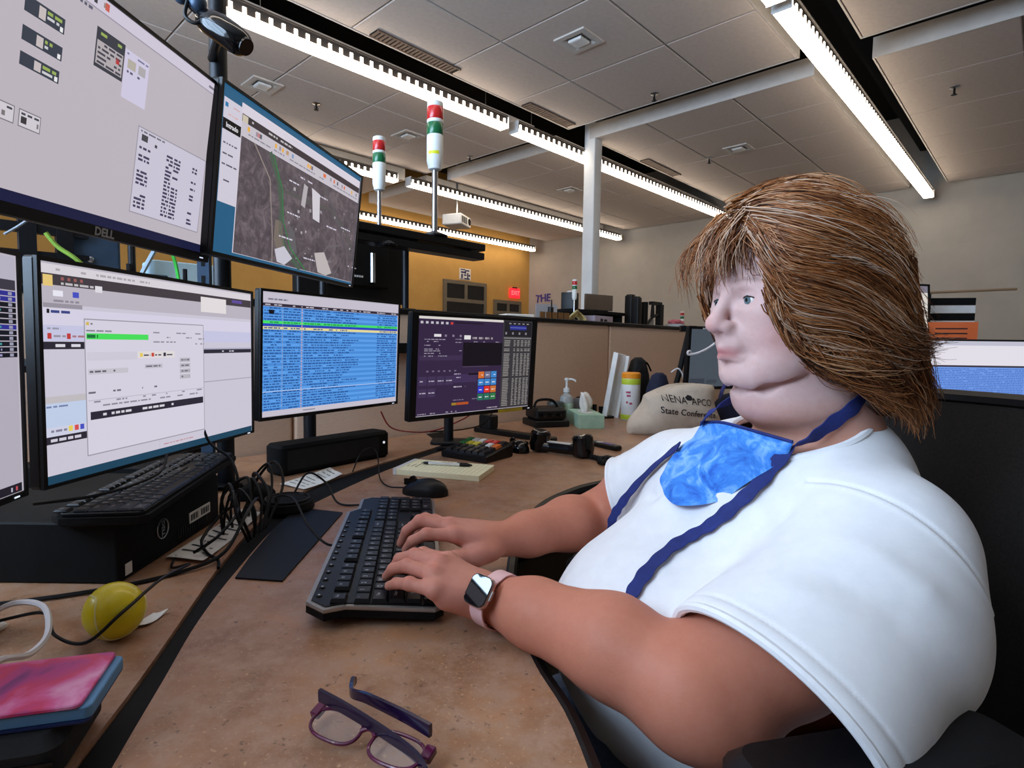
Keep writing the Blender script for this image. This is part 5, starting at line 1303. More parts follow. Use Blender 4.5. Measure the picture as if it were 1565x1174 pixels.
post('monitor_post', 1.84, 2.72, .73, 1.22, .018, 'short post behind the tall pale screen', arms=())
o = empty('orange_sign', (1.95, 2.40, 1.06), math.radians(-20), label='small orange printed sign hanging at the right', cat='sign')
MB().box(-.085, .085, -.004, .004, .06, .155).build('board', mat('orange_card', (226, 110, 56), .7, c2=(216, 100, 48), scale=10), o, smooth=0)
for k in range(3): MB().box(-.06, .05, -.0052, -.004, .085+k*.02, .090+k*.02).build('print', M_ink, o, smooth=0)
for x in (-.05, .05): MB().box(x-.006, x+.006, -.003, .003, -.33, .07).build('leg', M_black, o, smooth=0)
o = empty('striped_flag', (2.26, 2.80, .73), math.radians(-15), label='black and white striped panel at the right edge', cat='panel')
MB().cyl((-.09, 0, 0), (-.09, 0, .64), .006, n=8).build('stick', M_black, o)
for k in range(6): MB().box(-.09, .10, -.003, .003, .40+k*.037, .435+k*.037).build('stripe', M_matte if k % 2 else M_white, o, smooth=0)
MB().tube([(-.14, 0, .645), (.26, 0, .66)], .006, 8).build('rod', mat('tan_rod', (150, 120, 90), .5, c2=(140, 110, 80), scale=10), o)
o = empty('gooseneck_arm', (2.02, 2.50, .73), label='black gooseneck arm at the far right edge', cat='arm')
MB().rbox(.10, .10, 0, .02, .02, .005).build('base', M_black, o)
MB().tube(spline([(0, 0, .01), (0, 0, .22), (-.02, 0, .36), (-.08, 0, .42), (-.12, 0, .38), (-.12, 0, .30)], 6), .018, 10).build('neck', M_black, o)

# ---------------------------------------------------------------- the chair the woman sits in
CF = math.atan2(-.22, -.975)      # facing direction
CM = TR(.50, .83, 0, CF)
o = empty('office_chair', label='black mesh office chair the woman sits in', cat='chair', matrix=CM)
MB().rbox(.50, .50, .40, .47, .08, .02, cx=0).build('seat', M_bkcloth, o)
# local +x is forward, +y to her left
M_mesh = mat('black_mesh', (24, 21, 21), .8, c2=(8, 7, 7), scale=260, detail=1)
R = []
for i in range(11):
    t = i/10; z = .52+.50*t; xx = -.275-.05*t+.03*math.sin(pi*t)
    R.append([(xx+.05*((k/12-.5)*2)**2, (k/12-.5)*.50*(1-.12*t*t), z) for k in range(13)])
vs = [p for rr in R for p in rr]; fs = [(i*13+k, i*13+k+1, (i+1)*13+k+1, (i+1)*13+k) for i in range(10) for k in range(12)]
N = len(vs)
MB().add(vs + [(x-.012, y, z) for x, y, z in vs], fs + [tuple(q+N for q in reversed(f)) for f in fs]).build('backrest', M_mesh, o)
per = [R[0][k] for k in range(13)] + [R[i][12] for i in range(1, 11)] + [R[10][k] for k in range(11, -1, -1)] + [R[i][0] for i in range(9, 0, -1)]
MB().tube([(x-.006, y, z) for x, y, z in per], .013, 8, closed=True).build('back_frame', M_black, o)
MB().tube(spline([(-.15, 0, .38), (-.27, 0, .40), (-.31, 0, .55), (-.315, 0, .80)], 6), .024, 10, flat=.6).build('back_support', M_black, o)
for s in (-1, 1):
    MB().tube(spline([(-.05, s*.27, .42), (-.05, s*.315, .45), (.05, s*.33, .60), (.12, s*.335, .695+(.042 if s > 0 else -.05))], 6), .018, 10).build('arm_post', M_black, o)
    zo = .042 if s > 0 else -.05
    MB().rbox(.28, .09, .690+zo, .728+zo, .03, .014, cx=.24 if s > 0 else .12, cy=s*.335).build('armrest', M_black, o)
MB().cyl((0, 0, .10), (0, 0, .40), .028, n=14).build('gas_lift', M_steel, o)
for k in range(5):
    a = 2*pi*k/5+.3
    MB().tube([(0, 0, .11), (.28*math.cos(a), .28*math.sin(a), .07)], [.026, .016], 8).build('base_leg', M_black, o)
    MB().cyl((.28*math.cos(a)-.02, .28*math.sin(a), .03), (.28*math.cos(a)+.02, .28*math.sin(a), .03), .03, n=14).build('caster', M_matte, o)
# ---------------------------------------------------------------- sculpting with distance fields
class Field:
    def __init__(s, lo, hi, h):
        s.lo = np.array(lo, float); s.h = h
        s.n = np.ceil((np.array(hi)-s.lo)/h).astype(int)+1
        s.a = np.full(s.n, 1.0, np.float32)
    def _sub(s, lo, hi):
        i0 = np.maximum(0, np.floor((np.array(lo)-s.lo)/s.h).astype(int)); i1 = np.minimum(s.n, np.ceil((np.array(hi)-s.lo)/s.h).astype(int)+1)
        if np.any(i1 <= i0): return None, None
        sl = tuple(slice(a, b) for a, b in zip(i0, i1))
        ax = [s.lo[k] + s.h*np.arange(i0[k], i1[k]) for k in range(3)]
        X, Y, Z = np.meshgrid(*ax, indexing='ij', sparse=True)
        return sl, (X, Y, Z)
    def op(s, lo, hi, fn, k, mode):
        m = max(k, .004)+3*s.h
        sl, G = s._sub(np.array(lo)-m, np.array(hi)+m)
        if sl is None: return s
        d = fn(*G).astype(np.float32); a = s.a[sl]
        if mode == 'add':
            hh = np.maximum(k-np.abs(a-d), 0)/k if k > 0 else 0
            s.a[sl] = np.minimum(a, d) - (hh*hh*k*.25 if k > 0 else 0)
        else:
            d = -d; hh = np.maximum(k-np.abs(a-d), 0)/k if k > 0 else 0
            s.a[sl] = np.maximum(a, d) + (hh*hh*k*.25 if k > 0 else 0)
        return s
    def ell(s, c, r, k=.01, R=None, mode='add'):
        c = np.array(c, float); r = np.array(r, float)
        R = np.eye(3) if R is None else np.array(R, float)      # columns: local axes in world
        ext = np.sqrt(((R*r[None, :])**2).sum(1))
        def fn(X, Y, Z):
            P = [X-c[0], Y-c[1], Z-c[2]]
            q = [R[0, j]*P[0]+R[1, j]*P[1]+R[2, j]*P[2] for j in range(3)]
            k0 = np.sqrt(sum((q[j]/r[j])**2 for j in range(3))); k1 = np.sqrt(sum((q[j]/r[j]**2)**2 for j in range(3)))
            return k0*(k0-1)/np.maximum(k1, 1e-9)
        return s.op(c-ext, c+ext, fn, k, mode)
    def cone(s, a, b, ra, rb, k=.008, mode='add', sc=None):
        a = np.array(a, float); b = np.array(b, float); ba = b-a; L2 = float(ba@ba)+1e-12
        def fn(X, Y, Z):
            t = np.clip(((X-a[0])*ba[0]+(Y-a[1])*ba[1]+(Z-a[2])*ba[2])/L2, 0, 1)
            return np.sqrt((X-a[0]-ba[0]*t)**2+(Y-a[1]-ba[1]*t)**2+(Z-a[2]-ba[2]*t)**2) - (ra+(rb-ra)*t)
        m = max(ra, rb)
        return s.op(np.minimum(a, b)-m, np.maximum(a, b)+m, fn, k, mode)
    def chain(s, pts, rs, k=.006, mode='add'):
        for i in range(len(pts)-1): s.cone(pts[i], pts[i+1], rs[i], rs[i+1], k, mode)
        return s
    def halfspace(s, p, n, k=.002):
        """remove everything on the +n side of the plane through p"""
        n = np.array(n, float); n /= np.linalg.norm(n); p = np.array(p, float)
        sl, (X, Y, Z) = s._sub(s.lo, s.lo+s.h*(s.n-1))
        d = ((X-p[0])*n[0]+(Y-p[1])*n[1]+(Z-p[2])*n[2]).astype(np.float32)
        s.a = np.maximum(s.a, d); return s
    def mesh(s):
        a = s.a; S = a < 0
        n = np.array(a.shape)
        cnt = np.zeros(n-1, np.int8)
        for dx in (0, 1):
            for dy in (0, 1):
                for dz in (0, 1): cnt += S[dx:n[0]-1+dx, dy:n[1]-1+dy, dz:n[2]-1+dz]
        act = (cnt > 0) & (cnt < 8)
        ijk = np.argwhere(act); N = len(ijk)
        idx = np.full(n-1, -1, np.int32); idx[act] = np.arange(N)
        cor = [(x, y, z) for x in (0, 1) for y in (0, 1) for z in (0, 1)]
        V = np.stack([a[ijk[:, 0]+c[0], ijk[:, 1]+c[1], ijk[:, 2]+c[2]] for c in cor], 1)
        P = np.zeros((N, 3)); C = np.zeros(N)
        for i, c in enumerate(cor):
            for j in range(i+1, 8):
                d = cor[j]
                if sum(abs(c[q]-d[q]) for q in range(3)) != 1: continue
                va, vb = V[:, i], V[:, j]; x = (va < 0) != (vb < 0)
                t = np.where(x, va/np.where(va == vb, 1, va-vb), 0)
                P[x] += (np.array(c)+(np.array(d)-np.array(c))*t[:, None])[x]; C[x] += 1
        P = s.lo + s.h*(ijk+P/C[:, None])
        F = []
        for ax in range(3):
            sl0 = [slice(None)]*3; sl1 = [slice(None)]*3; sl0[ax] = slice(0, -1); sl1[ax] = slice(1, None)
            A, B = S[tuple(sl0)], S[tuple(sl1)]
            e = np.argwhere(A != B)
            o1, o2 = [q for q in range(3) if q != ax]
            e = e[(e[:, o1] > 0) & (e[:, o2] > 0) & (e[:, o1] < n[o1]-1) & (e[:, o2] < n[o2]-1)]
            ins = A[tuple(e.T)]
            def at(d1, d2):
                q = e.copy(); q[:, o1] -= d1; q[:, o2] -= d2; return idx[tuple(q.T)]
            q = np.stack([at(0, 0), at(1, 0), at(1, 1), at(0, 1)], 1)
            if ax == 1: q = q[:, ::-1]
            q = np.where(ins[:, None], q, q[:, ::-1])
            F.append(q[(q >= 0).all(1)])
        return P, np.concatenate(F)

def relax(P, F, it=2, lam=.5):
    N = len(P)
    for _ in range(it):
        A = np.zeros((N, 3)); C = np.zeros(N)
        for i in range(4):
            a, b = F[:, i], F[:, (i+1) % 4]
            np.add.at(A, a, P[b]); np.add.at(C, a, 1)
        P = P + lam*(A/np.maximum(C, 1)[:, None]-P)
    return P

def np_mesh(name, P, F, m, parent, colors=None, attr='col', **k):
    me = bpy.data.meshes.new(name)
    me.vertices.add(len(P)); me.vertices.foreach_set('co', P.astype(np.float32).ravel())
    nf = F.shape[1]
    me.loops.add(len(F)*nf); me.loops.foreach_set('vertex_index', F.astype(np.int32).ravel())
    me.polygons.add(len(F)); me.polygons.foreach_set('loop_start', np.arange(0, len(F)*nf, nf, dtype=np.int32))
    me.update(calc_edges=True); me.validate()
    if colors is not None:
        ca = me.color_attributes.new(attr, 'FLOAT_COLOR', 'POINT')
        ca.data.foreach_set('color', np.concatenate([colors, np.ones((len(P), 1))], 1).astype(np.float32).ravel())
    me.shade_smooth()
    if m: me.materials.append(m)
    return link(name, me, parent, **k)

# ---------------------------------------------------------------- the woman
person = empty('person', (.44, .80, 0), label='seated woman in a white T-shirt with a blue bandana round her neck, typing', cat='person')
PINV = Matrix.Translation((-.44, -.80, 0))
def W(P): return P - np.array([.44, .80, 0.0])      # world to the person's own origin
# head frame: u forward, l to her left, w up
HO = np.array([.417, .775, 1.160]); ha = math.radians(11)
HF = np.array([-math.cos(ha), -math.sin(ha), -.02]); HF /= np.linalg.norm(HF)
HL = np.array([math.sin(ha), -math.cos(ha), 0]); HW = np.cross(HF, HL); HW /= np.linalg.norm(HW)
HR = np.stack([HF, HL, HW], 1)
def hd(u, l, w): return HO + HF*u + HL*l + HW*w
TF = np.array([-.88, -.475, 0]); TL = np.array([.475, -.88, 0]); TZ = np.array([0, 0, 1.0])
TRM = np.stack([TF, TL, TZ], 1)
SHL, SHR = np.array([.458, .645, .872]), np.array([.333, .964, .888])
ELL, ELR = np.array([.205, .562, .752]), np.array([.222, 1.045, .778])
WRL, WRR = np.array([.006, .730, .769]), np.array([.030, .905, .785])

def body_field():
    f = Field((-.175, .455, .60), (.66, 1.16, 1.30), .0024)
    # --- head
    f.ell(hd(-.008, 0, .040), (.100, .076, .086), .01, HR)
    f.ell(hd(.040, 0, -.022), (.060, .064, .088), .03, HR)
    f.ell(hd(.058, 0, .035), (.042, .060, .050), .025, HR)          # forehead
    for s in (-1, 1):
        f.ell(hd(.052, s*.040, -.036), (.034, .026, .032), .025, HR)  # cheeks
        f.ell(hd(.050, s*.040, -.078), (.026, .020, .020), .025, HR)  # jowl
        f.cone(hd(.010, s*.052, -.060), hd(.070, s*.022, -.094), .026, .020, .025)
        f.cone(hd(.094, s*.010, .021), hd(.074, s*.050, .020), .0075, .0075, .014)  # brow
        f.ell(hd(.064, s*.046, -.016), (.024, .018, .014), .018, HR)
        f.ell(hd(.074, s*.030, -.002), (.020, .024, .020), .02, HR)
    f.ell(hd(.083, 0, -.0955), (.020, .025, .018), .016, HR)          # chin
    f.ell(hd(.030, 0, -.128), (.050, .055, .034), .020, HR)          # double chin
    f.ell(hd(-.005, 0, -.130), (.062, .064, .045), .03, HR)
    f.cone(hd(-.010, 0, -.06), hd(-.050, 0, -.19), .060, .068, .03)
    f.cone(hd(-.050, 0, -.19), hd(-.055, 0, -.26), .070, .085, .03)
    # nose
    f.cone(hd(.0965, 0, .018), hd(.1165, 0, -.023), .0078, .0098, .008)
    f.ell(hd(.1185, 0, -.0285), (.0125, .0130, .0112), .008, HR)
    for s in (-1, 1): f.ell(hd(.1075, s*.0125, -.0325), (.0115, .0075, .0082), .005, HR)
    f.ell(hd(.096, 0, -.052), (.014, .025, .020), .014, HR)          # muzzle
    # lips
    for s in (-1, 1):
        f.cone(hd(.1095, 0, -.0600), hd(.0915, s*.0230, -.0725), .0046, .0024, .004)
        f.cone(hd(.1080, 0, -.0715), hd(.0915, s*.0215, -.0745), .0054, .0026, .004)
    for s in (-1, 1): f.cone(hd(.1200, 0, -.0655), hd(.0945, s*.0250, -.0750), .0018, .0016, .002, 'sub')
    f.cone(hd(.1075, -.012, -.0815), hd(.1075, .012, -.0815), .0030, .0030, .010, 'sub')
    for s in (-1, 1):
        f.cone(hd(.1060, s*.022, -.036), hd(.0880, s*.036, -.068), .0006, .0004, .008, 'sub')   # smile line
        f.ell(hd(.1040, s*.031, .0030), (.0135, .0165, .0110), .009, HR, 'sub')   # eye socket
    for s in (-1, 1):
        f.ell(hd(.0830, s*.0315, .0020), (.0138, .0150, .0130), .003, HR)         # lids
        f.cone(hd(.0930, s*.018, .0105), hd(.0860, s*.046, .0085), .0034, .0034, .005)  # fold above the lid
        f.cone(hd(.0950, s*.020, -.0090), hd(.0870, s*.043, -.0105), .0032, .0030, .007)  # bag below
        f.ell(hd(.0980, s*.0325, .0012), (.0070, .0125, .0036), .0015, HR, 'sub')  # opening
        f.ell(hd(.1150, s*.0070, -.0395), (.0045, .0030, .0028), .002, HR, 'sub')   # nostril
    for s in (-1, 1):
        f.ell(hd(-.012, s*.074, -.012), (.016, .007, .030), .006, HR)             # ear
    for s in (-1, 1):
        f.cone(hd(.088, 0, -.1145), hd(.066, s*.034, -.108), .0006, .0005, .016, 'sub')
        f.cone(hd(.066, s*.034, -.108), hd(.030, s*.060, -.090), .0005, .0001, .018, 'sub')
    # --- trunk (under the shirt)
    f.ell(np.array([.425, .805, .83]), (.115, .175, .15), .03, TRM)
    f.ell(np.array([.36, .79, .70]), (.16, .18, .14), .04, TRM)
    f.cone(hd(-.055, 0, -.25), SHL+[-.01, 0, -.01], .065, .060, .04)
    f.cone(hd(-.055, 0, -.25), SHR+[0, 0, -.01], .062, .050, .04)
    # --- arms
    mid = ELL*.55+SHL*.45 + np.array([-.01, -.01, -.018])
    f.chain([SHL, mid, ELL+[.012, -.004, .0]], [.066, .072, .058], .02)
    f.ell(ELL+np.array([.03, -.012, -.022]), (.055, .045, .040), .03)
    fa = ELL*.70+WRL*.30 + np.array([0, .0, .012]); fb = ELL*.30+WRL*.70+np.array([0, .004, .006])
    f.chain([ELL, fa, fb, WRL], [.054, .053, .040, .0285], .018)
    midR = ELR*.5+SHR*.5
    f.chain([SHR, midR, ELR], [.054, .060, .052], .02)
    ga = ELR*.65+WRR*.35+np.array([0, 0, .004]); gb = ELR*.25+WRR*.75
    f.chain([ELR, ga, gb, WRR], [.049, .046, .035, .0275], .018)
    # elbow creases
    f.cone(ELL+[-.005, .028, .040], ELL+[.018, -.035, .030], .0020, .0020, .006, 'sub')
    f.cone(ELR+[.0, -.03, .048], ELR+[.0, -.052, -.01], .0020, .0020, .006, 'sub')
    # --- left hand (palm down, reaching towards the keys; thumb away from the camera)
    MC = MCL = dict(i=(-.045, .757, .806), m=(-.056, .736, .810), r=(-.061, .714, .804), p=(-.058, .694, .793))
    PI = dict(i=(-.082, .776, .808), m=(-.092, .762, .811), r=(-.099, .741, .805), p=(-.092, .709, .794))
    DI = DIL = dict(i=(-.108, .796, .795), m=(-.116, .785, .797), r=(-.121, .763, .792), p=(-.112, .732, .785))
    TI = TIL = dict(i=(-.118, .808, .776), m=(-.128, .799, .776), r=(-.133, .777, .775), p=(-.125, .748, .774))
    RR = dict(i=(.0105, .0092, .0082, .0066), m=(.0108, .0096, .0084, .0068), r=(.0104, .0093, .0080, .0066), p=(.0095, .0082, .0072, .0060))
    hl = np.array([-.004, .727, .774])
    for q, (dx, dy) in dict(i=(.0, .018), m=(.0, .006), r=(.0, -.006), p=(.0, -.016)).items():
        f.cone(hl+[0, dy, 0], MC[q], .0185, .0125, .014)
    f.ell((-.022, .724, .786), (.042, .034, .016), .014)
    f.cone((-.006, .712, .765), (-.045, .700, .777), .014, .011, .014)          # heel of the hand
    for q in 'imrp':
        f.chain([MC[q], PI[q], DI[q], TI[q]], RR[q], .0035)
        f.ell(np.array(MC[q])+[0, 0, .002], (.0115, .0098, .0095), .006)
        f.ell(np.array(PI[q])+[0, 0, .0012], (.0098, .0090, .0085), .004)
    f.chain([(.000, .752, .774), (-.030, .788, .776), (-.058, .806, .776), (-.080, .815, .770)], [.014, .0115, .0105, .0075], .008)
    # --- right hand (thumb towards the camera)
    MC = dict(i=(-.043, .862, .806), m=(-.054, .884, .811), r=(-.052, .907, .808), p=(-.044, .928, .800))
    PI = dict(i=(-.085, .853, .810), m=(-.099, .890, .819), r=(-.094, .920, .813), p=(-.080, .944, .804))
    DI = DIR = dict(i=(-.108, .865, .795), m=(-.121, .898, .800), r=(-.117, .930, .797), p=(-.101, .956, .790))
    TI = TIR = dict(i=(-.120, .876, .777), m=(-.132, .904, .777), r=(-.128, .936, .776), p=(-.112, .964, .774))
    hr = np.array([.016, .905, .787])
    for q, (dx, dy) in dict(i=(0, -.017), m=(0, -.005), r=(0, .006), p=(0, .016)).items():
        f.cone(hr+[0, dy, 0], MC[q], .0180, .0125, .014)
    f.ell((-.015, .898, .795), (.042, .034, .016), .014)
    for q in 'imrp':
        f.chain([MC[q], PI[q], DI[q], TI[q]], RR[q], .0035)
        f.ell(np.array(MC[q])+[0, 0, .002], (.0115, .0098, .0095), .006)
        f.ell(np.array(PI[q])+[0, 0, .0012], (.0098, .0090, .0085), .004)
    f.chain([(.014, .885, .780), (-.010, .856, .776), (-.040, .838, .778), (-.064, .832, .770)], [.017, .0150, .0115, .0078], .010)
    f.ell((.006, .872, .778), (.024, .020, .016), .012)
    return f, (DIL, TIL, DIR, TIR)
_bf, NAILS = body_field()
P, F = _bf.mesh(); del _bf
P = relax(P, F, 1, .4)
# skin colour: base tone with pinker lips, cheeks, nose, knuckles (the skin's own pigment)
def spot(c, r, soft=1.6):
    d = np.linalg.norm((P-np.array(c)), axis=1)/r
    return np.clip(1-d, 0, 1)**soft
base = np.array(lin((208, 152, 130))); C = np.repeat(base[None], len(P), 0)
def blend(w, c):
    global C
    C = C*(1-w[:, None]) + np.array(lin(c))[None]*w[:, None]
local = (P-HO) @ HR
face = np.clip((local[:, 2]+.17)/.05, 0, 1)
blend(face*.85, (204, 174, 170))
for s in (-1, 1): blend(spot(hd(.06, s*.055, -.04), .045)*.7, (210, 134, 126))
blend(spot(hd(.125, 0, -.03), .026)*.45, (206, 130, 120))
lip = np.clip(1-np.abs(local[:, 2]+.0655)/.0095, 0, 1)**.6*np.clip((local[:, 0]-.094)/.006, 0, 1)*np.clip(1-np.abs(local[:, 1])/.027, 0, 1)**.4
blend(lip*.9, (172, 92, 92))
for s in (-1, 1):
    b = np.clip(1-np.abs(local[:, 2]-.0235-.004*np.clip((.03-np.abs(local[:, 1]-s*.03))/.03, 0, 1))/.0045, 0, 1)*np.clip(1-np.abs(local[:, 1]-s*.033)/.022, 0, 1)**.5*(local[:, 0] > .06)
    blend(b*.65, (120, 84, 66))
    blend(spot(hd(.088, s*.032, .009), .012)*.35, (180, 120, 110))
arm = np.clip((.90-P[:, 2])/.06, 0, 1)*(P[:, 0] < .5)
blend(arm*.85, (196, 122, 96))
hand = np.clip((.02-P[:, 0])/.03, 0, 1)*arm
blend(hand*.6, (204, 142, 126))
for c in ((-.092, .762, .818), (-.099, .741, .812), (-.092, .709, .80), (-.099, .890, .826), (-.085, .853, .818), (-.056, .736, .82), (-.061, .714, .815), (-.054, .884, .822), (-.043, .862, .818)):
    blend(spot(c, .014)*.5, (202, 112, 100))
def mole(c, r, col=(120, 66, 56)):
    blend((np.linalg.norm(P-np.array(c), axis=1) < r).astype(float)*.8, col)
mole((.224, .528, .797), .0050, (132, 72, 66))
M_skin = mat('skin', (214, 160, 140), .55, attr='col', spec=.3, c2=(250, 244, 242), scale=90, bump=.04, bscale=420, sss=.12)
MOLE_SLOT = True
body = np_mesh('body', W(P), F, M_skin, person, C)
BODYP, BODYF = P, F
# eyes
M_eye = mat('eye_white', (196, 186, 182), .15, c2=(220, 212, 208), scale=20, coat=.5)
M_iris = mat('iris_grey_blue', (96, 116, 120), .2, c2=(70, 90, 96), scale=300, coat=.6)
for s in (-1, 1):
    c = hd(.0845, s*.0318, .0015); e = empty('eye', tuple(c - np.array([.44, .80, 0])))
    e.parent = person
    R = []
    for i in range(13):
        a = pi*i/12; R.append([tuple(HR @ np.array([-.0122*math.cos(a), .0122*max(.01, math.sin(a))*math.cos(t), .0122*max(.01, math.sin(a))*math.sin(t)])) for t in [2*pi*k/20 for k in range(20)]])
    MB().rings(R).build('eyeball', M_eye, e, smooth=80)
    g = HF*.96 + HL*.0 + HW*(-.02); g /= np.linalg.norm(g); u = np.cross(g, HW); u /= np.linalg.norm(u); v = np.cross(u, g)
    MB().add([tuple(g*.0126)] + [tuple(g*.0113+(u*math.cos(t)+v*math.sin(t))*.0062) for t in [2*pi*k/20 for k in range(20)]], [(0, k+1, (k+1) % 20+1) for k in range(20)]).build('iris', M_iris, e)
    MB().add([tuple(g*.0130)] + [tuple(g*.0126+(u*math.cos(t)+v*math.sin(t))*.0024) for t in [2*pi*k/14 for k in range(14)]], [(0, k+1, (k+1) % 14+1) for k in range(14)]).build('pupil', M_gloss, e)
for s in (-1, 1):
    lash = [tuple(W(hd(.0845+.0128*math.cos(.9*q)*.985, s*.0320+s*.0122*math.sin(.9*q)*1.18, .0052-.0030*abs(q)**2.2+.0004))) for q in np.linspace(-1, 1, 11)]
    MB().tube(lash, [.0004]+[.0008]*9+[.0004], 5).build('eyelashes', mat('dark_lash', (52, 36, 30), .6, c2=(44, 30, 26), scale=40), person)
for tips, dips in ((NAILS[1], NAILS[0]), (NAILS[3], NAILS[2])):
    for q in 'imrp':
        t = Vector(tips[q]); d = Vector(dips[q]); a = (t-d).normalized(); n = (Vector((0, 0, 1)) - a*a.z).normalized(); sd = a.cross(n)
        c = t + n*.0042 - a*.0005 - Vector((.44, .80, 0)); mb = MB(); rows_ = []
        for i in range(5):
            x = -.0052+.0104*i/4; rows_.append([tuple(c + a*x + sd*(y*.0046*(1-.25*(abs(i-2)/2)**3)) + n*(.0024-.0020*y*y-.0006*(i/4)**2)) for y in (-1, -.6, 0, .6, 1)])
        mb.add([p for r_ in rows_ for p in r_], [(i*5+j, i*5+j+1, (i+1)*5+j+1, (i+1)*5+j) for i in range(4) for j in range(4)])
        mb.build('fingernail', mat('nail', (222, 166, 152), .25, c2=(228, 176, 164), scale=60, coat=.3), person, smooth=80)

# ---------------------------------------------------------------- T-shirt
HEMC = np.array([.250, .544, .787]); HEMN = np.array([-.79, -.39, -.466]); HEMN /= np.linalg.norm(HEMN)
HRC = np.array([.258, 1.020, .818]); HRN = (ELR-SHR)/np.linalg.norm(ELR-SHR) + np.array([-.25, .0, .25]); HRN /= np.linalg.norm(HRN)
SLO, SHI, SHH = (.03, .42, .50), (.74, 1.20, 1.06), .0030
def torso_field():
    f = Field(SLO, SHI, SHH)
    f.ell((.425, .81, .83), (.140, .190, .165), .03, TRM)
    for s in (-1, 1): f.ell(np.array([.425, .81, .80]) + TF*.095 + TL*(s*.080), (.085, .092, .085), .05, TRM)
    f.ell((.305, .785, .70), (.212, .205, .150), .05, TRM)
    f.ell((.36, .80, .62), (.22, .215, .12), .05, TRM)
    nb = hd(-.056, 0, -.235)
    f.cone(nb, SHL, .072, .073, .05)
    f.cone(nb, SHR, .070, .064, .05)
    f.ell((.365, .845, .880), (.085, .130, .080), .05, TRM)
    f.cone(nb, np.array([.43, .80, .86]), .085, .14, .05)
    return f
def smin(a, b, k):
    h = np.maximum(k-np.abs(a-b), 0)/k
    return np.minimum(a, b) - h*h*k*.25
f = torso_field()
sl = Field(SLO, SHI, SHH); sl.cone(SHL, HEMC+HEMN*.05+[.012, -.006, -.022], .075, .098, .03).ell((.425, .595, .800), (.095, .080, .090), .05).cone(SHL, np.array([.395, .585, .790]), .072, .085, .06).ell(HEMC+np.array([.062, -.034, -.030]), (.088, .082, .088), .05)
sr = Field(SLO, SHI, SHH); sr.cone(SHR, HRC+HRN*.05, .066, .074, .03)
X, Y, Z = f._sub(f.lo, f.lo+f.h*(f.n-1))[1]
def plane(p, n): return ((X-p[0])*n[0]+(Y-p[1])*n[1]+(Z-p[2])*n[2]).astype(np.float32)
tk = .0062
outer_a = smin(smin(f.a, sl.a, .035), sr.a, .03); inner = outer_a + tk
a = smin(smin(f.a, np.maximum(sl.a, plane(HEMC, HEMN)), .02), np.maximum(sr.a, plane(HRC, HRN)), .02)
a = np.minimum(a, np.maximum(smin(smin(f.a, sl.a, .035), sr.a, .03), np.maximum(plane(HEMC, HEMN), plane(HRC, HRN))))
a = np.maximum(a, -inner)
g = Field(SLO, SHI, SHH)
g.cone(hd(.03, 0, -.10), hd(-.030, 0, -.205), .084, .076, .01)
g.cone(hd(-.030, 0, -.205), hd(.012, 0, -.225), .070, .055, .02)
a = np.maximum(a, -g.a)
a = np.maximum(a, (.545-Z).astype(np.float32)+0*X+0*Y)
f.a = a.astype(np.float32)
P, F = f.mesh()
_i = np.clip(np.round((P-f.lo)/f.h).astype(int), 0, f.n-1); INNER = outer_a[tuple(_i.T)] < -tk*.5; NECKV = g.a[tuple(_i.T)].copy()
del f, g, a, inner, X, Y, Z, sl, sr, outer_a
P = relax(P, F, 2, .5)
def vnormals(P, F):
    n = np.cross(P[F[:, 2]]-P[F[:, 0]], P[F[:, 3]]-P[F[:, 1]]); N = np.zeros_like(P)
    for i in range(4): np.add.at(N, F[:, i], n)
    return N/np.maximum(np.linalg.norm(N, axis=1), 1e-12)[:, None]
N = vnormals(P, F)
D = np.zeros(len(P))
def fold(pts, amp, wd):
    """a soft ridge (or valley) along a polyline"""
    global D
    best = np.full(len(P), 9.0); par = np.zeros(len(P)); n_ = len(pts)-1
    for k_, (p, q) in enumerate(zip(pts[:-1], pts[1:])):
        p, q = np.array(p), np.array(q); d = q-p; t = np.clip(((P-p)@d)/(d@d), 0, 1)
        dist = np.linalg.norm(P-p-t[:, None]*d, axis=1); m_ = dist < best
        best = np.where(m_, dist, best); par = np.where(m_, (k_+t)/n_, par)
    D += amp*np.exp(-(best/wd)**2)*np.sin(pi*par)**1.3
def chest(l, z, off=.13): return np.array([.40, .80, 0]) + TF*off + TL*l + np.array([0, 0, z])
rr = np.random.default_rng(3)
# belly bunching, armpit creases, sleeve drag lines
for k in range(9):
    z0 = .60+.026*k; l0 = -.16+.03*(k % 3)
    fold([chest(l0, z0, .24), chest(l0+.10, z0-.012+rr.uniform(-.01, .01), .26), chest(l0+.20, z0+.006, .24)], .006*(1 if k % 2 else -.8), .012)
fold([chest(.17, .84, .05), chest(.12, .87, .10), chest(.085, .93, .12)], -.010, .014)
fold([chest(.18, .82, .05), chest(.11, .83, .12), chest(.06, .85, .17)], -.008, .012)
fold([chest(.17, .80, .08), chest(.10, .79, .16), chest(.04, .80, .20)], .007, .012)
fold([chest(-.16, .86, .05), chest(-.10, .88, .12), chest(-.06, .93, .12)], -.008, .012)
fold([chest(-.17, .84, .05), chest(-.10, .82, .13), chest(-.04, .80, .18)], -.007, .013)
ax = (ELL-SHL)
for t, aa, w_ in ((.25, .004, .016), (.42, -.003, .016), (.55, .003, .014), (.68, -.002, .012)):
    c = SHL+ax*t; fold([c+[-.06, -.05, .09], c+[.02, -.10, .03], c+[.09, -.08, -.07]], aa, w_)
fold([SHL+[-.05, -.03, .07], SHL+[-.12, -.06, -.02], SHL+[-.15, -.07, -.08]], .006, .016)
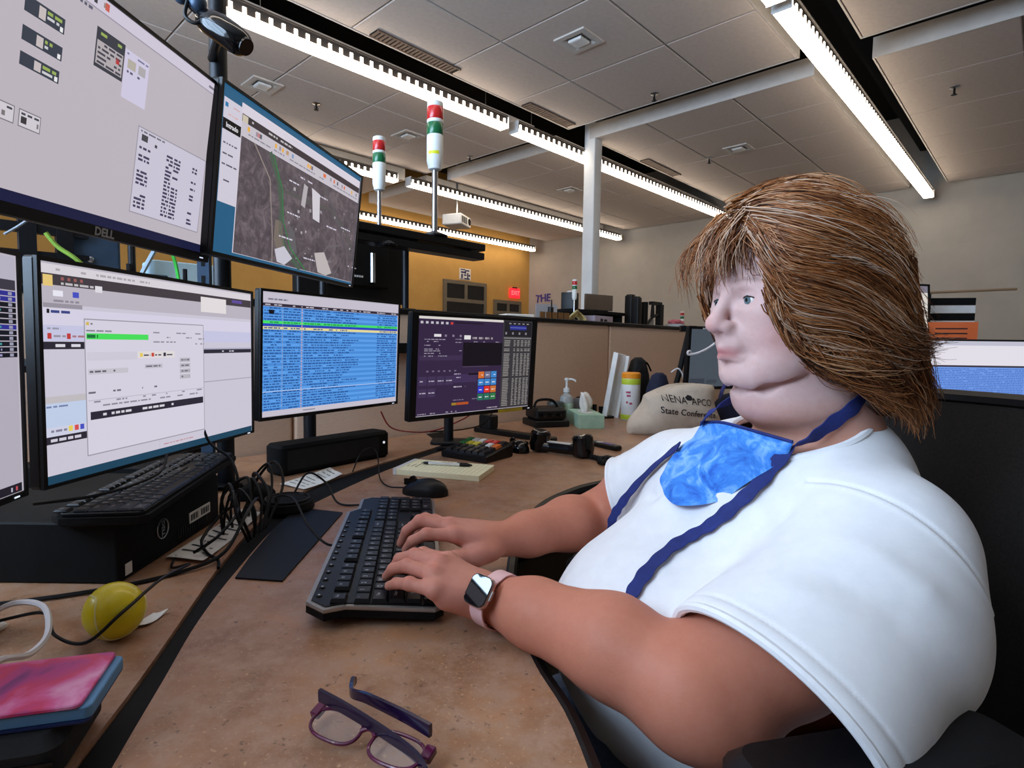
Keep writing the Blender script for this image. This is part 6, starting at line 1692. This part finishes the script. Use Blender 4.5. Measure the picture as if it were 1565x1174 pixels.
# seams: sleeve hem stitch, shoulder seam
hd_ = (P-HEMC)@HEMN; near = ((P-np.array([.425, .81, 0]))@np.array([TL[0], TL[1], 0]) > .10)
D += np.where(near, -.0016*np.exp(-((hd_+.020)/.0022)**2) + .0012*np.exp(-((hd_+.010)/.008)**2), 0)
hr_ = (P-HRC)@HRN; nearR = ((P-np.array([.425, .81, 0]))@np.array([TL[0], TL[1], 0]) < -.165)
D += np.where(nearR, -.0014*np.exp(-((hr_+.020)/.0022)**2), 0)
sm = (P-(SHL+np.array([-.045, .035, .02])))@HEMN
D += np.where(near & (P[:, 2] > .84), -.0022*np.exp(-(sm/.0026)**2) + .0012*np.exp(-((sm-.006)/.004)**2), 0)
# low random drape
D += .0022*np.sin(P[:, 0]*31+P[:, 2]*17+2*np.sin(P[:, 1]*13))*np.sin(P[:, 1]*23-P[:, 2]*11)
P2_ = P + N*np.where(INNER, -D, D)[:, None]
M_shirt = mat('white_cotton', (236, 234, 234), .85, c2=(230, 228, 229), scale=40, bump=.06, bscale=900, sheen=.2)
shirt = np_mesh('t_shirt', W(P2_), F, M_shirt, person, label='white short sleeved T-shirt')
SBV = BVHTree.FromPolygons([Vector(p) for p in P2_], [tuple(int(i) for i in q) for q in F])
# rolled hems and collar rib laid along the cut edges
def edge_loop(mask, c, n, nb=56):
    n = Vector(n).normalized(); u = n.orthogonal().normalized(); v = n.cross(u); Q = P2_[mask]-np.array(c)
    a_ = np.arctan2(Q@np.array(v), Q@np.array(u)); rr_ = np.hypot(Q@np.array(v), Q@np.array(u)); hh_ = Q@np.array(n)
    R_, H_ = np.full(nb, np.nan), np.full(nb, np.nan)
    for k in range(nb):
        m_ = np.abs((a_-(-pi+2*pi*(k+.5)/nb)+pi) % (2*pi)-pi) < pi/nb*1.3
        if m_.any(): R_[k] = np.mean(rr_[m_]); H_[k] = np.mean(hh_[m_])
    ok = ~np.isnan(R_)
    if ok.sum() < nb*.6: return None
    xs = np.arange(nb); R_ = np.interp(xs, xs[ok], R_[ok], period=nb); H_ = np.interp(xs, xs[ok], H_[ok], period=nb)
    for _ in range(3):
        R_ = (np.roll(R_, 1)+2*R_+np.roll(R_, -1))/4; H_ = (np.roll(H_, 1)+2*H_+np.roll(H_, -1))/4
    return [Vector(c) + u*(R_[k]*math.cos(-pi+2*pi*(k+.5)/nb)) + v*(R_[k]*math.sin(-pi+2*pi*(k+.5)/nb)) + n*H_[k] - Vector((.44, .80, 0)) for k in range(nb)]
for c_, n_, d_, m_ in ((HEMC+np.array([.03, -.01, -.02]), HEMN, (P-HEMC)@HEMN, near), (HRC, HRN, (P-HRC)@HRN, nearR)):
    far_ = np.linalg.norm(P-np.array(c_), axis=1) < (.17 if n_ is HEMN else .10)
    lp = edge_loop((np.abs(d_) < .0035) & m_ & far_, c_, n_)
    if lp: MB().tube(lp, .0052, 8, closed=True).build('sleeve_hem', M_shirt, person)
lp = edge_loop((np.abs(NECKV) < .0035), hd(-.030, 0, -.205), HW)
if lp: MB().tube(lp, .0060, 8, closed=True).build('collar', M_shirt, person)

# ---------------------------------------------------------------- bandana mask and its ties
def drop(l, z, off=.004):
    o = Vector(chest(l, z, .45)); h = SBV.ray_cast(o, Vector((-TF[0], -TF[1], 0)))
    b = BBV.ray_cast(o, Vector((-TF[0], -TF[1], 0)))
    c = [x[0] for x in (h, b) if x[0] is not None]
    if not c: return Vector(chest(l, z, .10))
    p = min(c, key=lambda q: (q-o).length)
    k = .45-(p-o).length
    if k < .055: p = Vector(chest(l, z, .055))
    return p + Vector((TF[0], TF[1], .15)).normalized()*off
BBV = BVHTree.FromPolygons([Vector(p) for p in BODYP], [tuple(int(i) for i in q) for q in BODYF])
def tiedye():
    m = bpy.data.materials.new('blue_tie_dye'); m.use_nodes = True; nt = m.node_tree; b = nt.nodes['Principled BSDF']; b.inputs['Roughness'].default_value = .85
    t = nt.nodes.new('ShaderNodeTexCoord'); n = nt.nodes.new('ShaderNodeTexNoise'); n.inputs['Scale'].default_value = 26; n.inputs['Detail'].default_value = 7; n.inputs['Distortion'].default_value = 1.0; n.inputs['Roughness'].default_value = .65
    nt.links.new(t.outputs['Object'], n.inputs['Vector']); cr = nt.nodes.new('ShaderNodeValToRGB'); e = cr.color_ramp.elements
    e[0].position = .34; e[0].color = (*lin((34, 92, 190)), 1); e[1].position = .68; e[1].color = (*lin((150, 196, 240)), 1)
    q = e.new(.5); q.color = (*lin((62, 136, 222)), 1)
    nt.links.new(n.outputs['Fac'], cr.inputs[0]); nt.links.new(cr.outputs[0], b.inputs['Base Color']); return m
top_e = [(-.062, .989), (-.030, .994), (.0, .992), (.035, .988), (.078, .983)]
bot_e = [(-.088, .915), (-.078, .893), (-.030, .884), (.022, .903), (.062, .946)]
nu, nv = 32, 26
TE = spline([(a, b, 0) for a, b in top_e], 8); BE = spline([(a, b, 0) for a, b in bot_e], 8)
G = []
for j in range(nv+1):
    v = j/nv
    for i in range(nu+1):
        u = i/nu
        a, b = TE[i], BE[i]
        bow = .5-abs(v-.5)
        l = a.x+(b.x-a.x)*v - .016*bow*2*(1-u)*.8; z = a.y+(b.y-a.y)*v
        pf = .010*math.sin(pi*u)**.7*math.sin(pi*min(1, v*1.1+.05))**.8
        fl = .006*math.sin(pi*u)*(math.sin(9*(z-.9)/.1+5*u) ) * (.3+.7*v) + .004*math.sin(14*u-6*v)*v
        G.append((l, z, .006+pf+fl))
pts = [drop(l, z, o) for l, z, o in G]
# smooth the drop a little so that the cloth bridges hollows
arr = np.array([tuple(p) for p in pts]).reshape(nv+1, nu+1, 3)
for _ in range(3):
    b = arr.copy(); b[1:-1, 1:-1] = (arr[:-2, 1:-1]+arr[2:, 1:-1]+arr[1:-1, :-2]+arr[1:-1, 2:])/4; arr = b*.7+arr*.3
arr = arr.reshape(-1, 3) - np.array([.44, .80, 0])
fs = [(j*(nu+1)+i, j*(nu+1)+i+1, (j+1)*(nu+1)+i+1, (j+1)*(nu+1)+i) for j in range(nv) for i in range(nu)]
NV = len(arr); off = np.array([-TF[0], -TF[1], 0])*.0022
per = [i for i in range(nu+1)] + [j*(nu+1)+nu for j in range(1, nv+1)] + [nv*(nu+1)+i for i in range(nu-1, -1, -1)] + [j*(nu+1) for j in range(nv-1, 0, -1)]
band = MB().add([tuple(p) for p in arr] + [tuple(p+off) for p in arr], fs + [tuple(q+NV for q in reversed(ff)) for ff in fs] + [(per[k], per[k]+NV, per[(k+1) % len(per)]+NV, per[(k+1) % len(per)]) for k in range(len(per))])
bandana = band.build('bandana', tiedye(), person, smooth=80, label='blue tie-dyed cloth mask hanging at the chest')
M_tie = mat('navy_tie', (34, 48, 116), .8, c2=(26, 38, 98), scale=60, bump=.1, bscale=400)
MB().tube([Vector(arr[i])+Vector((TF[0], TF[1], 0))*.0015 for i in range(nu+1)], .0022, 6).build('binding', M_tie, bandana)
def out_n(p):
    h = min([x for x in (SBV.find_nearest(p), BBV.find_nearest(p)) if x[0] is not None], key=lambda x: x[3])
    n = h[1]; return n if n.dot(Vector(TF)+Vector(TL)*.6+Vector((0, 0, .4))) > 0 else -n
def ribbon(pts, wd, name, twist=0.0):
    S = spline(pts, 8); R = []
    NN = [out_n(p) for p in S]
    for _ in range(8):
        for i in range(1, len(NN)):
            if NN[i].dot(NN[i-1]) < 0: NN[i] = -NN[i]
        NN = [(NN[max(i-1, 0)]+NN[i]*2+NN[min(i+1, len(NN)-1)]).normalized() for i in range(len(NN))]
    for i, p in enumerate(S):
        t = (S[min(i+1, len(S)-1)]-S[max(i-1, 0)]).normalized(); n = NN[i]
        w = t.cross(n).normalized(); q = p - Vector((.44, .80, 0)); k = wd*(1+.12*math.sin(i*.9))
        c, s_ = math.cos(twist*math.sin(i*.35)), math.sin(twist*math.sin(i*.35)); w2 = w*c+n*s_; n2 = n*c-w*s_
        R.append([tuple(q + w2*a*k + n2*b) for a, b in ((-1, -.0006), (0, -.0012), (1, -.0006), (1, .0010), (0, .0018), (-1, .0010))])
    return MB().rings(R).build(name, M_tie, person, smooth=60)
def snap(p, off=.004):
    p = Vector(p); c = [x for x in (SBV.find_nearest(p), BBV.find_nearest(p)) if x[0] is not None]
    if p.z < .985:
        o = p + Vector(TF)*.3; r_ = SBV.ray_cast(o, -Vector(TF))
        if r_[0] is not None: return r_[0] + (Vector(TF)+Vector((0, 0, .15)))*off
    h = min(c, key=lambda x: x[3])
    d_ = (p-h[0])
    return h[0] + (h[1] if h[1].dot(Vector(TF)+Vector(TL)+Vector((0, 0, .5))) > 0 else -h[1])*off
def out_n(p):
    h = min([x for x in (SBV.find_nearest(p), BBV.find_nearest(p)) if x[0] is not None], key=lambda x: x[3])
    n = h[1]; return n if n.dot(Vector(TF)+Vector(TL)*.6+Vector((0, 0, .4))) > 0 else -n
TIEA = [(.49, .735, 1.050), (.461, .716, 1.028), (.435, .713, 1.009), (.410, .712, .990), (.388, .714, .968), (.364, .712, .945), (.337, .704, .920), (.314, .706, .896), (.295, .717, .872), (.274, .726, .853), (.247, .721, .839), (.217, .702, .824), (.194, .684, .807), (.180, .676, .785), (.172, .674, .755)]
TIEB = [(.290, .830, .952), (.285, .843, .942), (.264, .866, .912), (.247, .912, .868), (.230, .938, .836), (.222, .942, .818), (.207, .938, .795), (.188, .930, .768), (.178, .92, .745)]
def settle(p, off):
    p = Vector(p); h = SBV.find_nearest(p)
    return p + out_n(p)*off
ribbon([settle(p, .006) for p in TIEA], .0085, 'tie', .12)
ribbon([settle(p, .005) for p in TIEB], .0070, 'tie', .12)
ribbon([Vector(chest(-.060, .988, .064)), Vector((.318, .80, 1.008)), Vector((.345, .80, 1.025)), Vector((.40, .85, 1.04)), Vector((.46, .865, 1.045))], .0045, 'tie', .05)

# ---------------------------------------------------------------- trousers and shoes
f = Field((-.35, .05, .06), (.72, 1.25, .66), .008)
pl = np.array([.46, .83, .53])
f.ell(pl, (.17, .20, .10), .04, TRM)
for s in (1, -1):
    hip = pl + TL*(s*.10) + TF*.03; knee = hip + TF*.42 + TL*(s*.05) + np.array([0, 0, .0]); ank = knee + TF*.03 + np.array([0, 0, -.40])
    f.cone(hip, knee, .098, .070, .03); f.cone(knee, ank, .066, .055, .02)
P, F = f.mesh(); np_mesh('trousers', W(relax(P, F, 1)), F, mat('light_denim', (118, 142, 178), .85, c2=(102, 126, 164), scale=120, bump=.1, bscale=500), person, label='light blue trousers')
for s in (1, -1):
    hip = pl + TL*(s*.10) + TF*.03; knee = hip + TF*.42 + TL*(s*.05); ank = knee + TF*.03
    f = Field((ank[0]-.25, ank[1]-.25, -.01), (ank[0]+.2, ank[1]+.2, .16), .006)
    c = np.array([ank[0], ank[1], 0])
    f.ell(c+TF*.06+[0, 0, .045], (.13, .048, .042), .02, TRM).ell(c+[0, 0, .07], (.06, .045, .06), .03, TRM)
    f.halfspace((0, 0, .004), (0, 0, -1))
    P, F = f.mesh(); np_mesh('shoe', W(P), F, M_white, person)

# ---------------------------------------------------------------- watch on the left wrist
wd = (ELL-WRL)/np.linalg.norm(ELL-WRL); wc = WRL + wd*.021
wn = np.array([.10, -.92, .42]); wn -= wd*(wn@wd); wn /= np.linalg.norm(wn); wy = np.cross(wn, wd)
watch = empty('wrist_watch', tuple(wc), label='square smart watch with a pale pink strap on the woman\'s left wrist', cat='watch')
watch.matrix_world = Matrix(((wd[0], wy[0], wn[0], wc[0]), (wd[1], wy[1], wn[1], wc[1]), (wd[2], wy[2], wn[2], wc[2]), (0, 0, 0, 1)))
def wrist_r(ang, x=0.0):
    d = Vector(wy*math.cos(ang)+wn*math.sin(ang)); o = Vector(wc+wd*x)
    h = BBV.ray_cast(o + d*.07, -d, .07)
    return (h[0]-o).length if h[0] is not None else .031
rads = np.array([max(wrist_r(2*pi*i/44, -.008), wrist_r(2*pi*i/44, .008)) for i in range(44)])
for _ in range(4): rads = (np.roll(rads, 1)+rads*2+np.roll(rads, -1))/4
rads = np.clip(rads, .024, .045)+.0012
R = []
for i in range(44):
    a = 2*pi*i/44; ca, sa = math.cos(a), math.sin(a); ro = rads[i]+.0022; ri = rads[i]
    hw = .0098
    R.append([(-hw, ri*ca, ri*sa), (hw, ri*ca, ri*sa), (hw, ro*ca, ro*sa), (-hw, ro*ca, ro*sa)])
R.append(R[0])
MB().rings(R, None, False, False).build('strap', mat('pale_pink_silicone', (232, 186, 184), .5, c2=(226, 178, 176), scale=20), watch, smooth=50)
zt_ = float(rads[11])-.0302
wcase = MB().rbox(.0345, .0395, .0300+zt_, .0385+zt_, .0095, .0028, seg=6).build('case', mat('rose_metal', (206, 166, 158), .3, .8, c2=(196, 156, 148), scale=20), watch)
MB().rbox(.0325, .0375, .0384+zt_, .0398+zt_, .0088, .0010, seg=6).build('glass', mat('watch_glass', (6, 6, 8), .03, c2=(9, 9, 11), scale=4, coat=1.0), wcase)
MB().box(.0170, .0186, -.006, .006, .0325+zt_, .0360+zt_).build('button', M_rim, wcase)

# ---------------------------------------------------------------- hair
GUIDES = dict(
    t0=[(0.092, 0.0, 0.12), (0.05, 0.0, 0.144), (0.013, 0.031, 0.149), (-0.016, 0.065, 0.13), (-0.054, 0.08, 0.102), (-0.073, 0.093, 0.058), (-0.074, 0.099, 0.024)],
    t1=[(0.091, 0.0, 0.112), (0.066, 0.022, 0.122), (0.045, 0.059, 0.115), (0.01, 0.084, 0.098), (-0.032, 0.096, 0.074), (-0.059, 0.101, 0.037), (-0.071, 0.101, 0.003)],
    t2=[(0.084, 0.0, 0.108), (0.075, 0.048, 0.095), (0.047, 0.082, 0.077), (0.004, 0.1, 0.06), (-0.039, 0.104, 0.036), (-0.066, 0.102, 0.003), (-0.085, 0.1, -0.031)],
    s1=[(0.087, 0.028, 0.095), (0.083, 0.06, 0.066), (0.059, 0.086, 0.045), (0.015, 0.103, 0.037), (-0.031, 0.107, 0.019), (-0.066, 0.103, -0.014), (-0.1, 0.096, -0.045)],
    s2=[(0.087, 0.051, 0.073), (0.08, 0.073, 0.04), (0.053, 0.092, 0.028), (0.016, 0.105, 0.016), (-0.024, 0.108, -0.009), (-0.063, 0.105, -0.042), (-0.128, 0.085, -0.066)],
    s3=[(0.088, 0.065, 0.039), (0.075, 0.081, 0.01), (0.047, 0.097, 0.0), (0.006, 0.106, -0.014), (-0.033, 0.107, -0.042), (-0.08, 0.102, -0.059), (-0.148, 0.08, -0.059)],
    s4=[(0.088, 0.07, 0.013), (0.074, 0.074, -0.017), (0.052, 0.085, -0.03), (0.019, 0.1, -0.035), (-0.022, 0.106, -0.053), (-0.065, 0.104, -0.072), (-0.116, 0.091, -0.073)],
    s5=[(0.085, 0.071, -0.004), (0.066, 0.067, -0.041), (0.047, 0.072, -0.061), (0.024, 0.086, -0.07), (-0.009, 0.1, -0.074), (-0.045, 0.104, -0.08), (-0.073, 0.103, -0.077)],
    s6=[(0.069, 0.075, -0.024), (0.044, 0.074, -0.064), (0.019, 0.081, -0.088), (-0.01, 0.093, -0.099), (-0.042, 0.101, -0.103), (-0.064, 0.103, -0.095)],
    b1=[(-0.017, 0.108, -0.003), (-0.063, 0.105, -0.048), (-0.096, 0.098, -0.086), (-0.121, 0.09, -0.125), (-0.119, 0.088, -0.156)],
    b2=[(-0.003, 0.104, -0.042), (-0.038, 0.105, -0.076), (-0.07, 0.101, -0.105), (-0.102, 0.094, -0.136), (-0.112, 0.088, -0.167)],
    b3=[(0.008, 0.096, -0.064), (-0.03, 0.1, -0.099), (-0.063, 0.099, -0.123), (-0.087, 0.095, -0.145), (-0.102, 0.09, -0.168)],
    f1=[(0.09, 0.0, 0.117), (0.113, 0.0, 0.098), (0.131, 0.0, 0.068), (0.138, 0.0, 0.041), (0.129, 0.0, 0.015)],
    f2=[(0.084, 0.0, 0.112), (0.103, 0.0, 0.089), (0.118, 0.0, 0.062), (0.122, 0.0, 0.035), (0.117, 0.0, 0.019)],
    f3=[(0.081, 0.002, 0.109), (0.099, 0.007, 0.08), (0.107, 0.007, 0.059), (0.113, 0.019, 0.033)],
    f4=[(0.085, 0.018, 0.101), (0.097, 0.031, 0.073), (0.102, 0.042, 0.048), (0.096, 0.06, 0.02), (0.088, 0.071, -0.001)],
    tc=[(0.093, 0.0, 0.115), (.050, 0.0, .142), (.0, 0.0, .152), (-.06, 0.0, .142), (-.115, 0.0, .10), (-.148, 0.0, .03), (-.155, 0.0, -.05)],
    c1=[(-0.10, 0.075, 0.05), (-0.130, 0.060, -0.02), (-0.15, 0.050, -0.085), (-0.158, 0.045, -0.13), (-0.150, 0.04, -0.17)],
    c2=[(-0.12, 0.0, 0.05), (-0.15, 0.0, -0.02), (-0.16, 0.0, -0.085), (-0.16, 0.0, -0.13), (-0.152, 0.0, -0.17)],
)
NP_ = 18
def resamp(g):
    S = spline([(a, b, c) for a, b, c in g], 12); S = np.array([tuple(p) for p in S])
    L = np.concatenate([[0], np.cumsum(np.linalg.norm(np.diff(S, axis=0), axis=1))]); t = np.linspace(0, L[-1], NP_)
    return np.stack([np.interp(t, L, S[:, k]) for k in range(3)], 1)
GR = {k: resamp(v) for k, v in GUIDES.items()}
hr = np.random.default_rng(11)
def group(names, nclump, per, mirror, spread=.006, lrange=(.93, 1.03), bang=False):
    out = []
    A = np.stack([GR[n] for n in names])
    for c in range(nclump):
        t = hr.uniform(0, len(names)-1-1e-6); i = int(t); w = t-i
        path = A[i]*(1-w)+A[min(i+1, len(names)-1)]*w
        lf = hr.uniform(*lrange); ph = hr.uniform(0, 6.28, 3); s = np.linspace(0, 1, NP_)
        cl = path.copy(); cl[:, 1] *= lf
        if bang: cl[:, 1] += hr.uniform(-.062, .030)*(.6+.4*s)
        cl[:, 0] += .005*np.sin(ph[0]+s*hr.uniform(3, 9))*s; cl[:, 2] += .007*np.sin(ph[1]+s*hr.uniform(3, 9))*s; cl[:, 1] += .0045*np.sin(ph[2]+s*hr.uniform(3, 9))*(.3+s)
        sm = hr.uniform(.72, 1.0); sgn = -1 if (mirror and hr.random() < .42) else 1
        shade = hr.normal(0, 1)
        for k in range(per):
            o = hr.normal(0, 1, 3)*spread*np.array([1, .55, 1]); tt = np.linspace(0, sm*hr.uniform(.88, 1.03), NP_)
            tt = np.clip(tt, 0, 1)
            q = np.stack([np.interp(tt, s, cl[:, j]) for j in range(3)], 1)
            fl = (1-.55*s)[:, None]
            q = q + o*fl + hr.normal(0, 1, 3)*.0065*(s[:, None]**2.2) + .0022*np.sin(hr.uniform(0, 6.28)+s*hr.uniform(5, 14))[:, None]*hr.normal(0, 1, 3)
            q[:, 1] *= sgn
            out.append((q, shade+hr.normal(0, .5), q[0, 0]))
    return out
ST = []
ST += group(['f1', 'f2', 'f3'], 46, 9, False, .0035, bang=True)
ST += group(['f3', 'f4', 's1'], 30, 10, True, .0035)
ST += group(['tc', 't0', 't1', 't2', 's1'], 230, 17, True, .0045)
ST += group(['s1', 's2', 's3', 's4', 's5', 's6'], 260, 17, True, .0045)
ST += group(['s6', 'b3', 'b2', 'b1', 'c1', 'c2'], 170, 16, True, .005)
ST += group(['t2', 's2', 's3', 's4'], 34, 5, True, .010, (.98, 1.08))
nS = len(ST); pal = np.array([lin((44, 22, 11)), lin((108, 60, 30)), lin((162, 100, 54)), lin((190, 140, 98)), lin((208, 180, 158))])
Q = np.stack([s[0] for s in ST]); sh = np.array([s[1] for s in ST])
# lighter and greyer near the front hairline
ci = np.clip(1.6+sh*.95 + np.clip((np.array([s[2] for s in ST])-.06)/.04, 0, 1)*.7, 0, 3.99); i0 = ci.astype(int); wv = (ci-i0)[:, None]
colr = pal[i0]*(1-wv)+pal[i0+1]*wv
# keep strands outside the skull
loc = Q.reshape(-1, 3)
e = ((loc - np.array([-.008, 0, .04]))/np.array([.104, .081, .091])); rad = np.linalg.norm(e, axis=1)
push = (rad < 1)
loc[push] = np.array([-.008, 0, .04]) + (loc[push]-np.array([-.008, 0, .04]))/rad[push][:, None]
Wp = HO + loc @ HR.T; Wp = Wp.reshape(nS, NP_, 3)
T = np.gradient(Wp, axis=1); T /= np.maximum(np.linalg.norm(T, axis=2, keepdims=True), 1e-9)
cen = HO + HF*(-.02)
out_ = Wp-cen; out_ -= T*(out_*T).sum(2, keepdims=True); out_ /= np.maximum(np.linalg.norm(out_, axis=2, keepdims=True), 1e-9)
B = np.cross(T, out_)
rad = np.linspace(1, .25, NP_)[None, :, None]*.00085*hr.uniform(.7, 1.3, nS)[:, None, None]
V = np.stack([Wp + (out_*math.cos(a)+B*math.sin(a))*rad for a in (0, 2*pi/3, 4*pi/3)], 2).reshape(-1, 3)
idx = np.arange(nS)[:, None, None]*NP_*3 + np.arange(NP_-1)[None, :, None]*3 + np.arange(3)[None, None, :]
nx = np.arange(nS)[:, None, None]*NP_*3 + np.arange(NP_-1)[None, :, None]*3 + (np.arange(3)[None, None, :]+1) % 3
Fh = np.stack([idx, nx, nx+3, idx+3], 3).reshape(-1, 4)
M_hair = mat('brown_hair', (120, 80, 52), .42, attr='col', c2=(235, 225, 215), scale=60, spec=.45)
hair = np_mesh('hair', W(V), Fh, M_hair, person, np.repeat(colr, NP_*3, 0), label='shoulder length feathered brown hair')
hair['kind'] = 'stuff'
# solid under-layer that closes the gaps
f = Field(HO-np.array([.25, .25, .23]), HO+np.array([.25, .25, .19]), .0035)
f.ell(hd(-.020, 0, .036), (.112, .097, .103), .01, HR)
f.ell(hd(-.055, 0, -.03), (.090, .096, .09), .03, HR)
f.ell(hd(-.080, 0, -.095), (.062, .090, .070), .03, HR)
f.ell(hd(.122, 0, -.012), (.098, .094, .098), .01, HR, 'sub')
f.ell(hd(.060, 0, -.12), (.090, .080, .090), .01, HR, 'sub')
P, F = f.mesh(); loc = (W(P) - W(HO[None])) @ HR
nzv = np.sin(loc[:, 0]*220+loc[:, 2]*160+3*np.sin(loc[:, 1]*80))*.5+.5
P = P + vnormals(P, F)*(.0018*(nzv-.5))[:, None]
np_mesh('hair_underlayer', W(P), F, M_hair, person, np.array(lin((66, 40, 26)))[None]*(.75+.5*nzv[:, None])*np.ones((len(P), 3)))
